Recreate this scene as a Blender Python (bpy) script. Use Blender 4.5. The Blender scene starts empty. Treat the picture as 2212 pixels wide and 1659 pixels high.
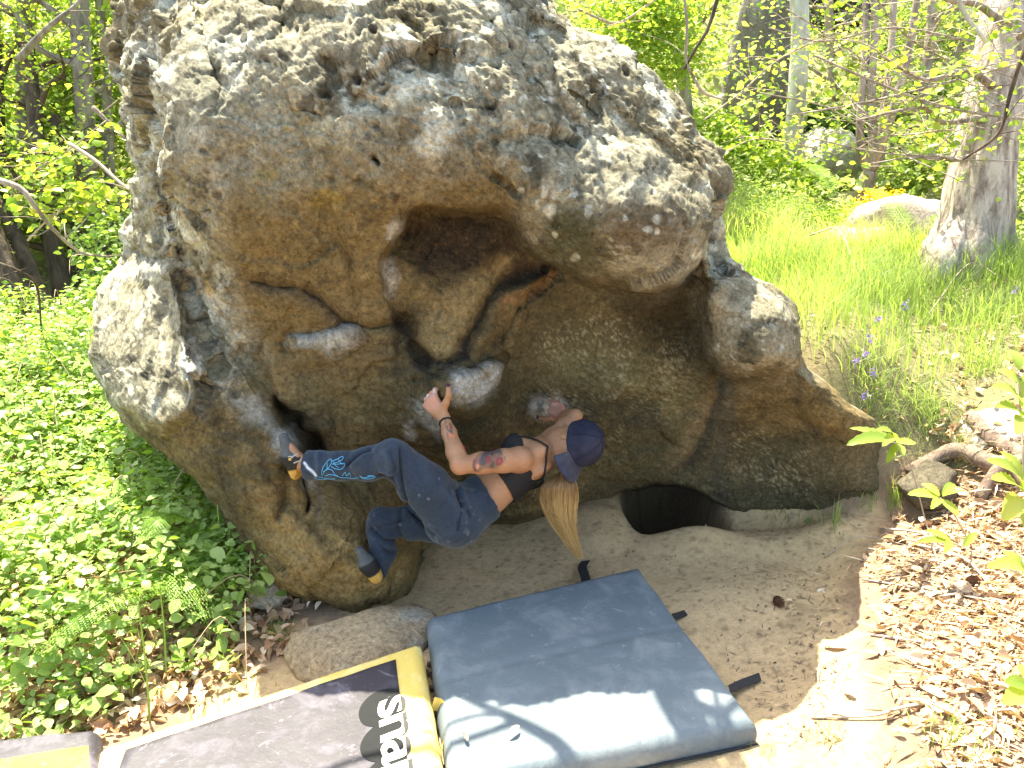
import bpy, math, random
import numpy as np
from mathutils import Vector

random.seed(7)
rng = np.random.default_rng(11)
scene = bpy.context.scene
COL = scene.collection
S = 1.12                      # metres per authored unit
H = 1.8 * S                   # camera height
PITCH = math.radians(18.0)
FPX = 1720.0                  # focal length in working pixels (2212 wide)

# ---------------------------------------------------------------- camera, sky, sun
cam_d = bpy.data.cameras.new('camera')
cam_d.lens = 28.0
cam_d.sensor_width = 36.0
cam_d.clip_start = 0.05
cam_d.clip_end = 400.0
cam = bpy.data.objects.new('camera', cam_d)
COL.objects.link(cam)
cam.location = (0, 0, H)
cam.rotation_euler = (math.pi / 2 - PITCH, 0, 0)
scene.camera = cam

SUN = Vector((-0.23, 0.385, 1.0)).normalized()      # towards the sun
world = bpy.data.worlds.new('World')
scene.world = world
world.use_nodes = True
wn = world.node_tree
wn.nodes.clear()
wo = wn.nodes.new('ShaderNodeOutputWorld')
wb = wn.nodes.new('ShaderNodeBackground')
ws = wn.nodes.new('ShaderNodeTexSky')
ws.sky_type = 'NISHITA'
ws.sun_disc = False
ws.sun_elevation = math.asin(SUN.z)
ws.sun_rotation = math.atan2(SUN.x, SUN.y)
ws.dust_density = 2.5
ws.ozone_density = 0.6
wb.inputs['Strength'].default_value = 0.15
wn.links.new(ws.outputs[0], wb.inputs[0])
wn.links.new(wb.outputs[0], wo.inputs[0])
sun_d = bpy.data.lights.new('sun', 'SUN')
sun_d.energy = 5.0
sun_d.angle = math.radians(0.5)
sun_d.color = (1.0, 0.95, 0.86)
sun = bpy.data.objects.new('sun', sun_d)
COL.objects.link(sun)
sun.rotation_euler = (-SUN).to_track_quat('-Z', 'Y').to_euler()
sun.location = (0, 0, 20)
vs = scene.view_settings
vs.view_transform = 'Standard'
vs.look = 'None'
vs.gamma = 1.0
vs.use_curve_mapping = False
vs.exposure = 2.18
vs.use_white_balance = True
vs.white_balance_temperature = 7200
vs.white_balance_tint = 0
scene.cycles.max_bounces = 8
scene.cycles.diffuse_bounces = 5
scene.cycles.transmission_bounces = 4
scene.cycles.transparent_max_bounces = 8

# ---------------------------------------------------------------- projection helpers
CT, ST = math.cos(PITCH), math.sin(PITCH)
def ray(px, py):
    a = (np.asarray(px, float) - 1106.0) / FPX
    b = (829.5 - np.asarray(py, float)) / FPX
    return a, CT + b * ST, -ST + b * CT
def P(px, py, Y):
    """world point seen at photo position px,py at world distance Y in front of the viewer"""
    dx, dy, dz = ray(px, py)
    t = np.asarray(Y, float) / dy
    return np.stack(np.broadcast_arrays(dx * t, dy * t, H + dz * t), -1)
def A(px, py, Y):
    return P(px, py, np.asarray(Y, float) * S)
def G(px, py, z=0.0):
    dx, dy, dz = ray(px, py)
    t = (z - H) / dz
    return np.stack(np.broadcast_arrays(dx * t, dy * t, z + 0 * dx), -1)
def proj(V):
    V = np.asarray(V, float)
    x = V[..., 0]; y = V[..., 1]; z = V[..., 2] - H
    f = y * CT - z * ST
    u = y * ST + z * CT
    return 1106.0 + FPX * x / f, 829.5 - FPX * u / f

# ---------------------------------------------------------------- numpy noise
def _hash(ix, iy, iz, seed):
    h = (ix.astype(np.int64) * 374761393 + iy.astype(np.int64) * 668265263 + iz.astype(np.int64) * 2147483647 + seed * 1274126177) & 0xFFFFFFFF
    h = ((h ^ (h >> 13)) * 1274126177) & 0xFFFFFFFF
    h = ((h ^ (h >> 16)) * 2246822519) & 0xFFFFFFFF
    return ((h ^ (h >> 15)) & 0xFFFFFF) / float(0xFFFFFF)
def vnoise(p, freq=1.0, seed=0):
    q = np.asarray(p, float) * freq
    i = np.floor(q).astype(np.int64)
    f = q - i
    f = f * f * f * (f * (f * 6 - 15) + 10)
    r = 0
    for a in (0, 1):
        wx = f[..., 0] if a else 1 - f[..., 0]
        for b in (0, 1):
            wy = f[..., 1] if b else 1 - f[..., 1]
            for c in (0, 1):
                wz = f[..., 2] if c else 1 - f[..., 2]
                r = r + wx * wy * wz * _hash(i[..., 0] + a, i[..., 1] + b, i[..., 2] + c, seed)
    return r * 2 - 1
def fbm(p, freq=1.0, octs=4, seed=0, gain=0.5):
    r = 0; a = 1.0; s = 0
    for k in range(octs):
        r = r + a * vnoise(p, freq * 2.03 ** k, seed + k * 17)
        s += a; a *= gain
    return r / s
def worley(p, freq, seed=0):
    q = np.asarray(p, float) * freq
    i = np.floor(q).astype(np.int64)
    best = np.full(q.shape[:-1], 9.0)
    for a in (-1, 0, 1):
        for b in (-1, 0, 1):
            for c in (-1, 0, 1):
                cx, cy, cz = i[..., 0] + a, i[..., 1] + b, i[..., 2] + c
                d = (cx + _hash(cx, cy, cz, seed) - q[..., 0]) ** 2 + (cy + _hash(cx, cy, cz, seed + 5) - q[..., 1]) ** 2 + (cz + _hash(cx, cy, cz, seed + 9) - q[..., 2]) ** 2
                best = np.minimum(best, d)
    return np.sqrt(best)
def facets(p, freq, seed=0):
    q = np.asarray(p, float) * freq
    i = np.floor(q).astype(np.int64)
    best = np.full(q.shape[:-1], 9.0); val = np.zeros(q.shape[:-1])
    for a in (-1, 0, 1):
        for b in (-1, 0, 1):
            for c in (-1, 0, 1):
                cx, cy, cz = i[..., 0] + a, i[..., 1] + b, i[..., 2] + c
                ox = cx + _hash(cx, cy, cz, seed) - q[..., 0]; oy = cy + _hash(cx, cy, cz, seed + 5) - q[..., 1]; oz = cz + _hash(cx, cy, cz, seed + 9) - q[..., 2]
                d = ox ** 2 + oy ** 2 + oz ** 2
                v = (ox * (_hash(cx, cy, cz, seed + 21) - 0.5) + oy * (_hash(cx, cy, cz, seed + 22) - 0.5) + oz * (_hash(cx, cy, cz, seed + 23) - 0.5)) * 2 + (_hash(cx, cy, cz, seed + 24) - 0.5) * 0.6
                val = np.where(d < best, v, val); best = np.minimum(best, d)
    return val
def sstep(a, b, x):
    t = np.clip((x - a) / (b - a), 0, 1)
    return t * t * (3 - 2 * t)
def pdist(x, y, poly, closed=True):
    """signed distance to a polygon (negative inside) or unsigned to a polyline, in photo pixels"""
    poly = np.asarray(poly, float)
    n = len(poly)
    d = np.full(np.shape(x), 1e9)
    ins = np.zeros(np.shape(x), bool)
    for k in range(n if closed else n - 1):
        ax, ay = poly[k]; bx, by = poly[(k + 1) % n]
        ex, ey = bx - ax, by - ay
        wx, wy = x - ax, y - ay
        t = np.clip((wx * ex + wy * ey) / (ex * ex + ey * ey + 1e-9), 0, 1)
        d = np.minimum(d, (wx - ex * t) ** 2 + (wy - ey * t) ** 2)
        if closed:
            c = (ay > y) != (by > y)
            with np.errstate(divide='ignore', invalid='ignore'):
                xi = ax + (y - ay) * ex / (ey if ey != 0 else 1e-9)
            ins ^= c & (x < xi)
    d = np.sqrt(d)
    return np.where(ins, -d, d) if closed else d
def tps(pts, vals):
    pts = np.asarray(pts, float); n = len(pts)
    def U(r2): return 0.5 * r2 * np.log(r2 + 1e-9)
    K = U(((pts[:, None] - pts[None]) ** 2).sum(-1)) + np.eye(n) * 1e-4
    Pm = np.hstack([np.ones((n, 1)), pts])
    M = np.zeros((n + 3, n + 3)); M[:n, :n] = K; M[:n, n:] = Pm; M[n:, :n] = Pm.T
    w = np.linalg.solve(M, np.concatenate([np.asarray(vals, float), np.zeros(3)]))
    def f(x, y):
        r = w[n] + w[n + 1] * x + w[n + 2] * y
        for k in range(n):
            r = r + w[k] * U((x - pts[k, 0]) ** 2 + (y - pts[k, 1]) ** 2)
        return r
    return f

# ---------------------------------------------------------------- object helpers
def tag(o, label=None, cat=None, group=None, kind=None):
    if label: o['label'] = label
    if cat: o['category'] = cat
    if group: o['group'] = group
    if kind: o['kind'] = kind
    return o
def new_mesh(name, V, F, mat=None, smooth=True, attrs=None):
    V = np.asarray(V, np.float32).reshape(-1, 3)
    me = bpy.data.meshes.new(name)
    if isinstance(F, np.ndarray):
        Fs = [F]
    else:
        Fs = [np.asarray(f, np.int32) for f in F if len(f)] if len(F) and isinstance(F[0], np.ndarray) else None
    if Fs is None:
        me.from_pydata(V.tolist(), [], [tuple(int(i) for i in f) for f in F])
    else:
        me.vertices.add(len(V)); me.vertices.foreach_set('co', V.ravel())
        nl = sum(f.size for f in Fs); nf = sum(len(f) for f in Fs)
        me.loops.add(nl); me.polygons.add(nf)
        me.loops.foreach_set('vertex_index', np.concatenate([f.ravel() for f in Fs]).astype(np.int32))
        tot = np.concatenate([np.full(len(f), f.shape[1], np.int32) for f in Fs])
        st = np.concatenate([[0], np.cumsum(tot)[:-1]]).astype(np.int32)
        me.polygons.foreach_set('loop_start', st)
        me.update(calc_edges=True)
    if smooth is not None:
        me.polygons.foreach_set('use_smooth', np.full(len(me.polygons), bool(smooth)))
    for k, v in (attrs or {}).items():
        v = np.asarray(v, np.float32)
        if v.ndim == 1:
            at = me.attributes.new(k, 'FLOAT', 'POINT'); at.data.foreach_set('value', v)
        else:
            at = me.attributes.new(k, 'FLOAT_COLOR', 'POINT')
            if v.shape[1] == 3: v = np.hstack([v, np.ones((len(v), 1), np.float32)])
            at.data.foreach_set('color', v.ravel())
    me.validate()
    me.update()
    if mat: me.materials.append(mat)
    return me
def obj(name, V, F, mat, parent=None, smooth=True, attrs=None, label=None, cat=None, group=None, kind=None):
    V = np.asarray(V, float).reshape(-1, 3)
    if parent is not None:
        o0 = parent
        off = np.zeros(3)
        while o0 is not None:
            off = off + np.array(o0.location); o0 = o0.parent
        V = V - off
    else:
        lo = V.min(0); hi = V.max(0)
        off = np.array([(lo[0] + hi[0]) / 2, (lo[1] + hi[1]) / 2, lo[2]])
        V = V - off
    me = new_mesh(name, V, F, mat, smooth, attrs)
    o = bpy.data.objects.new(name, me); COL.objects.link(o)
    if parent is not None: o.parent = parent
    else: o.location = off
    return tag(o, label, cat, group, kind)
def thing(name, loc, label, cat, group=None):
    o = bpy.data.objects.new(name, None); COL.objects.link(o)
    o.empty_display_size = 0.1
    o.location = tuple(float(v) for v in loc)
    return tag(o, label, cat, group)
class MB:
    """collects several shapes into one mesh"""
    def __init__(s): s.V = []; s.F = []; s.n = 0; s.A = []
    def add(s, V, F, a=None):
        V = np.asarray(V, float).reshape(-1, 3)
        s.V.append(V)
        for f in F: s.F.append(tuple(int(i) + s.n for i in f))
        s.n += len(V)
        s.A.append(np.full(len(V), 0.5 if a is None else a))
        return s
    def build(s, name, mat, parent=None, smooth=True, **kw):
        return obj(name, np.concatenate(s.V), s.F, mat, parent, smooth, attrs={'rnd': np.concatenate(s.A)}, **kw)
def tube(pts, rad, n=8, cap=True, twist=0.0, rough=0.0, seed=0):
    pts = np.asarray(pts, float); m = len(pts)
    rad = np.full(m, rad) if np.isscalar(rad) else np.asarray(rad, float)
    T = np.gradient(pts, axis=0); T /= np.linalg.norm(T, axis=1)[:, None] + 1e-12
    ref = np.array([0.0, 0, 1]) if abs(T[0][2]) < 0.9 else np.array([1.0, 0, 0])
    u = np.cross(T[0], ref); u /= np.linalg.norm(u)
    V = []
    r = np.random.default_rng(seed)
    for i in range(m):
        u = u - T[i] * np.dot(u, T[i]); u /= np.linalg.norm(u) + 1e-12
        w = np.cross(T[i], u)
        a = np.arange(n) * 2 * math.pi / n + twist * i
        rr = rad[i] * (1 + rough * r.uniform(-1, 1, n))
        V.append(pts[i] + (np.cos(a) * rr)[:, None] * u + (np.sin(a) * rr)[:, None] * w)
    V = np.concatenate(V)
    F = []
    for i in range(m - 1):
        for j in range(n):
            k = (j + 1) % n
            F.append((i * n + j, i * n + k, (i + 1) * n + k, (i + 1) * n + j))
    if cap:
        F.append(tuple(range(n))[::-1]); F.append(tuple((m - 1) * n + j for j in range(n)))
    return V, F
def spline(pts, n):
    """Catmull-Rom through points, n samples per span"""
    p = np.asarray(pts, float)
    if len(p) < 3:
        t = np.linspace(0, 1, n * (len(p) - 1) + 1)[:, None]
        return p[0] * (1 - t) + p[-1] * t
    q = np.vstack([2 * p[0] - p[1], p, 2 * p[-1] - p[-2]])
    out = []
    for i in range(1, len(q) - 2):
        t = np.linspace(0, 1, n, endpoint=False)[:, None]
        a, b, c, d = q[i - 1], q[i], q[i + 1], q[i + 2]
        out.append(0.5 * (2 * b + (c - a) * t + (2 * a - 5 * b + 4 * c - d) * t ** 2 + (3 * b - a - 3 * c + d) * t ** 3))
    out.append(q[-2][None])
    return np.concatenate(out)
def tuber(pts, r0, r1, n=7, sp=4, rough=0.0, seed=0):
    s = spline(pts, sp)
    return tube(s, np.linspace(r0, r1, len(s)), n, rough=rough, seed=seed)

# ---------------------------------------------------------------- materials
def mat_base(name, rough=0.8, spec=0.3):
    m = bpy.data.materials.new(name); m.use_nodes = True
    nt = m.node_tree; b = nt.nodes['Principled BSDF']
    b.inputs['Roughness'].default_value = rough
    b.inputs['Specular IOR Level'].default_value = spec
    return m, nt, b
def N(nt, t, **kw):
    n = nt.nodes.new(t)
    for k, v in kw.items():
        if hasattr(n, k): setattr(n, k, v)
        else: n.inputs[k].default_value = v
    return n
def mixc(nt, fac, a, b, mode='MIX'):
    n = nt.nodes.new('ShaderNodeMix'); n.data_type = 'RGBA'; n.blend_type = mode
    for sock, v in ((n.inputs[0], fac), (n.inputs[6], a), (n.inputs[7], b)):
        if isinstance(v, (int, float)): sock.default_value = v
        elif isinstance(v, tuple): sock.default_value = v if len(v) == 4 else (*v, 1)
        else: nt.links.new(v, sock)
    return n.outputs[2]
def noise(nt, scale, detail=4, rough=0.6, dist=0.0, coord='Object'):
    tc = nt.nodes.new('ShaderNodeTexCoord')
    n = N(nt, 'ShaderNodeTexNoise'); n.inputs['Scale'].default_value = scale
    n.inputs['Detail'].default_value = detail; n.inputs['Roughness'].default_value = rough
    n.inputs['Distortion'].default_value = dist
    nt.links.new(tc.outputs[coord], n.inputs['Vector'])
    return n.outputs['Fac']
def ramp(nt, f, stops):
    r = nt.nodes.new('ShaderNodeValToRGB'); e = r.color_ramp.elements
    while len(e) < len(stops): e.new(0.5)
    for k, (p, c) in enumerate(stops):
        e[k].position = p; e[k].color = (c, c, c, 1) if isinstance(c, (int, float)) else (*c, 1)
    nt.links.new(f, r.inputs[0])
    return r.outputs[0]
def attr(nt, name, out='Color'):
    a = nt.nodes.new('ShaderNodeAttribute'); a.attribute_name = name
    return a.outputs[out]
def bump(nt, b, h, strength, dist):
    n = nt.nodes.new('ShaderNodeBump'); n.inputs['Strength'].default_value = strength
    n.inputs['Distance'].default_value = dist
    nt.links.new(h, n.inputs['Height']); nt.links.new(n.outputs[0], b.inputs['Normal'])
def math2(nt, op, a, b):
    n = nt.nodes.new('ShaderNodeMath'); n.operation = op
    for s, v in ((n.inputs[0], a), (n.inputs[1], b)):
        if isinstance(v, (int, float)): s.default_value = v
        else: nt.links.new(v, s)
    return n.outputs[0]

def rock_mat(name, fine=1.0):
    m, nt, b = mat_base(name, 0.92, 0.2)
    c = attr(nt, 'tint')
    f1 = noise(nt, 55, 6, 0.72)
    v1 = ramp(nt, f1, [(0.28, 0.40), (0.5, 0.98), (0.72, 1.45)])
    c = mixc(nt, 1.0, c, v1, 'MULTIPLY')
    f3 = noise(nt, 26, 8, 0.78, 0.6)
    c = mixc(nt, 0.85, c, ramp(nt, f3, [(0.34, 0.42), (0.44, 0.95), (0.56, 1.05), (0.64, 1.55)]), 'MULTIPLY')
    f4 = noise(nt, 95, 4, 0.75)
    c = mixc(nt, ramp(nt, f4, [(0.64, 0.0), (0.70, 0.45)]), c, (0.50, 0.46, 0.36))
    f2 = noise(nt, 160, 3, 0.7)
    sp = ramp(nt, f2, [(0.30, 0.35), (0.40, 1.0), (0.62, 1.0), (0.72, 1.5)])
    c = mixc(nt, 0.8, c, sp, 'MULTIPLY')
    nt.links.new(c, b.inputs['Base Color'])
    h = math2(nt, 'ADD', math2(nt, 'ADD', f1, f3), math2(nt, 'MULTIPLY', f2, 0.5))
    bump(nt, b, h, 0.85 * fine, 0.014)
    return m
def simple_mat(name, col, rough=0.8, var=0.25, scale=20, bstr=0.2, bdist=0.003, spec=0.3, col2=None):
    m, nt, b = mat_base(name, rough, spec)
    f = noise(nt, scale, 5, 0.65)
    v = ramp(nt, f, [(0.3, 1 - var), (0.7, 1 + var)])
    c = mixc(nt, 1.0, col, v, 'MULTIPLY')
    if col2:
        f3 = noise(nt, scale * 0.3, 3)
        c = mixc(nt, ramp(nt, f3, [(0.42, 0.0), (0.6, 1.0)]), c, col2)
    nt.links.new(c, b.inputs['Base Color'])
    bump(nt, b, noise(nt, scale * 3, 4), bstr, bdist)
    return m
def leaf_mat(name, c1, c2, trans=0.45, c3=None):
    m = bpy.data.materials.new(name); m.use_nodes = True
    nt = m.node_tree; nt.nodes.clear()
    out = nt.nodes.new('ShaderNodeOutputMaterial')
    r = attr(nt, 'rnd', 'Fac')
    st = [(0.0, c1), (0.8, c2)] + ([(1.0, c3)] if c3 else [])
    c = ramp(nt, r, st)
    p = nt.nodes.new('ShaderNodeBsdfPrincipled'); p.inputs['Roughness'].default_value = 0.38
    p.inputs['Specular IOR Level'].default_value = 0.3
    t = nt.nodes.new('ShaderNodeBsdfTranslucent')
    mx = nt.nodes.new('ShaderNodeMixShader'); mx.inputs[0].default_value = trans
    nt.links.new(c, p.inputs['Base Color'])
    c2b = mixc(nt, 1.0, c, (1.25, 1.35, 0.55), 'MULTIPLY')
    nt.links.new(c2b, t.inputs['Color'])
    nt.links.new(p.outputs[0], mx.inputs[1]); nt.links.new(t.outputs[0], mx.inputs[2])
    nt.links.new(mx.outputs[0], out.inputs['Surface'])
    return m

# ================================================================ TERRAIN
_tc = []
def tc(x, y, z): _tc.append((x, y, z))
def tcp(px, py, Y):
    p = A(px, py, Y); tc(*p)
for x, y in ((-0.6, 2.6), (0, 1.6), (0.6, 2.4), (1.2, 2.6), (0.3, 3.2), (1.0, 3.6), (-0.3, 3.3), (0, 0.6), (-0.9, 3.0), (1.5, 3.3)):
    tc(x, y, 0.0)
for x, y, Y in ((1925, 1097, 3.32), (1750, 1103, 3.42), (1600, 1106, 3.50), (1800, 1150, 3.2), (1900, 1150, 3.13), (2000, 1150, 3.08)):
    tcp(x, y, Y)
for x, y in ((1700, 1250), (1550, 1200), (1400, 1400)):
    _g = G(x, y, 0.01); tc(*_g)
tc(-1.5, 1.6, -0.02); tc(-1.6, 2.6, -0.1); tc(-2.6, 3.4, -0.12); tc(-1.6, 3.6, -0.05); tc(-3.6, 5.2, 0.0); tc(-4.6, 7.2, 0.3)
tc(-1.8, 5.0, 0.1); tc(-3.5, 9.5, 1.0); tc(-6.5, 11, 1.6); tc(-4, 2.2, -0.1); tc(-7, 5, 0.2)
tc(-6, 16, 4.2); tc(0, 16, 4.4); tc(-12, 16, 4.0)
tc(0.5, 5.2, 0.45); tc(0.5, 8, 1.3)
tcp(2212, 1659, 1.80); tcp(1950, 1500, 2.08); tcp(2212, 1300, 2.48); tcp(1930, 1250, 2.75); tcp(2000, 1110, 3.25); tcp(2212, 1110, 2.98)
tcp(1960, 930, 3.50); tcp(2080, 930, 3.45); tcp(2212, 930, 3.30)
tcp(1800, 800, 3.65); tcp(2000, 780, 3.85); tcp(2212, 780, 3.75)
tcp(1700, 640, 4.6); tcp(1950, 640, 4.8); tcp(2212, 640, 4.7)
tcp(1700, 545, 6.2); tcp(2000, 545, 6.1); tcp(2300, 545, 6.0)
tcp(1600, 400, 8.2); tcp(1950, 420, 8.0); tcp(2400, 430, 8.0)
tcp(1700, 150, 11); tcp(2300, 150, 11); tcp(1500, -60, 14.5); tcp(2300, -60, 14.5)
tc(4.2, 2.2, 0.5); tc(5.5, 4.0, 1.0); tc(9, 8, 2.5); tc(12, 16, 6)
_T = np.array(_tc)
_tf = tps(_T[:, :2], _T[:, 2])
def hgt(x, y):
    x = np.asarray(x, float); y = np.asarray(y, float)
    cx = np.clip(x, -14, 14); cy = np.clip(y, -1, 19)
    z = _tf(cx, cy) + np.maximum(y - 19, 0) * 0.25 + np.maximum(np.abs(x) - 14, 0) * 0.05
    p = np.stack([x, y, 0 * x], -1)
    far = sstep(4, 9, np.hypot(x, y - 1))
    bank = sstep(1.35, 2.1, x) + sstep(-1.0, -1.8, x)
    z = z + fbm(p, 1.1, 4, 3) * (0.02 + 0.28 * far + 0.05 * bank) + fbm(p, 9, 3, 5) * (0.006 + 0.012 * bank)
    # sand shapes in front of the boulder
    def g(px, py, rx, ry, hh, pw=1.0):
        c = G(px, py, 0.0)
        d = ((x - c[0]) / rx) ** 2 + ((y - c[1]) / ry) ** 2
        return hh * np.exp(-d ** pw)
    z = z + g(1660, 1165, 0.50, 0.14, 0.085, 1.6) + g(1480, 1185, 0.22, 0.10, 0.035, 1.5) + g(1290, 1145, 0.17, 0.22, 0.07, 1.5)
    z = z + g(1540, 1300, 0.25, 0.3, 0.02) - g(1500, 1240, 0.3, 0.12, 0.02)
    hol = g(1450, 1090, 0.24, 0.5, 1.0, 3.0) * sstep(3.60, 3.72, y)
    z = z - 0.9 * hol
    return z
def on(px, py, it=14):
    """terrain point seen at a photo position"""
    dx, dy, dz = ray(px, py)
    t = np.linspace(1.2, 32, 1400)
    X = dx * t; Y = dy * t; Z = H + dz * t
    h = hgt(X, Y)
    k = np.argmax(Z < h)
    if not (Z < h).any(): k = len(t) - 1
    return np.array([X[k], Y[k], h[k]])
def gx(a, b, n, dens):      # spacing denser near the middle of the place
    return np.linspace(a, b, n)
xs = np.concatenate([np.linspace(-60, -16, 12)[:-1], np.linspace(-16, -3, 70)[:-1], np.linspace(-3, 3.2, 400)[:-1], np.linspace(3.2, 16, 70)[:-1], np.linspace(16, 60, 12)])
ys = np.concatenate([np.linspace(-12, 0.8, 16)[:-1], np.linspace(0.8, 4.6, 260)[:-1], np.linspace(4.6, 10, 90)[:-1], np.linspace(10, 22, 60)[:-1], np.linspace(22, 90, 14)])
XX, YY = np.meshgrid(xs, ys)
ZZ = hgt(XX, YY)
tp = np.stack([XX, YY, ZZ], -1).reshape(-1, 3)
pxy = proj(tp)
n1 = fbm(tp * [1, 1, 0], 2.2, 4, 21); n2 = fbm(tp * [1, 1, 0], 14, 3, 22)
front = tp[:, 1] > 0.6
ppx, ppy = pxy
inview = front & (ppy < 2400) & (ppy > -400)
sandpoly = [(380, 1659), (460, 1500), (640, 1440), (640, 1380), (860, 1240), (1000, 1130), (1300, 1060), (1560, 1090), (1900, 1095), (1910, 1150), (1860, 1190), (1835, 1260), (1820, 1400), (1860, 1560), (1900, 1700), (1950, 2300), (-400, 2300), (100, 1800)]
sd = pdist(ppx, ppy, sandpoly)
sand = np.where(front, sstep(28, -28, sd + n1 * 55 + n2 * 30), 0.0)
grassw = np.where(front, sstep(0.2, 0.5, tp[:, 2] + n1 * 0.2) * sstep(1.2, 1.8, tp[:, 0]), 0)
cs = np.array([0.50, 0.35, 0.20]); cl = np.array([0.25, 0.165, 0.11]); cg = np.array([0.13, 0.14, 0.06])
colr = cl[None] * (1 + 0.35 * n2)[:, None]
colr = colr * (1 - grassw[:, None] * 0.7) + cg * grassw[:, None] * 0.7
farw = sstep(4.5, 8, tp[:, 1])[:, None]
colr = colr * (1 - farw) + np.array([0.24, 0.23, 0.12]) * (1 + 0.4 * n2)[:, None] * farw
cso = cs[None] * (1 + 0.13 * n1)[:, None] * (1 + 0.10 * n2)[:, None]
speck = sstep(0.33, 0.5, fbm(tp * [1, 1, 0], 38, 3, 29))[:, None]
cso = cso * (1 - 0.35 * speck)
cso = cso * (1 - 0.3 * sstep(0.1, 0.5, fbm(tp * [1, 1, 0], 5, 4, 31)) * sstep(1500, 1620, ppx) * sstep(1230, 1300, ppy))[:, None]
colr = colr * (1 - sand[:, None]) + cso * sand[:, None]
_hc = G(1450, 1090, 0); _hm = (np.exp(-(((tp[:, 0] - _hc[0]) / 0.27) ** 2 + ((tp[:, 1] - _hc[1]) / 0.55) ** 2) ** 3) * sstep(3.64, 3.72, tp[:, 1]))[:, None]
colr = colr * (1 - _hm) + np.array([0.05, 0.035, 0.025]) * _hm  # ground in the hole painted dark to deepen its shade
ny, nx = XX.shape
idx = np.arange(ny * nx).reshape(ny, nx)
TF = np.stack([idx[:-1, :-1], idx[:-1, 1:], idx[1:, 1:], idx[1:, :-1]], -1).reshape(-1, 4)
gm, nt, b = mat_base('ground_material', 0.95, 0.15)
c = attr(nt, 'tint')
g1 = noise(nt, 40, 6, 0.7); g2 = noise(nt, 240, 2, 0.6)
c = mixc(nt, 1.0, c, ramp(nt, g1, [(0.3, 0.78), (0.5, 1.0), (0.7, 1.15)]), 'MULTIPLY')
c = mixc(nt, 0.7, c, ramp(nt, g2, [(0.3, 0.6), (0.45, 1.0), (0.7, 1.1)]), 'MULTIPLY')
nt.links.new(c, b.inputs['Base Color'])
bump(nt, b, math2(nt, 'ADD', g1, math2(nt, 'MULTIPLY', g2, 0.3)), 0.6, 0.02)
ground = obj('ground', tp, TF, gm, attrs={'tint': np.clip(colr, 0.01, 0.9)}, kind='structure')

# ================================================================ BOULDER
_bp = [(700,-250,3.9),(400,-250,4.0),(1000,-250,4.0),(300,-100,3.6),(600,-100,3.3),(1000,-100,3.3),(1200,-100,3.65),
(260,0,3.7),(330,0,3.3),(470,0,3.05),(700,0,2.98),(1000,0,3.0),(1200,0,3.35),
(235,130,3.75),(345,200,3.0),(480,150,2.83),(700,150,2.79),(1000,150,2.80),(1300,150,3.03),(1400,180,3.15),
(295,350,3.5),(360,350,2.93),(500,350,2.76),(750,350,2.72),(1000,330,2.70),(1300,330,2.78),(1450,330,2.92),(1550,380,3.15),
(280,500,3.65),(405,500,2.95),(520,530,2.80),(750,500,2.80),(900,430,2.75),(1200,450,2.66),(1400,480,2.62),(1500,480,2.76),(1560,500,3.2),
(620,650,2.90),(800,620,2.88),(450,640,3.02),(300,600,3.55),(200,700,3.55),(300,740,3.3),(420,780,2.98),(530,760,2.96),
(1420,600,2.78),(1250,580,2.8),(1000,560,2.95),(1000,700,2.97),(950,780,2.90),
(1250,700,3.15),(1450,700,3.22),(1350,850,3.2),(1500,900,3.35),(1720,720,3.13),(1620,830,3.22),(1650,900,3.38),(1850,950,3.32),
(1920,1000,3.45),(1900,1060,3.36),(1750,1050,3.38),(1600,1080,3.48),(1250,1000,3.35),(1100,900,3.17),(1400,1030,3.45),
(700,700,2.94),(700,850,2.98),(890,850,2.90),(935,855,2.82),(1000,830,2.90),(1190,880,3.25),(618,965,2.72),(1640,615,3.25),(1650,775,3.04),(1690,690,3.10),(850,1000,3.07),(950,1100,3.25),(1150,1100,3.3),
(300,900,3.1),(380,920,2.92),(520,950,2.76),(600,950,2.75),(600,1100,2.68),(500,1130,2.76),(450,1080,2.85),(640,1230,2.60),(545,1230,2.82),
(760,1250,2.58),(780,1310,2.65),(880,1220,2.78),(720,1100,2.76),(800,1100,2.86),(700,980,2.95),
(1000,1200,3.3),(1300,1150,3.65),(1600,1150,3.6),(1900,1150,3.5),(900,1330,2.95),(700,1330,2.72)]
_bp = np.array(_bp, float)
_bf = tps(_bp[:, :2] / 1000.0, _bp[:, 2] * S)
SL = np.array([(-285,560),(-270,470),(-230,390),(-150,310),(-60,265),(0,252),(60,240),(100,230),(150,235),(220,252),(300,272),(400,288),(480,280),(560,264),(580,252),(600,226),(640,203),(700,188),(760,192),(800,205),(850,238),(900,275),(950,328),(1000,385),(1050,440),(1100,470),(1150,500),(1200,530),(1240,545),(1265,590),(1290,660),(1315,720),(1360,780),(1400,820)], float)
SR = np.array([(-285,860),(-270,960),(-230,1060),(-150,1130),(-60,1180),(0,1215),(60,1270),(120,1350),(170,1420),(250,1480),(330,1543),(400,1560),(480,1560),(560,1578),(595,1612),(620,1670),(645,1702),(690,1730),(740,1737),(770,1730),(800,1752),(830,1790),(880,1850),(905,1890),(940,1912),(1000,1922),(1060,1926),(1095,1918),(1130,1860),(1170,1700),(1215,1500),(1300,1000),(1400,900)], float)
NV, NS, NB = 440, 620, 80
rowy = np.linspace(-285, 1400, NV)
xl = np.interp(rowy, SL[:, 0], SL[:, 1]); xr = np.interp(rowy, SR[:, 0], SR[:, 1])
nz = lambda y, s: fbm(np.stack([y * 0, y * 0 + s, y / 100.0], -1), 3.0, 4, 2)
xl = xl + nz(rowy, 1.3) * 12; xr = xr + nz(rowy, 7.7) * 12
s = np.linspace(0, 1, NS)
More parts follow.
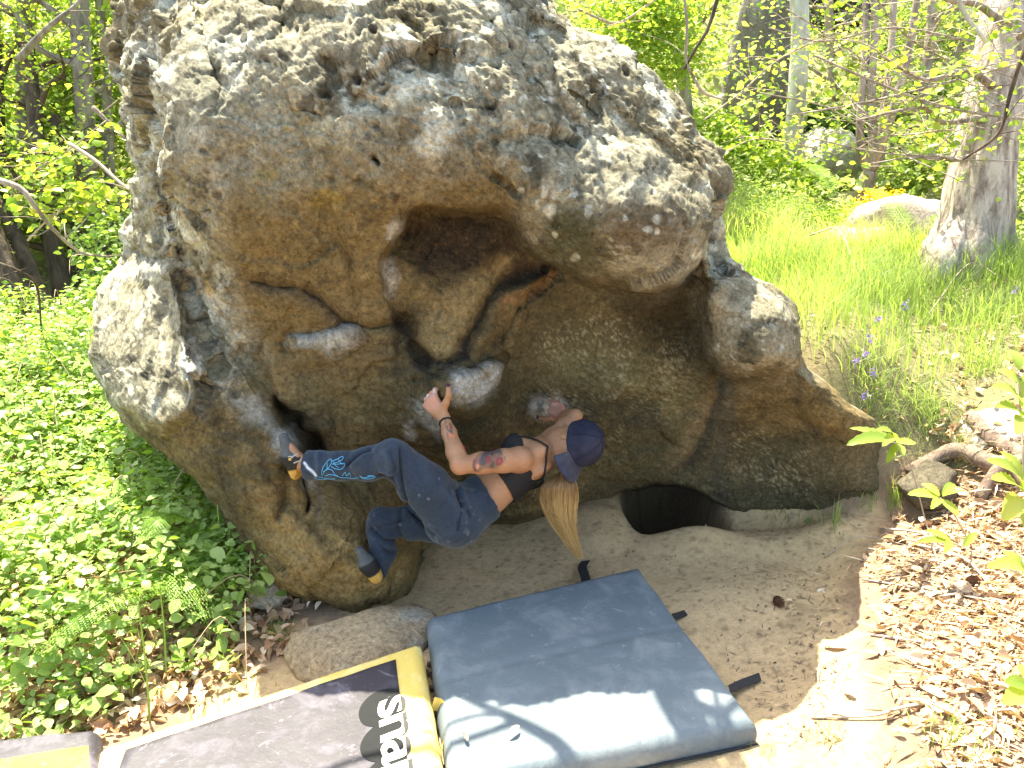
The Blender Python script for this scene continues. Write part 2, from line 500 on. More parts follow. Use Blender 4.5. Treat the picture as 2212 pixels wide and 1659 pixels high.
s = s * 0.55 + 0.45 * (0.5 - 0.5 * np.cos(np.pi * s))
PX = xl[:, None] + (xr - xl)[:, None] * s[None]
PY = np.repeat(rowy[:, None], NS, 1)
e = np.minimum(PX - xl[:, None], xr[:, None] - PX)
D = _bf(PX / 1000.0, PY / 1000.0)
w = 55.0
et = np.clip(1 - e / w, 0, 1)
D = D + 0.20 * (1 - np.sqrt(np.clip(1 - et ** 2, 0, 1)))
wx = fbm(np.stack([PX / 100, PY / 100, PX * 0], -1), 1.5, 4, 41) * 14
wy = fbm(np.stack([PX / 100, PY / 100, PX * 0 + 5], -1), 1.5, 4, 43) * 14
QX, QY = PX + wx, PY + wy
def feat(poly, amp, w=14, L=None):
    global D
    poly = np.asarray(poly, float)
    r = max(w * 2, 30)
    m = (QX > poly[:, 0].min() - r) & (QX < poly[:, 0].max() + r) & (QY > poly[:, 1].min() - r) & (QY < poly[:, 1].max() + r)
    d = pdist(QX[m], QY[m], poly)
    v = amp * sstep(w, -w, d)
    if L: v = v * np.exp(np.minimum(d, 0) / L)
    D[m] += v
def groove(line, amp, w=8, both=None):
    global D
    line = np.asarray(line, float); r = w * 4
    m = (QX > line[:, 0].min() - r) & (QX < line[:, 0].max() + r) & (QY > line[:, 1].min() - r) & (QY < line[:, 1].max() + r)
    d = pdist(QX[m], QY[m], line, False)
    D[m] += amp * np.exp(-(d / w) ** 2)
rim = [(850,690),(839,643),(829,590),(839,549),(855,526),(874,483),(894,455),(917,444),(941,450),(995,458),(1020,461),(1054,452),(1085,455),(1109,471),(1124,502),(1140,530),(1159,553),(1187,577),(1230,590),(1269,612),(1330,622),(1410,625),(1475,605),(1518,560)]
_in = sstep(10, -10, pdist(QX, QY, rim + [(1560, 700), (1560, 1200), (870, 1200)]))
D += 0.30 * _in * np.exp(-pdist(QX, QY, rim, False) / 110) * (0.28 + 0.72 * sstep(600, 480, QY + 0.35 * (QX - 830) * -1)) * sstep(1560, 1500, QX)
groove([(1187,577),(1093,600),(1054,651),(1027,705),(1003,764),(968,791),(925,776),(902,721),(878,682)], 0.045, 17)
groove([(1180,600),(1100,630),(1066,665),(1050,725),(1015,778),(975,803)], -0.035, 11)
groove([(1200,595),(1144,635),(1109,682),(1085,735)], 0.04, 9)
groove([(870,690),(900,740),(925,790)], 0.035, 14)
feat([(935,826),(968,813),(1062,779),(1088,790),(1090,842),(1064,884),(1019,900),(975,886)], -0.10, 15)
groove([(905,825),(960,808),(1030,790),(1090,772)], 0.04, 8)
groove([(608,745),(625,725),(680,712),(765,706)], 0.035, 11)
feat([(610,730),(770,708),(780,740),(720,775),(640,775)], -0.03, 14)
groove([(555,608),(640,622),(700,658),(740,695),(800,710),(865,700)], 0.05, 12)
groove([(690,440),(740,540),(760,600),(778,680)], 0.020, 13)
groove([(620,440),(700,500),(750,560)], 0.02, 14)
groove([(860,700),(900,760),(940,805)], 0.03, 12)
feat([(592,862),(640,895),(690,925),(700,985),(668,990),(628,940),(600,910)], 0.20, 12)
groove([(655,1035),(664,1075),(668,1110)], 0.08, 6)
groove([(520,760),(560,800),(590,870),(640,900)], 0.06, 18)
groove([(1120,850),(1180,845),(1250,835),(1330,850),(1410,880)], 0.02, 14)
feat([(1110,870),(1180,850),(1250,845),(1400,885),(1450,960),(1300,990),(1150,950)], 0.06, 16, 90)
groove([(1560,815),(1535,880),(1510,950),(1480,1010)], 0.035, 16)
feat([(1530,640),(1548,600),(1620,596),(1700,640),(1735,700),(1745,770),(1690,795),(1600,815),(1552,806),(1530,740)], -0.20, 18)
feat([(1735,780),(1790,830),(1850,880),(1900,905),(1935,960),(1850,950),(1770,930),(1730,860)], -0.08, 22)
feat([(1318,1085),(1345,1066),(1420,1047),(1480,1053),(1530,1078),(1565,1103),(1580,1260),(1380,1260),(1370,1150)], 0.95, 9)
feat([(1085,1045),(1165,1035),(1172,1080),(1155,1118),(1112,1133),(1070,1112)], -0.20, 13)
feat([(1060,1130),(1180,1120),(1300,1090),(1320,1300),(900,1300),(900,1180)], 0.18, 14, 90)
for ln, am, ww in (([(690,1060),(690,1130),(720,1220),(800,1300)], 0.03, 18), ([(745,1040),(790,1110),(800,1180)], 0.045, 16), ([(560,960),(600,1060),(700,1160),(760,1200)], 0.03, 16),
                   ([(470,1080),(560,1130),(650,1190),(720,1260)], 0.025, 16), ([(620,1000),(612,1060),(600,1120)], 0.04, 10), ([(700,1170),(790,1190),(860,1200)], -0.03, 20),
                   ([(800,1310),(835,1280),(850,1240)], 0.03, 9), ([(540,1240),(640,1270),(720,1300)], 0.02, 10)):
    groove(ln, am, ww)
feat([(190,700),(205,632),(250,590),(300,574),(368,576),(392,640),(402,740),(432,800),(418,890),(350,930),(270,890),(205,800)], -0.20, 18)
groove([(400,600),(430,680),(440,760),(470,800)], 0.06, 16)
feat([(380,720),(430,715),(450,770),(440,830),(390,830)], -0.07, 14)
for ln, am, ww in (([(275,235),(325,330),(350,420),(395,560)], 0.09, 10), ([(425,-60),(440,90),(470,150),(485,190),(470,240)], 0.09, 11), ([(240,120),(270,180),(330,230)], 0.06, 14),
                   ([(560,160),(600,190),(640,240),(700,250)], 0.016, 7), ([(985,215),(1010,300),(1015,330),(1060,380),(1120,420)], 0.03, 7), ([(560,10),(600,20),(610,55)], 0.10, 14),
                   ([(640,260),(670,340),(690,420)], 0.010, 10), ([(1060,60),(1140,40),(1200,70)], 0.08, 16), ([(1210,90),(1260,160),(1330,240),(1440,330),(1490,420)], 0.06, 14),
                   ([(1490,330),(1530,430),(1545,560)], 0.07, 12), ([(800,345),(812,352)], 0.09, 8), ([(960,430),(1000,460)], 0.02, 8), ([(1250,200),(1290,230)], 0.06, 9),
                   ([(700,130),(760,210),(830,240)], 0.05, 16), ([(890,60),(930,120),(1010,140)], 0.06, 18), ([(1120,140),(1200,230),(1290,300)], 0.03, 18), ([(300,540),(330,560)], 0.07, 10)):
    groove(ln, am, ww)
# ---- coarse surface to 3-D, then relief along the normal
def sm0(poly, soft): return sstep(soft, -soft, pdist(QX, QY, poly))
def to3(D): return P(PX, PY, D)
V0 = to3(D)
def gnorm(V):
    du = np.gradient(V, axis=1); dv = np.gradient(V, axis=0)
    n = np.cross(dv, du); n /= np.linalg.norm(n, axis=-1, keepdims=True) + 1e-12
    return n
Nn = gnorm(V0)
if Nn[200, 300, 1] > 0: Nn = -Nn
crag = [(150,-400),(1700,-400),(1700,560),(1600,590),(1540,560),(1500,400),(1400,300),(1200,290),(1000,300),(800,270),(620,250),(520,230),(480,260),(470,380),(480,520),(500,640),(560,780),(540,860),(440,880),(300,960),(100,900),(100,500)]
rough = sstep(70, -70, pdist(QX, QY, crag))
mid = sstep(620, 380, QY) * (1 - rough)
Pn = V0
ROT = np.array([[0.6, 0, 1.6], [0, 1, 0], [-0.5, 0, 1.2]])
lump = fbm(Pn, 3.2, 5, 51)
kn = fbm(Pn + 3, 8.5, 5, 52, 0.6)
pit = worley(Pn + fbm(Pn, 6, 2, 9)[..., None] * 0.05, 9.0, 53)
pit2 = worley(Pn, 26.0, 54)
rough2 = rough * (1 - 0.75 * sstep(25, -25, pdist(QX, QY, [(190,700),(205,632),(250,590),(300,574),(368,576),(392,640),(402,740),(432,800),(418,890),(350,930),(270,890),(205,800)])))
rough2 = rough2 * (1 - 0.55 * sm0([(380,60),(480,0),(560,160),(760,330),(760,440),(500,440),(380,330)], 50))
Pw = Pn + np.stack([fbm(Pn, 5, 3, 65), fbm(Pn + 5, 5, 3, 66), fbm(Pn + 9, 5, 3, 67)], -1) * 0.06
fa1 = facets(Pw @ np.array([[1, 0, 0.3], [0, 1, 0], [-0.4, 0, 1]]), 2.1, 68); fa2 = facets(Pw, 6.5, 69)
disp = rough2 * (0.045 * lump + 0.014 * kn + 0.085 * fa1 + 0.022 * fa2 - 0.035 * sstep(0.20, 0.05, pit) + 0.010 * np.abs(fbm(Pn, 20, 3, 55)))
disp += (1 - rough) * (0.012 * lump + 0.008 * kn) + mid * (0.02 * kn + 0.01 * fbm(Pn, 22, 3, 56) - 0.02 * sstep(0.16, 0.04, pit))
disp += 0.0035 * fbm(Pn, 70, 2, 57) + (0.25 + 0.75 * rough2) * (0.014 * fbm(Pn, 34, 4, 63, 0.65) - 0.016 * sstep(0.26, 0.42, fbm(Pn, 17, 3, 64))) + (1 - rough) * (0.02 * fa1 + 0.006 * fa2 - 0.012 * sstep(0.13, 0.03, pit2))
# folded strata on the lower wall
strat = fbm(Pn * [0.8, 1, 3.2] + 9, 4.5, 4, 58)
disp += (1 - rough) * 0.014 * (1 - 2 * np.abs(strat)) * sstep(560, 760, QY) * sstep(1500, 1000, QX)
stretch = np.linalg.norm(np.gradient(V0, axis=1), axis=-1) + 0.7 * np.linalg.norm(np.gradient(V0, axis=0), axis=-1)
flat_ = disp.copy()
for _ in range(14):
    flat_[:, 1:-1] = (flat_[:, :-2] + 2 * flat_[:, 1:-1] + flat_[:, 2:]) / 4; flat_[1:-1] = (flat_[:-2] + 2 * flat_[1:-1] + flat_[2:]) / 4
wS = sstep(0.055, 0.022, stretch)
disp = disp * wS + flat_ * (1 - wS) * 0.7
Vf = V0 + Nn * disp[..., None]
# ---- back half, from the right edge round to the left edge
t = np.linspace(0, 1, NB + 2)[1:-1]
Lp, Rp = Vf[:, 0], Vf[:, -1]
ang = t * math.pi
half = (Rp - Lp) / 2; cen = (Rp + Lp) / 2
wid = np.linalg.norm(half, axis=1)
thick = np.minimum(1.5, wid * 1.1)
B = cen[:, None] + half[:, None] * np.cos(ang)[None, :, None] + np.stack([0 * wid, thick, 0 * wid], -1)[:, None] * np.sin(ang)[None, :, None]
B = B + (fbm(B, 1.6, 5, 61)[..., None] * 0.25 + fbm(B, 6, 3, 62)[..., None] * 0.05) * np.sin(ang)[None, :, None] * np.array([0.3, 1, 0.3])
VB = np.concatenate([Vf, B], 1)
nc = NS + NB
top = VB[0].mean(0); bot = VB[-1].mean(0)
idx = np.arange(NV * nc).reshape(NV, nc); nxt = np.roll(idx, -1, 1)
BF = np.stack([idx[:-1], idx[1:], nxt[1:], nxt[:-1]], -1).reshape(-1, 4)
allV = np.concatenate([VB.reshape(-1, 3), top[None], bot[None]])
tri1 = np.stack([np.full(nc, NV * nc), idx[0], nxt[0]], -1)
tri2 = np.stack([np.full(nc, NV * nc + 1), nxt[-1], idx[-1]], -1)
# ---- colour of the stone: patina, lichen, chalk
def sm(poly, soft=14): return sstep(soft, -soft, pdist(QX, QY, poly))
def ln(line, wd): return np.exp(-(pdist(QX, QY, line, False) / wd) ** 2)
Q3 = Pn
f_a = fbm(Q3, 2.6, 5, 71); f_b = fbm(Q3, 9, 5, 72, 0.6); f_c = fbm(Q3, 30, 3, 73, 0.6); f_d = fbm(Q3 * [1, 1, 2.5], 5, 5, 74)
def L3(a, b, f): return a * (1 - f[..., None]) + np.array(b) * f[..., None]
C = np.ones(V0.shape) * np.array([0.215, 0.155, 0.072])
C = L3(C, (0.115, 0.088, 0.045), sstep(-0.1, 0.45, f_a))
C = L3(C, (0.27, 0.18, 0.078), sstep(0.05, 0.5, f_d) * 0.6)
C = L3(C, (0.065, 0.050, 0.030), sstep(0.10, 0.45, f_b) * 0.65)
C = L3(C, (0.32, 0.215, 0.09), sm([(540,1080),(860,1060),(900,1230),(850,1320),(640,1290),(540,1240)], 60) * 0.7)
C = L3(C, (0.12, 0.10, 0.052), sm([(1150,640),(1500,640),(1540,900),(1500,1060),(1250,1040),(1120,920)], 70) * 0.75)
C = L3(C, (0.20, 0.17, 0.085), sm([(1180,720),(1420,760),(1500,840),(1480,960),(1380,880),(1180,840)], 40) * 0.6)
C = L3(C, (0.14, 0.118, 0.072), sm([(1560,980),(1930,900),(1930,1110),(1560,1110),(1200,1050),(1400,1020)], 40) * 0.7)
# grey upper stone with lichen
up = np.clip(sstep(430, 250, QY + f_a * 90) + sm([(150,-400),(480,-400),(470,300),(500,560),(560,780),(420,900),(100,950),(100,300)], 40) + sm([(1180,280),(1700,200),(1760,800),(1600,830),(1540,740),(1500,590),(1420,625),(1250,600),(1150,540),(1120,470)], 60), 0, 1)
grey = np.array([0.31, 0.278, 0.205])
Cu = np.ones(V0.shape) * grey
Cu = L3(Cu, (0.21, 0.175, 0.11), sstep(-0.15, 0.4, f_a))
Cu = L3(Cu, (0.10, 0.085, 0.055), sstep(0.0, 0.5, f_b) * 0.75)
pale = sstep(0.02, 0.30, fbm(Q3 + 7, 7, 5, 75, 0.65))
Cu = L3(Cu, (0.60, 0.575, 0.48), pale * 0.85 * rough + pale * 0.35 * (1 - rough))
Cu = L3(Cu, (0.06, 0.052, 0.038), sstep(0.20, 0.36, fbm(Q3 + 11, 12, 5, 76, 0.65)) * 0.75)
Cu = L3(Cu, (0.55, 0.55, 0.50), sstep(0.30, 0.42, fbm(Q3 + 13, 22, 4, 77, 0.6)) * sstep(1000, 1150, QX) * 0.8)
Cu = L3(Cu, (0.40, 0.34, 0.20), sstep(0.15, 0.4, fbm(Q3 + 17, 3.5, 4, 78)) * 0.5 * (QX < 900))
C = C * (1 - up[..., None]) + Cu * up[..., None]
C = L3(C, (0.30, 0.285, 0.22), sm([(470,90),(640,250),(720,400),(600,440),(430,380),(380,250)], 50) * 0.5)
# nose: dark green moss, brown centre
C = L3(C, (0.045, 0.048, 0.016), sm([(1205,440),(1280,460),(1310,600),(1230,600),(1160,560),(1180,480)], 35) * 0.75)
C = L3(C, (0.12, 0.085, 0.048), sm([(1310,430),(1450,440),(1480,520),(1400,560),(1300,530)], 30) * 0.8)
C = L3(C, (0.40, 0.39, 0.33), sm([(1380,540),(1500,500),(1520,570),(1470,605),(1330,590)], 30) * 0.5)
for (x, y, r) in ((1418,470,11),(1396,492,9),(1415,497,8),(1488,540,12),(1350,470,7),(1120,410,9),(1190,450,14),(1205,505,8),(1310,520,6),(1240,560,8),(1300,395,7),(1090,350,6)):
    C = L3(C, (0.50, 0.48, 0.40), sstep(r + 2, r - 3, np.hypot(QX - x, QY - y)) * 0.9)
# patina of the pocket and the flutes
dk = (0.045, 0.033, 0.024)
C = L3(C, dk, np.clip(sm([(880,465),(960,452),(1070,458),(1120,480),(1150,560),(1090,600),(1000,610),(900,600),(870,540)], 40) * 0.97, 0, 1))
C = L3(C, (0.29, 0.215, 0.105), sm([(925,680),(1000,610),(1090,550),(1120,560),(1040,650),(990,770),(945,780),(915,730)], 24) * 0.85)
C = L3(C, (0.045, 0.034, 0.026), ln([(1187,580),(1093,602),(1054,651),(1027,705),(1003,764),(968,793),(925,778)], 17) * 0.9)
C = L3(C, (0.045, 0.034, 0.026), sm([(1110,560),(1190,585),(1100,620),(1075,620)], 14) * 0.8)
C = L3(C, (0.085, 0.062, 0.045), ln([(850,690),(890,730),(910,790)], 20) * 0.7)
C = L3(C, (0.09, 0.07, 0.055), ln([(560,610),(650,630),(720,680),(760,720)], 22) * 0.75)
C = L3(C, (0.36, 0.20, 0.10), ln([(1190,595),(1140,640),(1080,650)], 9) * 0.6)
C = L3(C, (0.07, 0.062, 0.05), ln([(1562,825),(1540,880),(1515,950),(1480,1000)], 15) * 0.85)
C = L3(C, (0.11, 0.10, 0.08), ln([(1575,850),(1560,930),(1550,1000),(1555,1080)], 17) * 0.6)
C = L3(C, (0.33, 0.24, 0.14), ln([(1520,880),(1480,950),(1450,1000)], 16) * 0.5)
C = L3(C, (0.055, 0.052, 0.042), sm([(1130,850),(1240,838),(1400,880),(1440,930),(1300,930),(1180,900),(1120,940),(1100,900)], 25) * 0.65 * sstep(-0.35, 0.1, f_b + 0.1))
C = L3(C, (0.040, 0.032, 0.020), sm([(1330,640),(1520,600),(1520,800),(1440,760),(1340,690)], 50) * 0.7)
C = L3(C, (0.075, 0.055, 0.038), sm([(600,860),(700,900),(720,980),(640,990)], 18) * 0.6)
C = L3(C, (0.07, 0.065, 0.05), sm([(1560,1090),(1920,1090),(1920,1060),(1700,1050),(1560,1070)], 25) * 0.5)
# pale speckle on the cave wall
spk = sstep(0.22, 0.34, fbm(Q3 + 19, 85, 2, 79, 0.6)) * sstep(-0.15, 0.3, fbm(Q3 + 23, 4, 3, 80) + 0.15)
C = L3(C, (0.46, 0.40, 0.26), spk * sm([(1130,640),(1350,640),(1480,760),(1520,940),(1400,1000),(1150,880),(1100,820)], 40) * 0.55)
C = L3(C, (0.46, 0.40, 0.26), spk * sm([(1560,930),(1760,930),(1740,1080),(1600,1060)], 40) * 0.6)
C = L3(C, (0.22, 0.13, 0.06), sstep(0.22, 0.36, fbm(Q3 + 29, 70, 2, 81)) * sm([(900,470),(1120,490),(1090,600),(900,590)], 30) * 0.25)
# yellow lichen on the upper left
yl = sstep(0.22, 0.34, fbm(Q3 + 31, 12, 4, 82, 0.6))
C = L3(C, (0.36, 0.27, 0.06), yl * sm([(520,170),(660,250),(760,440),(600,460),(540,380)], 40) * 0.45)
C = L3(C, (0.50, 0.32, 0.12), yl * sm([(350,440),(460,470),(470,640),(380,640)], 30) * 0.8)
# white lichen curtain
cur = sm([(912,230),(1000,225),(1030,250),(985,285),(965,320),(940,345),(905,330),(890,300),(915,290)], 8) * sstep(-0.5, -0.1, f_b)
C = L3(C, (0.55, 0.52, 0.43), cur * 0.85)
# chalk; the left bulge's sunlit top edge is painted white too
ch = lambda poly, soft, a: sm(poly, soft) * a * sstep(-0.75, 0.05, f_c + f_b * 0.8 + 0.1)
wht = (0.50, 0.49, 0.47)
for poly, soft, a in (([(833,490),(850,472),(874,478),(866,505),(852,530),(835,515)], 7, 0.6), ([(828,570),(850,555),(862,600),(850,640),(838,640)], 10, 0.55),
        ([(650,715),(760,705),(770,740),(720,765),(690,740),(620,745)], 16, 0.75), ([(975,815),(1050,797),(1070,800),(1062,850),(1030,872),(985,862)], 18, 1.0),
        ([(885,870),(935,855),(960,900),(945,940),(900,900)], 12, 0.75), ([(868,915),(890,905),(892,950),(872,945)], 8, 0.6), ([(1140,860),(1200,845),(1225,880),(1170,905),(1140,890)], 12, 0.75),
        ([(590,930),(625,915),(640,960),(610,990),(592,960)], 12, 0.6), ([(640,1020),(665,1030),(680,1060),(650,1060)], 12, 0.5), ([(480,850),(560,860),(590,930),(520,910)], 20, 0.45),
        ([(385,735),(430,720),(445,780),(430,830),(392,800)], 12, 0.7), ([(255,590),(300,574),(360,576),(350,600),(280,610),(245,625)], 10, 0.5), ([(670,1040),(700,1090),(690,1120)], 16, 0.4)):
    C = L3(C, wht, ch(poly, soft, a))
f_e = fbm(Q3 + 41, 55, 3, 83, 0.65); f_f = fbm(Q3 + 43, 16, 4, 84, 0.65)
C = L3(C, (0.055, 0.047, 0.032), sstep(0.16, 0.34, f_f) * sstep(-0.1, 0.25, f_e) * (0.30 + 0.15 * rough) * (1 - sm([(920,600),(1100,560),(1020,790),(920,790)], 20)))
C = C * (1 + 0.26 * f_c + 0.10 * f_b + 0.30 * f_e * (0.5 + rough))[..., None] * np.array([0.95, 0.95, 0.92]) * (0.90 + 0.16 * rough[..., None])
C = L3(C, (0.03, 0.026, 0.022), np.clip(sstep(0.20, 0.08, pit), 0, 1) * rough * 0.6)
CB = np.ones(B.shape) * grey * (1 + 0.4 * fbm(B, 6, 4, 91))[..., None]
CC = np.concatenate([C, CB], 1).reshape(-1, 3)
CC = np.clip(np.concatenate([CC, [[.3, .3, .25]], [[.3, .2, .1]]]), 0.012, 0.8)
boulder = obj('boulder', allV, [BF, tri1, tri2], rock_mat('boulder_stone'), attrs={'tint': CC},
              label='huge overhanging sandstone boulder with a dark hollow, the woman climbs on it', cat='boulder')

def rock(name, c, r, seed, tint, label, cat='rock', group=None, flat=0.0, n=48, rot=0.0, rgh=0.22):
    """a lumpy stone: sphere pushed about by noise and cut by a few facets"""
    u = np.linspace(0, 2 * math.pi, n, endpoint=False); v = np.linspace(0, math.pi, n // 2 + 1)
    U_, V_ = np.meshgrid(u, v)
    d = np.stack([np.cos(U_) * np.sin(V_), np.sin(U_) * np.sin(V_), np.cos(V_)], -1)
    rr = 1 + rgh * fbm(d + seed, 1.3, 4, seed) * 1.6
    rg = np.random.default_rng(seed)
    for k in range(9):
        nn = rg.normal(size=3); nn /= np.linalg.norm(nn)
        dd = (d * nn).sum(-1)
        rr = np.where(dd > 0.05, np.minimum(rr, rg.uniform(0.72, 0.95) / np.maximum(dd, 0.05)), rr)
    p = d * rr[..., None] * np.asarray(r)
    p = p + d * (fbm(p + seed, 9, 4, seed + 3) * 0.06 * min(r))[..., None]
    cr, sr = math.cos(rot), math.sin(rot)
    p = np.stack([p[..., 0] * cr - p[..., 1] * sr, p[..., 0] * sr + p[..., 1] * cr, p[..., 2]], -1) + np.asarray(c)
    m = len(v)
    ix = np.arange(m * n).reshape(m, n); nx_ = np.roll(ix, -1, 1)
    F = np.stack([ix[:-1], ix[1:], nx_[1:], nx_[:-1]], -1).reshape(-1, 4)
    q = p.reshape(-1, 3)
    t1 = np.asarray(tint)[None] * (1 + 0.35 * fbm(q, 7, 4, seed + 5))[:, None]
    pl = sstep(0.1, 0.4, fbm(q, 5, 4, seed + 8))[:, None]
    t1 = t1 * (1 - 0.5 * pl) + 0.5 * pl * np.array([0.5, 0.48, 0.42])
    return obj(name, q, F, STONE, attrs={'tint': np.clip(t1, 0.02, 0.8)}, label=label, cat=cat, group=group)
STONE = rock_mat('stone')
g0 = G(780, 1395, 0.0)
rock('rock', (g0[0] + 0.02, g0[1] + 0.02, -0.015), (0.33, 0.25, 0.13), 12, (0.40, 0.29, 0.18), 'flat tan rock sunk in the sand between the boulder and the yellow edged pad', flat=1, rot=0.5, rgh=0.16)
g0 = G(578, 1285, 0.02)
rock('rock', (g0[0], g0[1], 0.03), (0.10, 0.09, 0.07), 9, (0.45, 0.36, 0.30), 'small pale sunlit stone wedged under the lower left edge of the boulder')

# ================================================================ CRASH PADS
def pad_shell(cor, z0, thick, n=44, rnd=0.035, puff=0.012, seed=0, seams=()):
    """cushion from four top corners given in order; returns verts, faces and (u,v) of every top vertex"""
    cor = np.asarray(cor, float)
    u = np.linspace(0, 1, n); U_, V_ = np.meshgrid(u, u)
    def bil(U_, V_): return ((1 - U_) * (1 - V_))[..., None] * cor[0] + (U_ * (1 - V_))[..., None] * cor[1] + (U_ * V_)[..., None] * cor[2] + ((1 - U_) * V_)[..., None] * cor[3]
    T = bil(U_, V_)
    L = 1.0
    ed = np.minimum(np.minimum(U_, 1 - U_), np.minimum(V_, 1 - V_))
    dr = np.clip(1 - ed / rnd, 0, 1)
    T[..., 2] -= 0.022 * (1 - np.sqrt(np.clip(1 - dr ** 2, 0, 1)))
    T[..., 2] += puff * np.sin(np.pi * np.clip(U_, 0, 1)) ** 0.5 * np.sin(np.pi * V_) ** 0.5 + 0.010 * fbm(T, 3.2, 3, seed) + 0.003 * fbm(T, 14, 3, seed + 1)
    for (a, b_, dpt) in seams:
        a = np.array(a); b_ = np.array(b_); e_ = b_ - a
        tt = np.clip(((U_ - a[0]) * e_[0] + (V_ - a[1]) * e_[1]) / (e_ @ e_), 0, 1)
        dd = np.hypot(U_ - a[0] - tt * e_[0], V_ - a[1] - tt * e_[1])
        T[..., 2] -= dpt * np.exp(-(dd / 0.012) ** 2)
    V = [T.reshape(-1, 3)]; F = []
    ix = np.arange(n * n).reshape(n, n)
    F += np.stack([ix[:-1, :-1], ix[1:, :-1], ix[1:, 1:], ix[:-1, 1:]], -1).reshape(-1, 4).tolist()
    ring = list(ix[0, :-1]) + list(ix[:-1, -1]) + list(ix[-1, :0:-1]) + list(ix[:0:-1, 0])
    cen = T.reshape(-1, 3).mean(0)
    rp = T.reshape(-1, 3)[ring]
    out = rp - cen; out[:, 2] = 0; out /= np.linalg.norm(out, axis=1)[:, None]
    prev = ring; cnt = n * n
    for k, (dz, o_) in enumerate(((0.25, 0.008), (0.5, 0.011), (0.75, 0.008), (1.0, 0.0))):
        q = rp + out * (o_ + 0.006 * fbm(rp, 7, 3, seed + 7 + k)[:, None])
        q[:, 2] = rp[:, 2] * (1 - dz) + z0 * dz
        V.append(q)
        cur = list(range(cnt, cnt + len(ring))); cnt += len(ring)
        for j in range(len(ring)):
            m = (j + 1) % len(ring)
            F.append((prev[j], prev[m], cur[m], cur[j]))
        prev = cur
    F.append(tuple(prev[::-1]))
    F = [f[::-1] for f in F]
    return np.concatenate(V), F, bil, (U_, V_), T
def strip(pts, wid, side, th=0.003):
    """webbing strap: a flat band with thickness along points, side = width direction"""
    p = spline(pts, 6); side = np.asarray(side, float); side = side / np.linalg.norm(side) * wid / 2
    up = np.array([0, 0, th])
    V = np.concatenate([p - side, p + side, p + side + up, p - side + up]); m = len(p)
    F = []
    for i in range(m - 1):
        for a, b_ in ((0, 1), (1, 2), (2, 3), (3, 0)):
            F.append((a * m + i, a * m + i + 1, b_ * m + i + 1, b_ * m + i))
    F.append((0, m, 2 * m, 3 * m)); F.append((m - 1, 4 * m - 1, 3 * m - 1, 2 * m - 1))
    return V, F
M_web = simple_mat('webbing', (0.022, 0.021, 0.024), 0.8, 0.3, 60)
def vinyl(name, col, dust, amt=0.5, sc=6):
    m, nt, b = mat_base(name, 0.55, 0.35)
    a1 = noise(nt, sc, 6, 0.7, 0.4); a2 = noise(nt, 60, 4, 0.7)
    d = ramp(nt, a1, [(0.48, 0.0), (0.66, amt), (0.78, min(1, amt * 1.6))])
    s_ = ramp(nt, a2, [(0.60, 0.0), (0.70, amt * 0.8)])
    c = mixc(nt, d, col, dust); c = mixc(nt, s_, c, dust)
    nt.links.new(c, b.inputs['Base Color'])
    nt.links.new(ramp(nt, a1, [(0.3, 0.45), (0.7, 0.75)]), b.inputs['Roughness'])
    sc_n = N(nt, 'ShaderNodeTexNoise'); sc_n.inputs['Scale'].default_value = 5.0; sc_n.inputs['Detail'].default_value = 8; sc_n.inputs['Roughness'].default_value = 0.75; sc_n.inputs['Distortion'].default_value = 2.5
    nt.links.new(nt.nodes.new('ShaderNodeTexCoord').outputs['Object'], sc_n.inputs['Vector'])
    smr = ramp(nt, sc_n.outputs['Fac'], [(0.60, 0.0), (0.70, 0.75)])
    nt.links.new(mixc(nt, smr, c, dust), b.inputs['Base Color'])
    bump(nt, b, noise(nt, 18, 5, 0.7), 0.35, 0.008)
    return m
M_grey = vinyl('grey_vinyl', (0.115, 0.140, 0.160), (0.29, 0.305, 0.315), 0.35)
zt = 0.12
gc = [G(925, 1330, zt), G(1380, 1222, zt), G(1632, 1555, zt), G(975, 1690, zt)]
pad = thing('crash_pad', (0.2, 2.5, 0.0), 'large plain slate blue grey crash pad lying on the sand below the climber', 'crash pad', 'crash pads')
V, F, bil, UV, T = pad_shell(gc, 0.012, zt, 60, 0.032, 0.008, 3, seams=[((0, 0.47), (1, 0.46), 0.008), ((0, 0.86), (1, 0.86), 0.002)])
obj('cushion', V, F, M_grey, pad)
def strap(pad, pts, wid, side): 
    V, F = strip(pts, wid, side); return obj('strap', V, F, M_web, pad, smooth=False)
def g3(px, py, z): return G(px, py, z)
strap(pad, [g3(1266, 1256, .06), g3(1262, 1240, .05), g3(1258, 1225, .03), g3(1265, 1212, .02)], 0.045, (1, 0.2, 0))
strap(pad, [g3(1452, 1333, .04), g3(1468, 1329, .03), g3(1502, 1316, .012)], 0.045, (0.1, 1, 0))
strap(pad, [g3(1575, 1490, .05), g3(1600, 1478, .03), g3(1642, 1462, .012)], 0.045, (0.1, 1, 0))
strap(pad, [g3(1560, 1655, .02), g3(1600, 1650, .012), g3(1640, 1690, .01)], 0.06, (0.6, 0.6, 0))
# welt cord along the lower front edge
b0, b1 = bil(np.array(1.0), np.array(1.0)), bil(np.array(0.0), np.array(1.0))
mb = MB(); q = np.array([b0 + [0.012, -0.012, -zt + 0.03], b1 + [0, -0.012, -zt + 0.03]]); mb.add(*tube(np.linspace(q[0], q[1], 20), 0.005, 6)); mb.build('piping', M_web, pad)

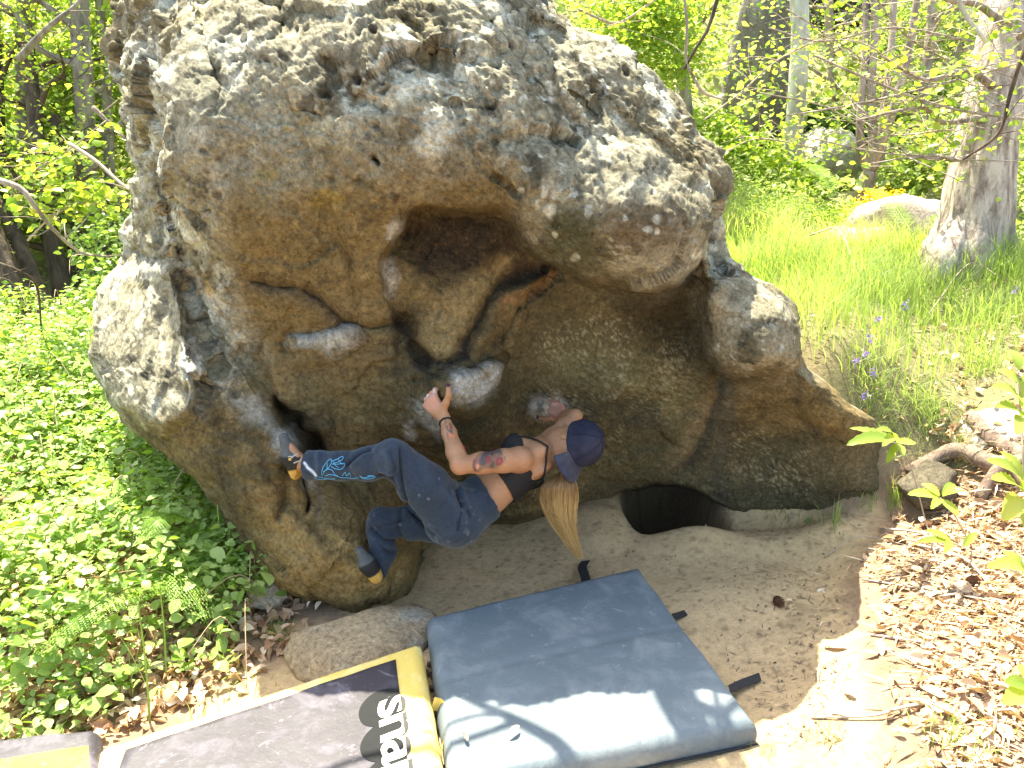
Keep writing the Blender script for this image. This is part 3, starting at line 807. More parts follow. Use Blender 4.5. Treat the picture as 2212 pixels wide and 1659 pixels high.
M_yel = vinyl('yellow_vinyl', (0.72, 0.52, 0.13), (0.80, 0.72, 0.46), 0.5)
M_blk = vinyl('black_vinyl', (0.042, 0.036, 0.045), (0.24, 0.21, 0.26), 0.30, 7)
M_cream = simple_mat('cream_print', (0.78, 0.74, 0.62), 0.6, 0.08)
M_ink = simple_mat('black_print', (0.03, 0.028, 0.03), 0.6, 0.1)
M_logo = simple_mat('dark_print', (0.010, 0.010, 0.011), 0.85, 0.15)
yc = [G(212, 1617, zt), G(908, 1386, zt), G(962, 1705, zt)]
yc.append(yc[0] + (yc[2] - yc[1]) * 0.98)
pad2 = thing('crash_pad', (-0.7, 2.1, 0.0), 'black crash pad with a wide yellow border and big cream lettering', 'crash pad', 'crash pads')
V, F, bil2, UV, T2 = pad_shell(yc, 0.012, zt, 50, 0.03, 0.010, 8)
obj('cushion', V, F, M_yel, pad2)
# the inset black panel, 4 mm proud, following the cushion
def sample(T, u, v):
    n = T.shape[0]; x = np.clip(u * (n - 1), 0, n - 1.001); y = np.clip(v * (n - 1), 0, n - 1.001)
    i = x.astype(int); j = y.astype(int); fx = (x - i)[..., None]; fy = (y - j)[..., None]
    return T[j, i] * (1 - fx) * (1 - fy) + T[j, i + 1] * fx * (1 - fy) + T[j + 1, i] * (1 - fx) * fy + T[j + 1, i + 1] * fx * fy
def sheet(T, u0, u1, v0, v1, lift, n=30, th=0.003):
    uu, vv = np.meshgrid(np.linspace(u0, u1, n), np.linspace(v0, v1, n))
    p = sample(T, uu, vv); a = p + [0, 0, lift]; b_ = p + [0, 0, lift - th]
    ix = np.arange(n * n).reshape(n, n)
    F = np.stack([ix[:-1, :-1], ix[:-1, 1:], ix[1:, 1:], ix[1:, :-1]], -1).reshape(-1, 4)[:, ::-1]
    ring = list(ix[0, :-1]) + list(ix[:-1, -1]) + list(ix[-1, :0:-1]) + list(ix[:0:-1, 0])
    S_ = [(ring[k], ring[(k + 1) % len(ring)], ring[(k + 1) % len(ring)] + n * n, ring[k] + n * n) for k in range(len(ring))]
    return np.concatenate([a.reshape(-1, 3), b_.reshape(-1, 3)]), F.tolist() + S_
V, F = sheet(T2, 0.085, 0.905, 0.085, 0.93, 0.004)
obj('panel', V, F, M_blk, pad2)
# lettering "snap", running down the pad, half on the panel, half on the border
def text_uv(body, size):
    cu = bpy.data.curves.new('t', 'FONT'); cu.body = body; cu.size = size; cu.offset = 0.018 * size; cu.space_character = 0.92
    o = bpy.data.objects.new('t', cu); COL.objects.link(o)
    dg = bpy.context.evaluated_depsgraph_get()
    me = o.evaluated_get(dg).to_mesh()
    V = np.array([v.co[:2] for v in me.vertices]); F = [tuple(p.vertices) for p in me.polygons]
    bpy.data.objects.remove(o, do_unlink=True)
    return V, F
def clip_poly(poly, ax, val, keep_less):
    out = []
    for i in range(len(poly)):
        a, b_ = poly[i], poly[(i + 1) % len(poly)]
        ia = (a[ax] <= val) == keep_less; ib = (b_[ax] <= val) == keep_less
        if ia: out.append(a)
        if ia != ib:
            t = (val - a[ax]) / (b_[ax] - a[ax]); out.append(a + (b_ - a) * t)
    return out
TV, TFc = text_uv('snap', 1.0)
TV -= [TV[:, 0].min(), 0]
tw = TV[:, 0].max()
# text x runs along +v of the pad, text y (height) runs along +u
us, vsz = 0.135, 0.56 / tw
tri = []
for f in TFc:
    for k in range(1, len(f) - 1):
        tri.append(np.array([[0.835 + TV[i, 1] * us * 1.0 / 0.75, 0.365 + TV[i, 0] * vsz] for i in (f[0], f[k], f[k + 1])]))
for name, keep, mt, lift in (('lettering', True, M_cream, 0.0075), ('lettering', False, M_ink, 0.0035)):
    V = []; F = []
    for tr in tri:
        pl = clip_poly(list(tr), 0, 0.905, keep)
        if len(pl) >= 3:
            p = sample(T2, np.array([q[0] for q in pl]), np.array([q[1] for q in pl])) + [0, 0, lift]
            F.append(tuple(range(len(V), len(V) + len(pl)))); V += list(p)
    if V: obj(name, V, F, mt, pad2, smooth=False)
for k, (cu_, cv_, r1, r2) in enumerate(((0.845, 0.40, 0.075, 0.12), (0.845, 0.62, 0.075, 0.12), (0.845, 0.84, 0.075, 0.12))):
    a = np.linspace(0, 2 * math.pi, 40, endpoint=False)
    uu = np.minimum(cu_ + np.cos(a) * r1, 0.903); vv = cv_ + np.sin(a) * r2
    p = sample(T2, np.append(uu, 0.86), np.append(vv, cv_)) + [0, 0, 0.0058 + 0.0002 * k]
    obj('emblem', p, [(40, i, (i + 1) % 40) for i in range(40)], M_logo, pad2, smooth=False)
# small corner flap and side handle strap
q = [g3(790, 1418, .05), g3(818, 1370, .055), g3(835, 1398, .06)]
V = np.array(q + [p_ - [0, 0, 0.006] for p_ in q]); obj('flap', V, [(0, 2, 1), (3, 4, 5), (0, 1, 4, 3), (1, 2, 5, 4), (2, 0, 3, 5)], M_web, pad2, smooth=False)
V, F = strip([g3(935, 1520, .10), g3(955, 1530, .085), g3(962, 1580, .075), g3(955, 1610, .06), g3(950, 1640, .05)], 0.05, (0.3, 0.1, 1)); obj('handle', V, F, M_yel, pad2, smooth=False)
# left pad
lc = [G(-260, 1625, .14), G(208, 1573, .14), G(225, 1760, .14), G(-260, 1820, .14)]
pad3 = thing('crash_pad', (-1.6, 1.9, 0.0), 'black and orange crash pad cut off at the bottom left corner of the photo', 'crash pad', 'crash pads')
V, F, bil3, UV, T3 = pad_shell(lc, 0.012, .14, 40, 0.04, 0.01, 15)
obj('cushion', V, F, M_blk, pad3)
M_org = vinyl('orange_vinyl', (0.62, 0.30, 0.02), (0.7, 0.5, 0.2), 0.3)
uu, vv = np.meshgrid(np.linspace(0.0, 0.955, 24), np.linspace(0, 1, 16)); v0 = 0.42 - 0.20 * uu
V_ = sample(T3, uu, v0 + (0.97 - v0) * vv) + [0, 0, 0.005]; ix = np.arange(24 * 16).reshape(16, 24)
obj('panel', V_, np.stack([ix[:-1, :-1], ix[1:, :-1], ix[1:, 1:], ix[:-1, 1:]], -1).reshape(-1, 4), M_org, pad3)

for k, (x, y) in enumerate(((930, 1440), (938, 1468), (932, 1492), (944, 1510), (936, 1535), (948, 1550), (925, 1458), (946, 1478))):
    g0 = G(x, y, 0.0)
    o = rock('pebble', (g0[0], g0[1], 0.012), (0.016, 0.013, 0.012), 300 + k, (0.22, 0.15, 0.12), 'small brown pebble in the gap between the grey pad and the yellow edged pad', 'pebble', 'pebbles in the gap', n=12)

# ================================================================ THE CLIMBER
class Field:
    def __init__(s, lo, hi, h):
        s.lo = np.asarray(lo, float); s.h = h
        s.n = np.ceil((np.asarray(hi, float) - s.lo) / h).astype(int) + 1
        s.d = np.full(s.n, 0.2, np.float32)
    def box(s, lo, hi):
        a = np.clip(np.floor((lo - s.lo) / s.h).astype(int), 0, s.n - 1)
        b = np.clip(np.ceil((hi - s.lo) / s.h).astype(int) + 1, 1, s.n)
        g = [s.lo[k] + s.h * np.arange(a[k], b[k]) for k in range(3)]
        X, Y, Z = np.meshgrid(*g, indexing='ij', sparse=False)
        return tuple(slice(a[k], b[k]) for k in range(3)), np.stack([X, Y, Z], -1).astype(np.float32)
    def _mix(s, sl, v, k, op):
        d = s.d[sl]
        if op == 'u':
            if k > 0:
                h = np.clip(0.5 + 0.5 * (d - v) / k, 0, 1); s.d[sl] = d * (1 - h) + v * h - k * h * (1 - h)
            else: s.d[sl] = np.minimum(d, v)
        else:
            h = np.clip(0.5 - 0.5 * (d + v) / k, 0, 1); s.d[sl] = d * (1 - h) - v * h + k * h * (1 - h)
    def cone(s, a, b, ra, rb, k=0.02, op='u'):
        a = np.asarray(a, float); b = np.asarray(b, float); m = max(ra, rb) + 0.06
        sl, p = s.box(np.minimum(a, b) - m, np.maximum(a, b) + m)
        e = b - a; t = np.clip(((p - a) @ e) / (e @ e + 1e-12), 0, 1)
        v = np.linalg.norm(p - a - t[..., None] * e, axis=-1) - (ra + (rb - ra) * t)
        s._mix(sl, v, k, op); return s
    def chain(s, pts, rs, k=0.02):
        for i in range(len(pts) - 1): s.cone(pts[i], pts[i + 1], rs[i], rs[i + 1], k)
        return s
    def ell(s, c, ax, r, k=0.02, op='u'):
        """ellipsoid, ax = 3 axis vectors (rows), r = 3 radii"""
        c = np.asarray(c, float); ax = np.asarray(ax, float); r = np.asarray(r, float)
        m = r.max() + 0.06
        sl, p = s.box(c - m, c + m)
        q = (p - c) @ ax.T
        k0 = np.linalg.norm(q / r, axis=-1); k1 = np.linalg.norm(q / (r * r), axis=-1) + 1e-9
        s._mix(sl, k0 * (k0 - 1) / k1, k, op); return s
    def pts(s):
        g = [s.lo[k] + s.h * np.arange(s.n[k]) for k in range(3)]
        return np.stack(np.meshgrid(*g, indexing='ij'), -1)
    def mesh(s):
        d = s.d; n = s.n
        inside = d < 0
        c = np.array([[i, j, k] for i in (0, 1) for j in (0, 1) for k in (0, 1)])
        m = n - 1
        cnt = sum(inside[a:a + m[0], b:b + m[1], e:e + m[2]].astype(np.int8) for a, b, e in c)
        act = (cnt > 0) & (cnt < 8)
        I = np.argwhere(act)
        idx = -np.ones(m, np.int64); idx[tuple(I.T)] = np.arange(len(I))
        vals = np.stack([d[I[:, 0] + a, I[:, 1] + b, I[:, 2] + e] for a, b, e in c], 1)
        acc = np.zeros((len(I), 3)); num = np.zeros(len(I))
        for p in range(8):
            for q in range(p + 1, 8):
                if np.abs(c[p] - c[q]).sum() != 1: continue
                va, vb = vals[:, p], vals[:, q]
                x = (va < 0) != (vb < 0)
                t = np.where(x, va / np.where(x, va - vb, 1), 0)
                acc += np.where(x[:, None], c[p] + t[:, None] * (c[q] - c[p]), 0); num += x
        V = s.lo + s.h * (I + acc / num[:, None])
        F = []
        for ax in range(3):
            o = [1, 1, 1]; o[ax] = 0
            u, w = [(1, 2), (2, 0), (0, 1)][ax]
            sl0 = [slice(1, m[k]) for k in range(3)]; sl0[ax] = slice(0, m[ax])
            A0 = inside[tuple(sl0)]
            sl1 = list(sl0); sl1[ax] = slice(1, m[ax] + 1)
            B0 = inside[tuple(sl1)]
            x = np.argwhere(A0 != B0)
            fl = A0[tuple(x.T)]
            base = x + np.array(o)
            du = np.zeros(3, int); du[u] = 1; dw = np.zeros(3, int); dw[w] = 1
            q = [idx[tuple((base - du - dw).T)], idx[tuple((base - dw).T)], idx[tuple(base.T)], idx[tuple((base - du).T)]]
            f = np.stack(q, 1)
            ok = (f >= 0).all(1)
            f = f[ok]; fl = fl[ok]
            f[~fl] = f[~fl][:, ::-1]
            F.append(f)
        return V, np.concatenate(F).astype(np.int32)
def vnormals(V, F):
    n = np.zeros_like(V)
    fn = np.cross(V[F[:, 2]] - V[F[:, 0]], V[F[:, 3]] - V[F[:, 1]])
    for k in range(4): np.add.at(n, F[:, k], fn)
    return n / (np.linalg.norm(n, axis=1)[:, None] + 1e-12)
def W(px, py, Y): return P(px, py, Y)
def unit(v): v = np.asarray(v, float); return v / np.linalg.norm(v)
def frame(x, y):
    x = unit(x); z = unit(np.cross(x, y)); y = np.cross(z, x); return np.stack([x, y, z])

LS, RS = W(1121, 992, 3.00), W(1172, 962, 3.24)
LE, RE = W(993, 1005, 2.86), W(1243, 898, 3.34)
LWr, RWr = W(961, 906, 3.04), W(1214, 902, 3.50)
NK = W(1172, 985, 3.13)
CH = W(1128, 1008, 3.12)
WA = W(1050, 1072, 3.02)
PV = W(1000, 1108, 2.97)
HD = W(1243, 960, 3.13)
spine = unit(NK - WA)
lat = unit(LS - RS); lat = unit(lat - spine * np.dot(lat, spine))
dor = unit(np.cross(lat, spine))
if dor[1] > 0: dor = -dor                      # her back, towards the viewer

B_ = Field(W(560, 1290, 2.75) - [0.05, 0.15, 0.10], W(1330, 790, 3.75) + [0.05, 0.05, 0.24], 0.0042)
tf = np.stack([spine, lat, dor])
def torso(F, g=0.0, k=0.03):
    F.ell(CH + spine * 0.01 - dor * 0.01, tf, (0.135 + g, 0.128 + g, 0.088 + g), k)
    F.ell(CH + spine * 0.085 - dor * 0.005, tf, (0.07 + g, 0.140 + g, 0.060 + g), k)
    F.cone(CH - spine * 0.02, WA, 0.090 + g, 0.082 + g, k)
    F.ell((CH + WA) / 2 - spine * 0.01, tf, (0.11 + g, 0.108 + g, 0.078 + g), k)
    return F
torso(B_)
for sgn, sh in ((1, LS), (-1, RS)):
    B_.ell(CH + lat * sgn * 0.072 + spine * 0.045 + dor * 0.062, tf, (0.058, 0.046, 0.020), 0.025)   # shoulder blade
    B_.ell(CH + lat * sgn * 0.058 - dor * 0.085 + spine * 0.02, tf, (0.055, 0.052, 0.045), 0.03)      # chest
B_.cone(CH + spine * 0.10 + dor * 0.070, WA + dor * 0.088, 0.006, 0.005, 0.03, 's')                  # spine furrow
B_.cone(WA, PV, 0.085, 0.10, 0.03)
B_.chain([NK - spine * 0.03, NK + spine * 0.01, HD + (NK - HD) * 0.35], [0.062, 0.050, 0.048], 0.03)
for sh, el, wr, q_ in ((LS, LE, LWr, 1.0), (RS, RE, RWr, 0.80)):
    B_.cone(NK - spine * 0.02, sh, 0.040, 0.040, 0.035)
    m1 = sh * 0.72 + el * 0.28
    B_.chain([sh, m1, sh * 0.35 + el * 0.65, el], [0.052 * q_, 0.045 * q_, 0.040 * q_, 0.033 * q_], 0.025)
    fm = el * 0.72 + wr * 0.28
    B_.chain([el, fm, el * 0.3 + wr * 0.7, wr], [0.034 * q_, 0.036 * q_, 0.028, 0.0215], 0.018)
    B_.ell(el, np.eye(3), (0.033 * q_, 0.033 * q_, 0.033 * q_), 0.01)
# ---- left hand crimping the edge of the chalked block: palm seen from its back, thumb up
def hand(F, wr, kn, nrm, thumb_pts, tips, thumb_side):
    """wr wrist, kn knuckle centre, nrm back-of-hand normal, tips = list of joint lists"""
    d = unit(kn - wr); sd = unit(np.cross(d, nrm)) * thumb_side
    F.chain([wr, wr * 0.55 + kn * 0.45], [0.0215, 0.020], 0.015)
    for o, r in ((-0.030, 0.0130), (-0.010, 0.0140), (0.010, 0.0145), (0.030, 0.0140)):
        F.cone(wr + sd * o * 0.45 + d * 0.012, kn + sd * o, 0.0150, r, 0.012)
    for k, js in enumerate(tips):
        o = (0.031, 0.0105, -0.0105, -0.030)[k]
        pts = [kn + sd * o - d * 0.01] + js
        rr = (0.0102, 0.0092, 0.0083, 0.0072) if k < 3 else (0.0090, 0.0080, 0.0072, 0.0062)
        F.chain(pts, rr[:len(pts)], 0.004)
    F.chain(thumb_pts, [0.0175, 0.0135, 0.0115, 0.0092][:len(thumb_pts)], 0.010)
    return sd, d
kn = W(929, 866, 3.08)
nl = unit(np.array([-0.55, -0.75, 0.25]))
d = unit(kn - LWr); sdL = unit(np.cross(d, nl))
thumbdir = 1 if sdL[0] > 0 else -1
sdL = sdL * thumbdir
tipsL = []
for k, o in enumerate((0.031, 0.0105, -0.0105, -0.030)):
    b0 = kn + sdL * o
    j1 = b0 + d * 0.022 - nl * 0.012 + np.array([0.006, 0, 0.010])
    j2 = j1 - nl * 0.020 + np.array([0.012, 0.012, 0.006])
    j3 = j2 - nl * 0.010 + np.array([0.012, 0.012, -0.004])
    tipsL.append([j1, j2, j3])
thL = [LWr * 0.7 + kn * 0.3 + sdL * 0.012, W(963, 870, 3.045), W(970, 851, 3.04), W(968, 833, 3.05)]
hand(B_, LWr, kn, nl, thL, tipsL, thumbdir)
# ---- right hand spread on the dark hold, fingers pointing up the wall
kn2 = W(1201, 883, 3.545)
n2_ = unit(np.array([0.15, -0.8, 0.55]))
d2 = unit(kn2 - RWr)
tipsR = []
for (x1, y1, x2, y2) in ((1190, 876, 1182, 866), (1195, 873, 1187, 862), (1201, 872, 1195, 863), (1208, 873, 1205, 866)):
    tipsR.append([W(x1, y1, 3.56), W((x1 + x2) / 2, (y1 + y2) / 2 - 1, 3.585), W(x2, y2, 3.60)])
thR = [RWr * 0.55 + kn2 * 0.45, W(1194, 903, 3.53), W(1178, 905, 3.55), W(1162, 902, 3.57)]
sd2 = unit(np.cross(d2, n2_))
hand(B_, RWr, kn2, n2_, thR, tipsR, 1 if sd2[0] < 0 else -1)
# ---- head, turned to the wall
fwd = unit(np.array([-0.05, 0.86, 0.50]))                     # where the face looks: up at the wall
crown = unit(np.array([0.84, -0.32, 0.10])); crown = unit(crown - fwd * np.dot(crown, fwd))
side = np.cross(fwd, crown)
hf = np.stack([fwd, side, crown])
B_.ell(HD, hf, (0.092, 0.074, 0.098), 0.02)
B_.ell(HD + fwd * 0.045 - crown * 0.065, hf, (0.050, 0.052, 0.055), 0.03)
B_.ell(HD + fwd * 0.075 - crown * 0.100, hf, (0.020, 0.024, 0.016), 0.02)   # chin
B_.cone(HD + fwd * 0.088 - crown * 0.005, HD + fwd * 0.112 - crown * 0.038, 0.007, 0.011, 0.012)   # nose
for sg in (-1, 1):
    B_.ell(HD + fwd * 0.083 + side * sg * 0.030 - crown * 0.004, hf, (0.010, 0.013, 0.008), 0.008, 's')
    B_.ell(HD + side * sg * 0.074 - crown * 0.020, hf, (0.020, 0.009, 0.030), 0.006)    # ears
    B_.cone(HD + fwd * 0.090 + side * sg * 0.012 + crown * 0.014, HD + fwd * 0.080 + side * sg * 0.045 + crown * 0.012, 0.006, 0.005, 0.01)
B_.cone(HD + fwd * 0.096 + side * 0.018 - crown * 0.064, HD + fwd * 0.096 - side * 0.018 - crown * 0.064, 0.006, 0.006, 0.006)
# ---- legs (inside the jeans) and ankles
LH, RH = PV + lat * 0.075 - spine * 0.06, PV - lat * 0.085 - spine * 0.06
LK, RK = W(846, 990, 2.86), W(823, 1128, 3.02)
LA, RA = W(650, 999, 2.97), W(812, 1232, 2.95)
B_.ell(PV - spine * 0.02, tf, (0.10, 0.125, 0.085), 0.03)
B_.chain([LH, W(915, 1050, 2.87), LK + np.array([0.01, 0, 0.0]), W(800, 1002, 2.88), W(740, 1006, 2.91), LA], [0.075, 0.060, 0.046, 0.044, 0.036, 0.030], 0.02)
B_.chain([RH, W(890, 1130, 3.04), RK, W(826, 1160, 3.0), W(824, 1195, 2.97), RA], [0.070, 0.036, 0.034, 0.032, 0.030, 0.028], 0.02)
LTo, LHe = W(613, 945, 3.00), W(641, 1022, 2.985)
RTo, RHe = W(777, 1190, 2.90), W(812, 1246, 2.90)
B_.chain([LA, LA * 0.5 + LTo * 0.5, LTo], [0.028, 0.018, 0.010], 0.01); B_.cone(LA, LHe, 0.024, 0.012, 0.01)
B_.chain([RA, RA * 0.5 + RTo * 0.5, RTo], [0.026, 0.018, 0.010], 0.01); B_.cone(RA, RHe, 0.022, 0.012, 0.01)
V, F = B_.mesh()
BV = V
bx_, by_ = proj(V)
nb = vnormals(V, F)
tocam = (nb * (V - np.array([0, 0, H]))).sum(1) < 0
skin = np.ones((len(V), 3)) * np.array([0.345, 0.175, 0.095])
skin *= (1 + 0.07 * fbm(V, 30, 3, 201) + 0.07 * fbm(V, 7, 3, 202))[:, None]
def paint(colr, f):
    global skin
    f = np.clip(f, 0, 1)[:, None]; skin = skin * (1 - f) + np.array(colr) * f
redness = sstep(0.07, 0.0, np.linalg.norm(V - (CH + spine * 0.085 + dor * 0.08 + lat * 0.02), axis=1))
paint((0.52, 0.20, 0.13), redness * 0.5)
paint((0.50, 0.20, 0.14), sstep(0.045, 0.02, np.linalg.norm(V - LE, axis=1)) * 0.35)
for q in (kn, kn2) : paint((0.56, 0.27, 0.22), sstep(0.075, 0.03, np.linalg.norm(V - q, axis=1)) * 0.5)
for q in (W(930, 848, 3.1), W(1185, 866, 3.58)): paint((0.66, 0.60, 0.57), sstep(0.045, 0.02, np.linalg.norm(V - q, axis=1)) * sstep(-0.3, 0.3, fbm(V, 60, 2, 203)) * 0.7)
# tattoos, printed on the skin
def Z2(x, y): return 864 + x * 0.2864, 777.6 + y * 0.2864
def tat(poly, colr, a=0.85, soft=1.2):
    pl = [Z2(*q) for q in poly]
    paint(colr, sstep(soft, -soft, pdist(bx_, by_, pl)) * a * tocam)
ink = (0.055, 0.048, 0.055); red = (0.20, 0.035, 0.04); grn = (0.05, 0.10, 0.045); org = (0.50, 0.17, 0.09)
tat([(548,790),(565,740),(600,700),(655,668),(720,664),(765,672),(780,720),(765,790),(700,820),(640,818),(600,842),(560,840)], (0.10, 0.06, 0.05), 0.65, 3)
tat([(560,750),(578,742),(562,800),(580,835),(600,842),(570,842),(552,810)], red, 0.8)
tat([(600,760),(612,720),(640,690),(662,676),(680,700),(655,740),(650,790),(625,800),(602,790)], ink)
tat([(668,676),(760,668),(772,715),(745,700),(715,705),(690,730),(680,705)], ink, 0.8)
tat([(640,745),(662,720),(690,735),(688,770),(660,785)], red)
tat([(672,800),(700,755),(712,770),(708,815),(680,812)], ink, 0.8)
tat([(722,752),(748,730),(775,738),(782,768),(760,795),(735,800),(718,780)], red, 0.95)
tat([(735,760),(752,748),(765,760),(752,778)], (0.30, 0.07, 0.07), 0.8)
tat([(782,735),(798,722),(792,760)], grn); tat([(716,812),(740,800),(724,824)], grn); tat([(738,715),(756,708),(748,728)], grn); tat([(700,790),(715,780),(718,800)], grn)
tat([(572,790),(590,780),(600,800),(588,825),(574,815)], (0.50, 0.22, 0.15), 0.9)
tat([(555,745),(560,742),(556,800),(576,842),(562,838),(546,800)], ink, 0.9)
tat([(345,500),(385,475),(398,520),(402,560),(370,545),(350,530)], ink, 0.75)
tat([(358,490),(372,484),(376,520),(362,525)], org, 0.8)
tat([(358,545),(432,568),(405,582),(380,585),(362,615),(366,570)], org, 0.8); tat([(350,545),(362,548),(370,612),(360,596)], ink, 0.7)
tat([(470,640),(482,625),(498,632),(512,650),(510,675),(492,685),(476,665)], (0.30, 0.04, 0.06), 0.85)
tat([(335,450),(345,440),(352,465),(342,500)], ink, 0.6)
polish = (0.03, 0.01, 0.04)
for q in (thL[-1], thR[-1]): paint(polish, sstep(0.0105, 0.008, np.linalg.norm(V - (q + np.array([0, -0.003, 0.002])), axis=1)) * (tocam | True))
sk, nt, b = mat_base('skin', 0.5, 0.35)
c = mixc(nt, 1.0, attr(nt, 'tint'), ramp(nt, noise(nt, 90, 4, 0.6), [(0.3, 0.90), (0.7, 1.08)]), 'MULTIPLY')
nt.links.new(c, b.inputs['Base Color'])
b.inputs['Subsurface Weight'].default_value = 0.10
b.inputs['Subsurface Radius'].default_value = (0.02, 0.008, 0.004)
b.inputs['Subsurface Scale'].default_value = 0.5
bump(nt, b, noise(nt, 260, 3), 0.12, 0.001)
woman = thing('person', PV - np.array([0, 0, 0.25]), 'woman climber in blue flared jeans, black crop top and navy cap hanging on the boulder', 'person')
obj('body', V, F, sk, woman, attrs={'tint': np.clip(skin, 0.01, 0.9)})

# ---- jeans
J = Field(W(600, 1300, 2.7) - [0, 0.12, 0.05], W(1100, 910, 3.35) + [0, 0, 0.20], 0.0045)
butt = W(985, 1122, 2.93)
J.ell(butt + lat * 0.035, tf, (0.115, 0.100, 0.110), 0.03)
J.ell(PV - lat * 0.05 - spine * 0.02, tf, (0.115, 0.105, 0.105), 0.03)
J.cone(WA - spine * 0.005, PV - spine * 0.03, 0.098, 0.115, 0.035)
J.ell(WA - spine * 0.03, tf, (0.07, 0.122, 0.095), 0.03)
LHj = W(975, 1110, 2.92)
J.chain([LHj, W(915, 1050, 2.87), LK + np.array([0.01, 0, 0.0]), W(800, 1002, 2.88), W(740, 1006, 2.91), W(676, 1005, 2.95)], [0.122, 0.094, 0.068, 0.062, 0.053, 0.058], 0.035)
J.chain([W(676, 1005, 2.95), W(668, 1005, 2.96)], [0.059, 0.062], 0.01)
J.chain([W(960, 1125, 3.05), W(890, 1130, 3.04), RK, W(826, 1160, 3.0), W(826, 1195, 2.97), W(815, 1235, 2.94)], [0.100, 0.070, 0.060, 0.055, 0.055, 0.044], 0.025)
p = J.pts().astype(np.float32)
# open the hems and the waist
def cut(F, p, c, n, rad, k=0.004):
    v = (p - c) @ unit(n)                                   # positive beyond the plane
    near = np.linalg.norm(p - c, axis=-1) < rad
    F.d = np.where(near, np.maximum(F.d, v), F.d).astype(np.float32)
hemL, hdL = W(664, 1005, 2.955), unit(W(664, 1005, 2.955) - W(740, 1006, 2.91))
hemR, hdR = W(810, 1244, 2.935), unit(W(810, 1244, 2.935) - W(826, 1195, 2.97))
cut(J, p, hemL, hdL, 0.15); cut(J, p, hemR, hdR, 0.13)
wc = WA + spine * 0.008
cut(J, p, wc, spine + dor * 0.05, 0.20)
# hollow openings round ankle and waist
J.cone(hemL - hdL * 0.03, hemL + hdL * 0.05, 0.050, 0.055, 0.004, 's')
J.cone(hemR - hdR * 0.03, hemR + hdR * 0.05, 0.036, 0.040, 0.004, 's')
del p
V, F = J.mesh()
nj = vnormals(V, F)
jx, jy = proj(V)
# folds: wrinkles bunch at knee, hip and hem
def foldline(pts, amp, w):
    d = pdist(jx, jy, pts, False); side_ = (nj @ np.array([0, -1, 0])) > -0.2
    return amp * np.exp(-(d / w) ** 2) * side_
Z1 = lambda x, y: (561.6 + x * 0.3125, 777.6 + y * 0.3125)
disp = np.zeros(len(V))
for ln_, am, w_ in (([(965,620),(975,760),(985,900),(1010,1010),(1100,1110)], -0.010, 4), ([(600,730),(680,650),(760,620)], -0.009, 4), ([(640,720),(720,660),(800,630)], 0.006, 5),
        ([(820,800),(900,820),(940,880)], -0.008, 4), ([(840,760),(920,790),(960,860)], 0.006, 4), ([(1370,890),(1400,1000),(1370,1180)], -0.009, 4), ([(1350,900),(1380,960),(1450,1080)], -0.007, 4),
        ([(1395,900),(1420,1000),(1400,1120)], 0.006, 5), ([(1250,900),(1330,980),(1380,1080)], 0.005, 7), ([(760,1180),(850,1150),(1000,1100)], -0.005, 3), ([(770,1170),(860,1240),(940,1250)], -0.009, 4),
        ([(780,1210),(860,1290),(930,1290)], 0.006, 4), ([(820,1250),(880,1320),(920,1330)], -0.007, 4), ([(1060,1060),(1140,1160),(1240,1240)], -0.008, 4), ([(340,640),(420,640),(520,650)], 0.005, 5),
        ([(980,1010),(960,1180),(990,1240)], -0.006, 5), ([(870,640),(900,720),(890,800)], 0.005, 6), ([(900,640),(930,740),(920,820)], -0.005, 4), ([(790,1400),(830,1440),(850,1490)], -0.006, 4),
        ([(1130,760),(1180,860),(1240,940)], 0.004, 9), ([(400,660),(410,740),(390,810)], 0.005, 6)):
    disp += foldline([Z1(*q) for q in ln_], am, w_)
ax_ = unit(LK - LHj)
disp += 0.0035 * fbm(V @ np.stack([ax_, lat, np.cross(ax_, lat)]).T * [3.0, 1, 1] , 9, 3, 301) + 0.0016 * fbm(V, 34, 2, 302)
disp += 0.0035 * np.sin(60 * ((V - LK) @ ax_) + 4 * fbm(V, 8, 2, 303)) * sstep(0.13, 0.05, np.linalg.norm(V - LK, axis=1))
disp += 0.0035 * np.sin(70 * V[:, 2] + 4 * fbm(V, 8, 2, 304)) * sstep(0.13, 0.05, np.linalg.norm(V - (RK + hdR * 0.06), axis=1))
disp = disp * 1.5
V = V + nj * disp[:, None]
dn = np.ones((len(V), 3)) * np.array([0.021, 0.031, 0.050])
fade = sstep(0.0, 0.5, fbm(V, 8, 4, 305)) * 0.15 + sstep(0.17, 0.05, np.linalg.norm(V - butt, axis=1)) * 0.55
dn = dn * (1 - 0.5 * fade[:, None]) + np.array([0.075, 0.092, 0.125]) * 0.5 * fade[:, None]
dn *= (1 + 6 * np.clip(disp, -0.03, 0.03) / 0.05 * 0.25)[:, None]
ck = 0.25 * sstep(0.34, 0.5, fbm(V, 40, 3, 306)) * sstep(0.1, 0.5, fbm(V, 6, 2, 307) + 0.2)
dn = dn * (1 - 0.35 * ck[:, None]) + 0.35 * ck[:, None] * np.array([0.5, 0.5, 0.52])
for (x, y, r) in ((1458,1250,5), (965,1140,9), (1100,935,7), (1240,820,6), (780,1170,12), (1330,905,4), (1165,960,9)):
    q = Z1(x, y); f = sstep(r * 0.5, r * 0.15, np.hypot(jx - q[0], jy - q[1]))[:, None] * 0.6; dn = dn * (1 - f * 0.45) + f * 0.45 * np.array([0.35, 0.36, 0.4])
f = (sstep(5, 0, pdist(jx, jy, [Z1(305, 710), Z1(330, 745), Z1(390, 790)], False)) * 0.85)[:, None]; dn = dn * (1 - f) + f * np.array([0.55, 0.62, 0.75])
jm, nt, b = mat_base('denim', 0.9, 0.15)
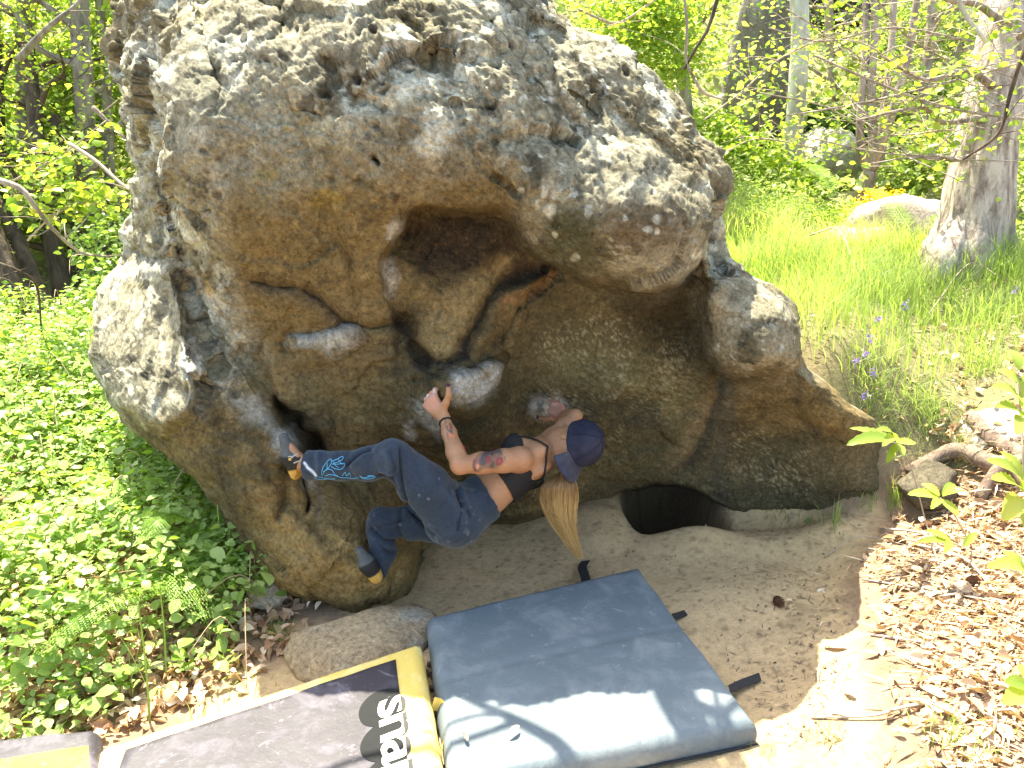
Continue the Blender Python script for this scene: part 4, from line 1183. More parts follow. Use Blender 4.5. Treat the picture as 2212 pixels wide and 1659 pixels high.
wv = N(nt, 'ShaderNodeTexWave'); wv.inputs['Scale'].default_value = 140; wv.inputs['Distortion'].default_value = 2.0; wv.bands_direction = 'DIAGONAL'
tc_ = nt.nodes.new('ShaderNodeTexCoord'); nt.links.new(tc_.outputs['Object'], wv.inputs['Vector'])
nf = noise(nt, 120, 4, 0.7)
c = mixc(nt, 1.0, attr(nt, 'tint'), ramp(nt, nf, [(0.3, 0.75), (0.7, 1.3)]), 'MULTIPLY')
nt.links.new(c, b.inputs['Base Color']); bump(nt, b, math2(nt, 'ADD', nf, math2(nt, 'MULTIPLY', wv.outputs['Fac'], 0.4)), 0.4, 0.002)
b.inputs['Sheen Weight'].default_value = 0.15
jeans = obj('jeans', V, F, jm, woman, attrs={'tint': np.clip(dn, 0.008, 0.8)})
# blue embroidery: a plant outline stitched on the calf, raised thread
def surf(px, py, lift=0.002):
    """point on the jeans seen at a photo position"""
    dd = (jx - px) ** 2 + (jy - py) ** 2
    near = np.argsort(dd)[:24]
    cand = near[(nj[near] * (V[near] - [0, 0, H])).sum(1) < 0]
    i = cand[np.argmin(V[cand][:, 1])] if len(cand) else near[0]
    dx, dy, dz = ray(px, py); t = V[i][1] / dy
    return np.array([dx * t, dy * t, H + dz * t]) + nj[i] * lift
mb = MB()
for ln_ in ([(425,790),(440,740),(470,700),(490,685),(500,700),(480,740),(455,760),(430,800)], [(490,700),(530,690),(560,672),(577,670),(570,690),(540,705),(500,720)], [(500,720),(540,720),(585,715),(580,740),(555,755),(520,750),(495,735)],
            [(520,690),(545,685)], [(440,770),(470,755),(500,760),(520,790),(540,800)], [(450,800),(490,790),(530,800),(560,810)], [(570,800),(590,775),(600,800),(620,780),(630,805)], [(560,812),(600,812),(640,815),(680,812)],
            [(690,800),(720,812),(760,805),(800,808)], [(700,812),(740,820),(790,815)], [(470,712),(466,740),(480,755)], [(510,700),(525,730),(545,742)], [(405,805),(440,812),(480,820),(520,818)], [(545,690),(560,712),(575,722)], [(380,815),(420,824),(460,822)], [(745,800),(770,797),(795,803)]):
    q = [surf(*Z1(*z)) for z in spline([(x, y, 0) for x, y in ln_], 3)[:, :2]]
    mb.add(*tube(np.array(q), 0.0011, 4))
mb.build('embroidery', simple_mat('blue_thread', (0.10, 0.42, 0.72), 0.6, 0.1), jeans)
# waistband seam and pocket stitching
# ---- crop top: band across the back, front cup and thin straps
T_ = Field(CH - 0.26, CH + 0.26, 0.0036)
torso(T_, 0.009, 0.03)
for sgn in (1, -1): T_.ell(CH + lat * sgn * 0.058 - dor * 0.087 + spine * 0.02, tf, (0.060, 0.058, 0.052), 0.03)
p = T_.pts() - CH
sc_ = p @ spine; dc_ = p @ dor
topcut = sc_ - (0.002 + 0.55 * np.clip(-dc_, 0, 0.09))
botcut = -0.118 - sc_
T_.d = np.maximum(np.maximum(T_.d, topcut), botcut).astype(np.float32)
V, F = T_.mesh()
M_top = simple_mat('black_jersey', (0.012, 0.011, 0.012), 0.75, 0.3, 80, 0.3, 0.001)
top_ = obj('crop_top', V, F, M_top, woman)
del p
def body_pt(px, py, lift=0.004):
    Vb = BV; dd = (bx_ - px) ** 2 + (by_ - py) ** 2
    near = np.argsort(dd)[:30]; c_ = near[tocam[near]]
    i = c_[np.argmin(Vb[c_][:, 1])] if len(c_) else near[0]
    dx, dy, dz = ray(px, py); t = Vb[i][1] / dy
    return np.array([dx * t, dy * t, H + dz * t]) + nb[i] * lift

for ln_ in ([(850,575),(900,578),(980,592),(1050,618),(1112,655)], [(1112,655),(1100,720),(1098,800),(1078,880)], [(900,932),(960,925),(1030,908),(1078,885)], [(900,937),(950,950),(1010,965),(1078,900)], [(985,962),(1040,950),(1078,915)]):
    q = np.array([body_pt(*Z2(*z)) for z in spline([(x, y, 0) for x, y in ln_], 5)[:, :2]])
    for _ in range(2): q[1:-1] = (q[:-2] + q[1:-1] * 2 + q[2:]) / 4
    V, F = tube(q, 0.0042, 6); obj('strap', V, F, M_top, top_)
q = [W(*Z2(787, 640), 3.02), W(*Z2(800, 600), 3.02)]
# ---- bracelet
a = np.linspace(0, 2 * math.pi, 25)
wx_ = unit(LE - LWr); u_ = unit(np.cross(wx_, [0, 0, 1])); v_ = np.cross(wx_, u_)
cb = LWr + wx_ * 0.016
q = cb + (np.cos(a)[:, None] * u_ + np.sin(a)[:, None] * v_) * 0.0255 + wx_ * (0.004 * np.sin(a))[:, None]
V, F = tube(q, 0.0042, 7, rough=0.15); obj('bracelet', V, F, M_top, woman)
# ---- cap worn backwards
M_cap = simple_mat('navy_cloth', (0.012, 0.013, 0.030), 0.85, 0.3, 30, 0.35, 0.0015, col2=(0.021, 0.022, 0.042))
capup = unit(crown * 0.90 + np.array([0.1, -0.45, 0.15])); bk = unit(np.array([-0.52, -0.42, -0.78])); bk = unit(bk - capup * np.dot(bk, capup)); cs_ = np.cross(bk, capup)
cc = W(1256, 957, 3.09)
nu, nv_ = 48, 20
V = []; 
for j in range(nv_):
    ph = (math.pi / 2) * 1.06 * j / (nv_ - 1)
    for i in range(nu):
        th = 2 * math.pi * i / nu
        r = math.sin(ph) ** 0.85; h_ = math.cos(ph)
        k_ = 1 + 0.012 * math.cos(6 * th) * math.sin(ph)
        V.append(cc + bk * math.cos(th) * 0.101 * r * k_ + cs_ * math.sin(th) * 0.088 * r * k_ + capup * (0.098 * (h_ if h_ > 0 else h_ * 2.2)))
V = np.array(V); V += (fbm(V, 16, 3, 401) * 0.005)[:, None] * capup
Vi = cc + (V - cc) * 0.965
n0 = len(V); F = []
for j in range(nv_ - 1):
    for i in range(nu):
        k = (i + 1) % nu
        F.append((j * nu + i, j * nu + k, (j + 1) * nu + k, (j + 1) * nu + i)); F.append((n0 + j * nu + i, n0 + (j + 1) * nu + i, n0 + (j + 1) * nu + k, n0 + j * nu + k))
for i in range(nu):
    k = (i + 1) % nu; F.append(((nv_ - 1) * nu + i, (nv_ - 1) * nu + k, n0 + (nv_ - 1) * nu + k, n0 + (nv_ - 1) * nu + i))
cap = thing('cap', cc, None, None); cap.parent = woman; cap.location = tuple(cc - np.array(woman.location))
obj('crown', V, F, M_cap, cap)
# brim
V = []; nr, na = 10, 26
for j in range(nr):
    for i in range(na):
        th = -0.85 + 1.70 * i / (na - 1); t_ = j / (nr - 1)
        rr = 0.098 + 0.074 * t_ * max(0.0, math.cos(th * 1.55)) ** 0.5
        V.append(cc + bk * math.cos(th) * rr + cs_ * math.sin(th) * rr * 0.92 + capup * (-0.006 - 0.030 * t_ - 0.055 * math.sin(th) ** 2 * (0.35 + 0.65 * t_)))
V = np.array(V); n0 = len(V); V2 = V - capup * 0.004
F = []
for j in range(nr - 1):
    for i in range(na - 1):
        a_, b_, c_, d_ = j * na + i, j * na + i + 1, (j + 1) * na + i + 1, (j + 1) * na + i
        F.append((a_, b_, c_, d_)); F.append((n0 + d_, n0 + c_, n0 + b_, n0 + a_))
for i in range(na - 1): F.append(((nr - 1) * na + i, (nr - 1) * na + i + 1, n0 + (nr - 1) * na + i + 1, n0 + (nr - 1) * na + i))
for j in range(nr - 1):
    F.append((j * na, (j + 1) * na, n0 + (j + 1) * na, n0 + j * na)); F.append((n0 + j * na + na - 1, n0 + (j + 1) * na + na - 1, (j + 1) * na + na - 1, j * na + na - 1))
obj('brim', np.concatenate([V, V2]), F, simple_mat('worn_navy_cloth', (0.030, 0.032, 0.055), 0.9, 0.35, 40, 0.4, 0.0015, col2=(0.055, 0.055, 0.07)), cap)
for k in range(6):
    th = math.pi * k / 3 + 0.5; q = []
    for ph in np.linspace(0.06, 1.5, 12):
        r = math.sin(ph) ** 0.85; q.append(cc + bk * math.cos(th) * 0.1025 * r + cs_ * math.sin(th) * 0.0895 * r + capup * 0.0995 * math.cos(ph))
    v, f = tube(np.array(q), 0.0013, 4); obj('seam', v, f, M_cap, cap)
v, f = tube([cc + capup * 0.095, cc + capup * 0.101, cc + capup * 0.103], [0.008, 0.008, 0.004], 10); obj('button', v, f, M_cap, cap)
# small red stitched mark beside the brim
mb = MB()
for ln_ in ([(1245,775),(1268,788),(1290,800),(1312,826)], [(1285,770),(1296,790),(1305,812)], [(1258,790),(1272,792)]):
    q = []
    for x, y in ln_:
        z = Z2(x, y); dx, dy, dz = ray(*z); o_ = np.array([0, 0, H]); dr = unit([dx, dy, dz])
        # meet the cap's ellipsoid
        M3 = np.stack([bk / 0.112, cs_ / 0.098, capup / 0.108]); oo = M3 @ (o_ - cc); d_ = M3 @ dr
        A_, Bq, Cq = d_ @ d_, 2 * oo @ d_, oo @ oo - 1; di = Bq * Bq - 4 * A_ * Cq
        q.append(o_ + dr * ((-Bq - math.sqrt(max(di, 0))) / (2 * A_)))
    mb.add(*tube(np.array(q), [0.0015] + [0.0042] * (len(q) - 2) + [0.0025], 5))
mb.build('emblem', simple_mat('red_stitching', (0.60, 0.02, 0.06), 0.6, 0.1), cap)
# ---- hair: strands gathered under the cap, hanging and swinging to the right
M_hair = bpy.data.materials.new('blond_hair'); M_hair.use_nodes = True
nt = M_hair.node_tree; b = nt.nodes['Principled BSDF']; b.inputs['Roughness'].default_value = 0.42; b.inputs['Specular IOR Level'].default_value = 0.5
nt.links.new(attr(nt, 'tint'), b.inputs['Base Color'])
HL = [(1110,640),(1125,800),(1150,890)]; 
def hz(x, y, Y): return W(*Z2(x, y), Y)
VV = []; FF = []; CCc = []; cnt = 0
hr = np.random.default_rng(5)
for k in range(1500):
    s0 = hr.uniform(0, 1); dpt = hr.uniform(-1, 1); ln_ = hr.uniform(0.72, 1.0) if hr.random() < 0.8 else hr.uniform(0.4, 0.8)
    env = math.sqrt(max(0, 1 - dpt * dpt))
    sx = (s0 - 0.5) * env
    cl = [(1200, 850, 215, 0.035), (1205, 940, 250, 0.042), (1195, 1040, 280, 0.046), (1205, 1140, 235, 0.042), (1232, 1240, 185, 0.034), (1272, 1330, 135, 0.024), (1322, 1430, 80, 0.014), (1372, 1520, 22, 0.005)]
    wav = hr.uniform(0, 6.28); wa = hr.uniform(2, 11)
    if hr.random() < 0.05: sx *= 1.12; wa = hr.uniform(8, 18)
    pts = []
    for j, (x, y, w_, dd) in enumerate(cl):
        pts.append(hz(x + sx * w_ + wa * math.sin(wav + j * 0.9), y, 3.02 + dpt * dd))
    pts = np.array(pts)
    st = HD + (bk * 0.07 + (s0 - 0.5) * cs_ * 0.10) - crown * 0.02
    pts = np.vstack([st * 0.6 + pts[1] * 0.4 + np.array([0, 0.02, 0]), pts[1:]])
    q = spline(pts, 4); q = q[:max(8, int(len(q) * ln_))]
    r_ = np.linspace(0.0015, 0.0004, len(q)) * hr.uniform(0.7, 1.25)
    v, f = tube(q, r_, 3, cap=False)
    t_ = np.repeat(np.linspace(0, ln_, len(q)), 3)
    lt = hr.uniform(0, 1)
    base = np.array([0.10, 0.048, 0.02]) * (1 - lt) + np.array([0.30, 0.15, 0.055]) * lt
    endc = np.array([0.58, 0.38, 0.16]) * (0.55 + 0.6 * hr.random())
    m_ = sstep(0.05, 0.45, t_)[:, None]
    CCc.append(base * (1 - m_) + endc * m_)
    VV.append(v); FF.append(np.array(f, np.int32) + cnt); cnt += len(v)
obj('hair', np.concatenate(VV), np.concatenate(FF), M_hair, woman, attrs={'tint': np.concatenate(CCc)})
# ---- climbing shoes
M_sh1 = simple_mat('dark_grey_suede', (0.075, 0.080, 0.085), 0.85, 0.4, 50, 0.3, 0.001)
M_sh2 = simple_mat('pale_suede', (0.42, 0.38, 0.32), 0.85, 0.25, 50, 0.3, 0.001)
M_sh3 = simple_mat('tan_rubber', (0.42, 0.25, 0.07), 0.6, 0.3, 40, 0.2, 0.001)
M_blk2 = simple_mat('black_rubber', (0.018, 0.018, 0.02), 0.5, 0.3, 40)
M_gold = simple_mat('gold_button', (0.50, 0.33, 0.08), 0.4, 0.2, 80)
def shoe(An, To, He, outdir, name):
    sh = thing('climbing_shoe', An, None, None); sh.parent = woman; sh.location = tuple(An - np.array(woman.location))
    ax = unit(To - He); o = unit(np.asarray(outdir) - ax * np.dot(outdir, ax)); L_ = np.linalg.norm(To - He)
    sl = np.cross(ax, o)
    lo = np.minimum(np.minimum(To, He), An) - 0.09; hi = np.maximum(np.maximum(To, He), An) + 0.09
    F1 = Field(lo, hi, 0.0034)
    F1.chain([He, He * 0.5 + To * 0.5 + o * 0.004, To], [0.029, 0.033, 0.020], 0.02)
    F1.chain([He * 0.55 + To * 0.45, An], [0.030, 0.034], 0.02)
    hd = unit(An - (He * 0.5 + To * 0.5))
    pp = F1.pts(); F1.d = np.maximum(F1.d, (pp - An) @ hd - 0.006).astype(np.float32)
    V, F = F1.mesh(); V = V
    rel = (V - He) @ ax / L_; hh = (V - He) @ hd
    col_ = np.ones((len(V), 3)) * np.array([0.07, 0.075, 0.08])
    def pt(c_, f):
        nonlocal col_
        f = np.clip(f, 0, 1)[:, None]; col_ = col_ * (1 - f) + np.array(c_) * f
    ov = (V - He) @ o
    sl_ = rel + 1.5 * (V - He) @ hd
    pt((0.42, 0.38, 0.31), sstep(0.03, -0.03, np.abs(sl_ - 0.70) - 0.15) * sstep(-0.012, -0.004, hh) * 0.95)
    pt((0.015, 0.015, 0.017), sstep(0.50, 0.46, sl_))
    pt((0.42, 0.25, 0.06), sstep(0.17, 0.13, rel))
    m_, nt_, b_2 = mat_base('shoe_leather', 0.75, 0.3)
    c_ = mixc(nt_, 1.0, attr(nt_, 'tint'), ramp(nt_, noise(nt_, 80, 4, 0.7), [(0.3, 0.75), (0.7, 1.3)]), 'MULTIPLY'); nt_.links.new(c_, b_2.inputs['Base Color'])
    obj('upper', V, F, m_, sh, attrs={'tint': col_})
    # strap with round button, and pale piping round the opening
    sc2 = He * 0.48 + To * 0.52 + hd * 0.018
    a = np.linspace(-0.3 * math.pi, 1.0 * math.pi, 16)
    q = sc2 + (np.cos(a)[:, None] * sl * 1 + np.sin(a)[:, None] * o) * 0.036
    for dx_ in (-0.006, 0.006):
        v, f = tube(q + ax * dx_ + ax[None] * (0.006 * np.sin(a * 2))[:, None], 0.0028, 5); obj('strap', v, f, M_sh2, sh)
    bc = sc2 + o * 0.034 - hd * 0.004
    for r_, mt_, lf, nm in ((0.0135, M_sh2, 0.0, 'button_ring'), (0.0105, M_blk2, 0.0012, 'button_ring'), (0.0065, M_gold, 0.0024, 'button')):
        v, f = tube([bc + o * (lf - 0.003), bc + o * (lf + 0.003), bc + o * (lf + 0.0038)], [r_, r_, r_ * 0.7], 16); obj(nm, v, f, mt_, sh)
    a = np.linspace(0, 2 * math.pi, 25)
    q = An + hd * 0.004 + (np.cos(a)[:, None] * unit(np.cross(hd, sl)) + np.sin(a)[:, None] * sl) * 0.0345
    v, f = tube(q, 0.003, 5); obj('collar', v, f, M_sh2, sh)
    return sh
shoe(LA, LTo, LHe, (0.0, -1, 0.1), 'left')
shoe(RA, RTo, RHe, (0.0, -1, 0.1), 'right')

# ================================================================ VEGETATION
def leaf_tpl(n=3, w=0.34, fold=0.10, droop=0.12, tipped=False):
    """leaf blade along +y, folded on the midrib; returns verts, tris"""
    ys_ = np.linspace(0, 1, n + 2)
    prof = np.sin(np.pi * ys_ ** 0.85) ** 0.8 * w
    V = [(0, 0, 0)]; F = []
    rows = []
    for i in range(1, n + 1):
        y = ys_[i]; z = -droop * y * y
        b_ = len(V); V += [(-prof[i], y, z + fold * prof[i] / w), (0, y, z), (prof[i], y, z + fold * prof[i] / w)]; rows.append(b_)
    V.append((0, 1, -droop)); tip = len(V) - 1
    b0 = rows[0]; F += [(0, b0 + 1, b0), (0, b0 + 2, b0 + 1)]
    for a, b_ in zip(rows[:-1], rows[1:]):
        F += [(a, a + 1, b_ + 1), (a, b_ + 1, b_), (a + 1, a + 2, b_ + 2), (a + 1, b_ + 2, b_ + 1)]
    F += [(rows[-1], rows[-1] + 1, tip), (rows[-1] + 1, rows[-1] + 2, tip)]
    return np.array(V, float), np.array(F, np.int32)
LEAF2 = leaf_tpl(1); LEAF4 = leaf_tpl(2, 0.36); LEAF6 = leaf_tpl(3, 0.38, 0.08, 0.16); LANCE = leaf_tpl(2, 0.17)
def scatter(pos, size, tpl, rg, up=0.6, rnd=None, direc=None, spread=1.0):
    """many leaves as one mesh: pos (n,3), size (n,), each turned about by itself"""
    pos = np.asarray(pos, float); n = len(pos); T, F = tpl
    size = np.broadcast_to(size, (n,))
    if direc is None:
        a = rg.uniform(0, 2 * math.pi, n); el = rg.uniform(-0.7, 0.4, n)
        y = np.stack([np.cos(a) * np.cos(el), np.sin(a) * np.cos(el), np.sin(el)], 1)
    else:
        y = direc + rg.normal(size=(n, 3)) * 0.35 * spread; y /= np.linalg.norm(y, axis=1)[:, None]
    nn = rg.normal(size=(n, 3)) * (1 - up); nn[:, 2] += up * 1.3
    z = nn - y * (nn * y).sum(1)[:, None]; z /= np.linalg.norm(z, axis=1)[:, None] + 1e-9
    x = np.cross(y, z)
    V = pos[:, None] + size[:, None, None] * (T[None, :, 0:1] * x[:, None] + T[None, :, 1:2] * y[:, None] + T[None, :, 2:3] * z[:, None])
    FF = F[None] + (np.arange(n) * len(T))[:, None, None]
    r = rg.uniform(0, 1, n) if rnd is None else rnd
    return V.reshape(-1, 3), FF.reshape(-1, F.shape[1]).astype(np.int32), np.repeat(r, len(T))
class LM:
    def __init__(s): s.V = []; s.F = []; s.R = []; s.n = 0
    def add(s, v, f, r): s.V.append(v); s.F.append(f + s.n); s.R.append(r); s.n += len(v); return s
    def obj(s, name, mat, parent=None, **kw):
        return obj(name, np.concatenate(s.V), np.concatenate(s.F), mat, parent, True, attrs={'rnd': np.concatenate(s.R)}, **kw)
ML_bram = leaf_mat('bramble_leaf', (0.17, 0.27, 0.06), (0.42, 0.52, 0.19), 0.42, (0.50, 0.52, 0.24))
ML_bright = leaf_mat('spring_leaf', (0.17, 0.27, 0.045), (0.36, 0.44, 0.10), 0.55, (0.52, 0.42, 0.12))
ML_mid = leaf_mat('shrub_leaf', (0.17, 0.25, 0.075), (0.40, 0.46, 0.18), 0.5, (0.52, 0.46, 0.25))
ML_dark = leaf_mat('ivy_leaf', (0.04, 0.09, 0.025), (0.13, 0.22, 0.06), 0.3)
ML_fern = leaf_mat('fern_green', (0.16, 0.28, 0.04), (0.26, 0.38, 0.07), 0.5)
ML_grass = leaf_mat('grass_green', (0.20, 0.30, 0.075), (0.38, 0.45, 0.17), 0.5, (0.60, 0.54, 0.32))
ML_dry = leaf_mat('dry_leaf', (0.30, 0.16, 0.09), (0.62, 0.43, 0.30), 0.15, (0.80, 0.68, 0.54))
ML_yel = leaf_mat('yellow_flower', (0.60, 0.38, 0.02), (0.75, 0.50, 0.04), 0.3)
ML_pur = leaf_mat('violet_flower', (0.18, 0.12, 0.42), (0.30, 0.22, 0.60), 0.3)
def bark(name, c, c2, sc=14):
    m, nt, b = mat_base(name, 0.9, 0.15)
    tc_ = nt.nodes.new('ShaderNodeTexCoord'); mp = nt.nodes.new('ShaderNodeMapping'); mp.inputs['Scale'].default_value = (1, 1, 0.22)
    nt.links.new(tc_.outputs['Object'], mp.inputs['Vector'])
    n_ = N(nt, 'ShaderNodeTexNoise'); n_.inputs['Scale'].default_value = sc; n_.inputs['Detail'].default_value = 6; n_.inputs['Roughness'].default_value = 0.7
    nt.links.new(mp.outputs[0], n_.inputs['Vector'])
    cc_ = mixc(nt, ramp(nt, n_.outputs['Fac'], [(0.38, 0.0), (0.62, 1.0)]), c2, c)
    nt.links.new(cc_, b.inputs['Base Color']); bump(nt, b, n_.outputs['Fac'], 0.8, 0.03)
    return m
MB_grey = bark('grey_bark', (0.30, 0.27, 0.22), (0.12, 0.10, 0.08))
MB_dark = bark('dark_bark', (0.13, 0.095, 0.07), (0.05, 0.038, 0.03))
MB_pale = bark('pale_bark', (0.42, 0.34, 0.29), (0.17, 0.13, 0.11), 9)
MB_birch = bark('birch_bark', (0.62, 0.60, 0.54), (0.30, 0.27, 0.23), 6)
MB_twig = simple_mat('twig', (0.36, 0.29, 0.22), 0.85, 0.3, 30)
MB_stick = simple_mat('dead_stick', (0.38, 0.30, 0.25), 0.85, 0.35, 40)
M_stem = simple_mat('green_stem', (0.20, 0.32, 0.06), 0.6, 0.2, 30)

def in_boulder(x, y):     # footprint of the boulder, kept clear of plants
    return (((x + 0.15) / 1.55) ** 2 + ((y - 4.15) / 0.85) ** 2) < 1
# ---- grass
def blades(q, hgt_, wid, rg, lean=0.35, mat=None, segs=3, bend=None, rnd=None):
    n = len(q); a = rg.uniform(0, 2 * math.pi, n); ln = hgt_ * rg.uniform(0.55, 1.15, n)
    le = rg.uniform(0.05, lean, n) * 1.6
    dx = np.cos(a); dy = np.sin(a)
    if bend is not None: dx = dx + bend[0]; dy = dy + bend[1]
    V = np.zeros((n, 2 * segs + 1, 3)); wx = -np.sin(a + 0.7); wy = np.cos(a + 0.7)
    for s_ in range(segs + 1):
        t_ = s_ / segs; off = le * ln * t_ ** 2; h_ = ln * (t_ - 0.25 * le * t_ ** 2)
        w_ = wid * (1 - t_) ** 0.6
        cx = q[:, 0] + dx * off; cy = q[:, 1] + dy * off; cz = q[:, 2] + h_
        if s_ < segs:
            V[:, 2 * s_] = np.stack([cx - wx * w_, cy - wy * w_, cz], -1); V[:, 2 * s_ + 1] = np.stack([cx + wx * w_, cy + wy * w_, cz], -1)
        else: V[:, 2 * s_] = np.stack([cx, cy, cz], -1)
    F = []
    for s_ in range(segs - 1):
        b_ = 2 * s_; F += [(b_, b_ + 1, b_ + 3), (b_, b_ + 3, b_ + 2)]
    F.append((2 * segs - 2, 2 * segs - 1, 2 * segs))
    F = np.array(F)
    FF = (F[None] + (np.arange(n) * (2 * segs + 1))[:, None, None]).reshape(-1, 3)
    r = rg.uniform(0, 0.9, n) if rnd is None else rnd
    return V.reshape(-1, 3), FF.astype(np.int32), np.repeat(r, 2 * segs + 1)
# ---- bramble bed on the left
rg = np.random.default_rng(21)
lm = LM()
n = 120000
x = rg.uniform(-4.6, -0.85, n); y = rg.uniform(2.15, 6.6, n)
px_, py_ = proj(np.stack([x, y, hgt(x, y)], -1))
edge = np.array([(520, 1100), (650, 1330), (600, 1400), (430, 1480), (330, 1540), (-50, 1660), (-900, 1900)])
ok = ~in_boulder(x, y)
bound = np.interp(py_, [700, 900, 1000, 1100, 1200, 1300, 1340, 1400, 1480, 1560, 1700], [330, 420, 500, 560, 590, 620, 560, 500, 430, 230, -100])
bd = bound - px_
ok &= (bd > -10 + 40 * rg.normal(size=n)) & (py_ < 1650)
x, y, bd, py_ = x[ok], y[ok], bd[ok], py_[ok]
p3 = np.stack([x, y, 0 * x], -1)
top = (0.16 + 0.30 * sstep(0, 260, bd)) * (1 + 0.35 * fbm(p3, 1.6, 3, 401)) * sstep(1640, 1480, py_) + 0.05
thin = fbm(p3, 2.3, 3, 402)
keep = (rg.random(len(x)) < np.where(py_ > 1330, 0.16 + 1.0 * np.clip(thin + 0.30, 0, 1), 0.35 + 0.9 * np.clip(thin + 0.45, 0, 1))) & (rg.random(len(x)) < sstep(7.2, 4.5, y) * 0.6 + 0.4)
x, y, top, p3, bd = x[keep], y[keep], top[keep], p3[keep], bd[keep]
lay = rg.random(len(x)) ** 0.45
z = hgt(x, y) + top * lay + 0.05 * fbm(p3, 5, 2, 403)
pos = np.stack([x, y, z], -1)
rr = np.clip(0.25 + 0.5 * rg.random(len(x)) + 0.35 * fbm(p3, 3.0, 3, 404), 0, 1)
# leaves in threes
pos3 = np.repeat(pos[::2], 2, 0)[:len(pos)] + rg.normal(size=(len(pos), 3)) * 0.018
v, f, r = scatter(pos3, (0.018 + 0.045 * rg.random(len(pos)) ** 1.6) * np.where(rg.random(len(pos)) < 0.06, 1.5, 1.0), LEAF6, rg, 0.72, rr)
lm.add(v, f, r)
lm.obj('bramble_leaves', ML_bram, label='dense bed of green bramble leaves filling the slope left of the boulder', cat='brambles', kind='stuff')
sel = rg.random(len(x)) < 0.10
v, f, r = scatter(pos[sel] + [0, 0, 0.03], rg.uniform(0.03, 0.085, sel.sum()), LANCE, rg, 0.45)
LM().add(v, f, r).obj('mixed_herbs', ML_fern, label='paler narrow leaved herbs mixed through the bramble bed on the left', cat='herbs', kind='stuff')
qg = pos[rg.random(len(x)) < 0.03] * [1, 1, 1]; qg[:, 2] = hgt(qg[:, 0], qg[:, 1])
v, f, r = blades(qg, 0.42, 0.0022, rg, 0.5); LM().add(v, f, r).obj('long_grass', ML_grass, label='loose long grass blades sticking out of the brambles on the left', cat='grass', kind='stuff')
mb = MB()
for k in range(170):
    i = rg.integers(len(x)); a = rg.uniform(0, 6.28); L_ = rg.uniform(0.25, 0.8); b0 = np.array([x[i], y[i], hgt(x[i], y[i])])
    pts = [b0, b0 + [math.cos(a) * L_ * 0.3, math.sin(a) * L_ * 0.3, top[i] * 1.1], b0 + [math.cos(a) * L_ * 0.8, math.sin(a) * L_ * 0.8, top[i] * rg.uniform(0.3, 1.0)]]
    mb.add(*tuber(pts, 0.0035, 0.0015, 4, 4))
mb.build('bramble_canes', simple_mat('cane', (0.30, 0.22, 0.13), 0.8, 0.3), label='thin arching brown canes running through the bramble bed', cat='bramble canes', kind='stuff')

# ---- leaf litter
def litter(n, reg, seed, label, sizes=(0.025, 0.075), name='leaf_litter', zj=0.02):
    rg = np.random.default_rng(seed)
    px = rg.uniform(reg[0], reg[1], n); py = rg.uniform(reg[2], reg[3], n)
    return rg, px, py
rg = np.random.default_rng(33)
n = 42000
x = rg.uniform(0.75, 4.2, n); y = rg.uniform(1.55, 4.9, n)
q = np.stack([x, y, hgt(x, y)], -1); px_, py_ = proj(q)
lb = np.interp(py_, [1090, 1150, 1200, 1260, 1400, 1560, 1659, 1900], [1935, 1910, 1860, 1860, 1890, 1930, 1980, 2030])
dd = px_ - lb
ok = (dd > 0) & (rg.random(n) < sstep(-60, 260, dd) * 0.95 + 0.02) & ~in_boulder(x, y) & (rg.random(n) < np.where(q[:, 2] > 0.55, 0.12, 1.0))
ok |= (dd > -180) & (rg.random(n) < 0.012) & (px_ > 1650)
q = q[ok]; m_ = len(q)
sz = (0.014 + 0.06 * rg.random(m_) ** 2) * np.where(py_[ok] > 1350, 1.15, 0.95)
v, f, r = scatter(q + np.stack([0 * sz, 0 * sz, rg.uniform(0.0, 0.03, m_)], -1), sz, leaf_tpl(2, 0.26, 0.16, 0.25), rg, 0.55)
lm = LM().add(v, f, r)
q2 = q[rg.integers(0, m_, 16000)] + rg.normal(size=(16000, 3)) * [0.03, 0.03, 0.006]
v, f, r = scatter(q2 + [0, 0, 0.012], rg.uniform(0.02, 0.12, 16000), leaf_tpl(1, 0.045, 0.02, 0.02), rg, 0.8, direc=np.stack([rg.choice([-1, 1], 16000) * 1.0, rg.normal(size=16000) * 0.8, np.zeros(16000)], -1), spread=0.4)
lm.add(v, f, r)
lm.obj('leaf_litter', ML_dry, label='sunlit carpet of dry curled leaves and needles on the right of the sand', cat='leaf litter', kind='stuff')
n = 9000
x = rg.uniform(-3.0, -0.55, n); y = rg.uniform(1.7, 3.7, n)
q = np.stack([x, y, hgt(x, y)], -1); px_, py_ = proj(q)
rb = np.interp(py_, [1200, 1300, 1400, 1450, 1500, 1580, 1659], [620, 660, 640, 560, 470, 300, 150])
ok = (px_ < rb + rg.normal(size=n) * 20) & (rg.random(n) < 0.8)
q = q[ok]; m_ = len(q)
v, f, r = scatter(q + np.stack([np.zeros(m_)] * 2 + [rg.uniform(0.0, 0.05, m_)], -1), rg.uniform(0.03, 0.08, m_), leaf_tpl(2, 0.28, 0.16, 0.25), rg, 0.5)
LM().add(v, f, r).obj('leaf_litter', ML_dry, label='dry brown leaves showing between brambles at the lower left', cat='leaf litter', kind='stuff')

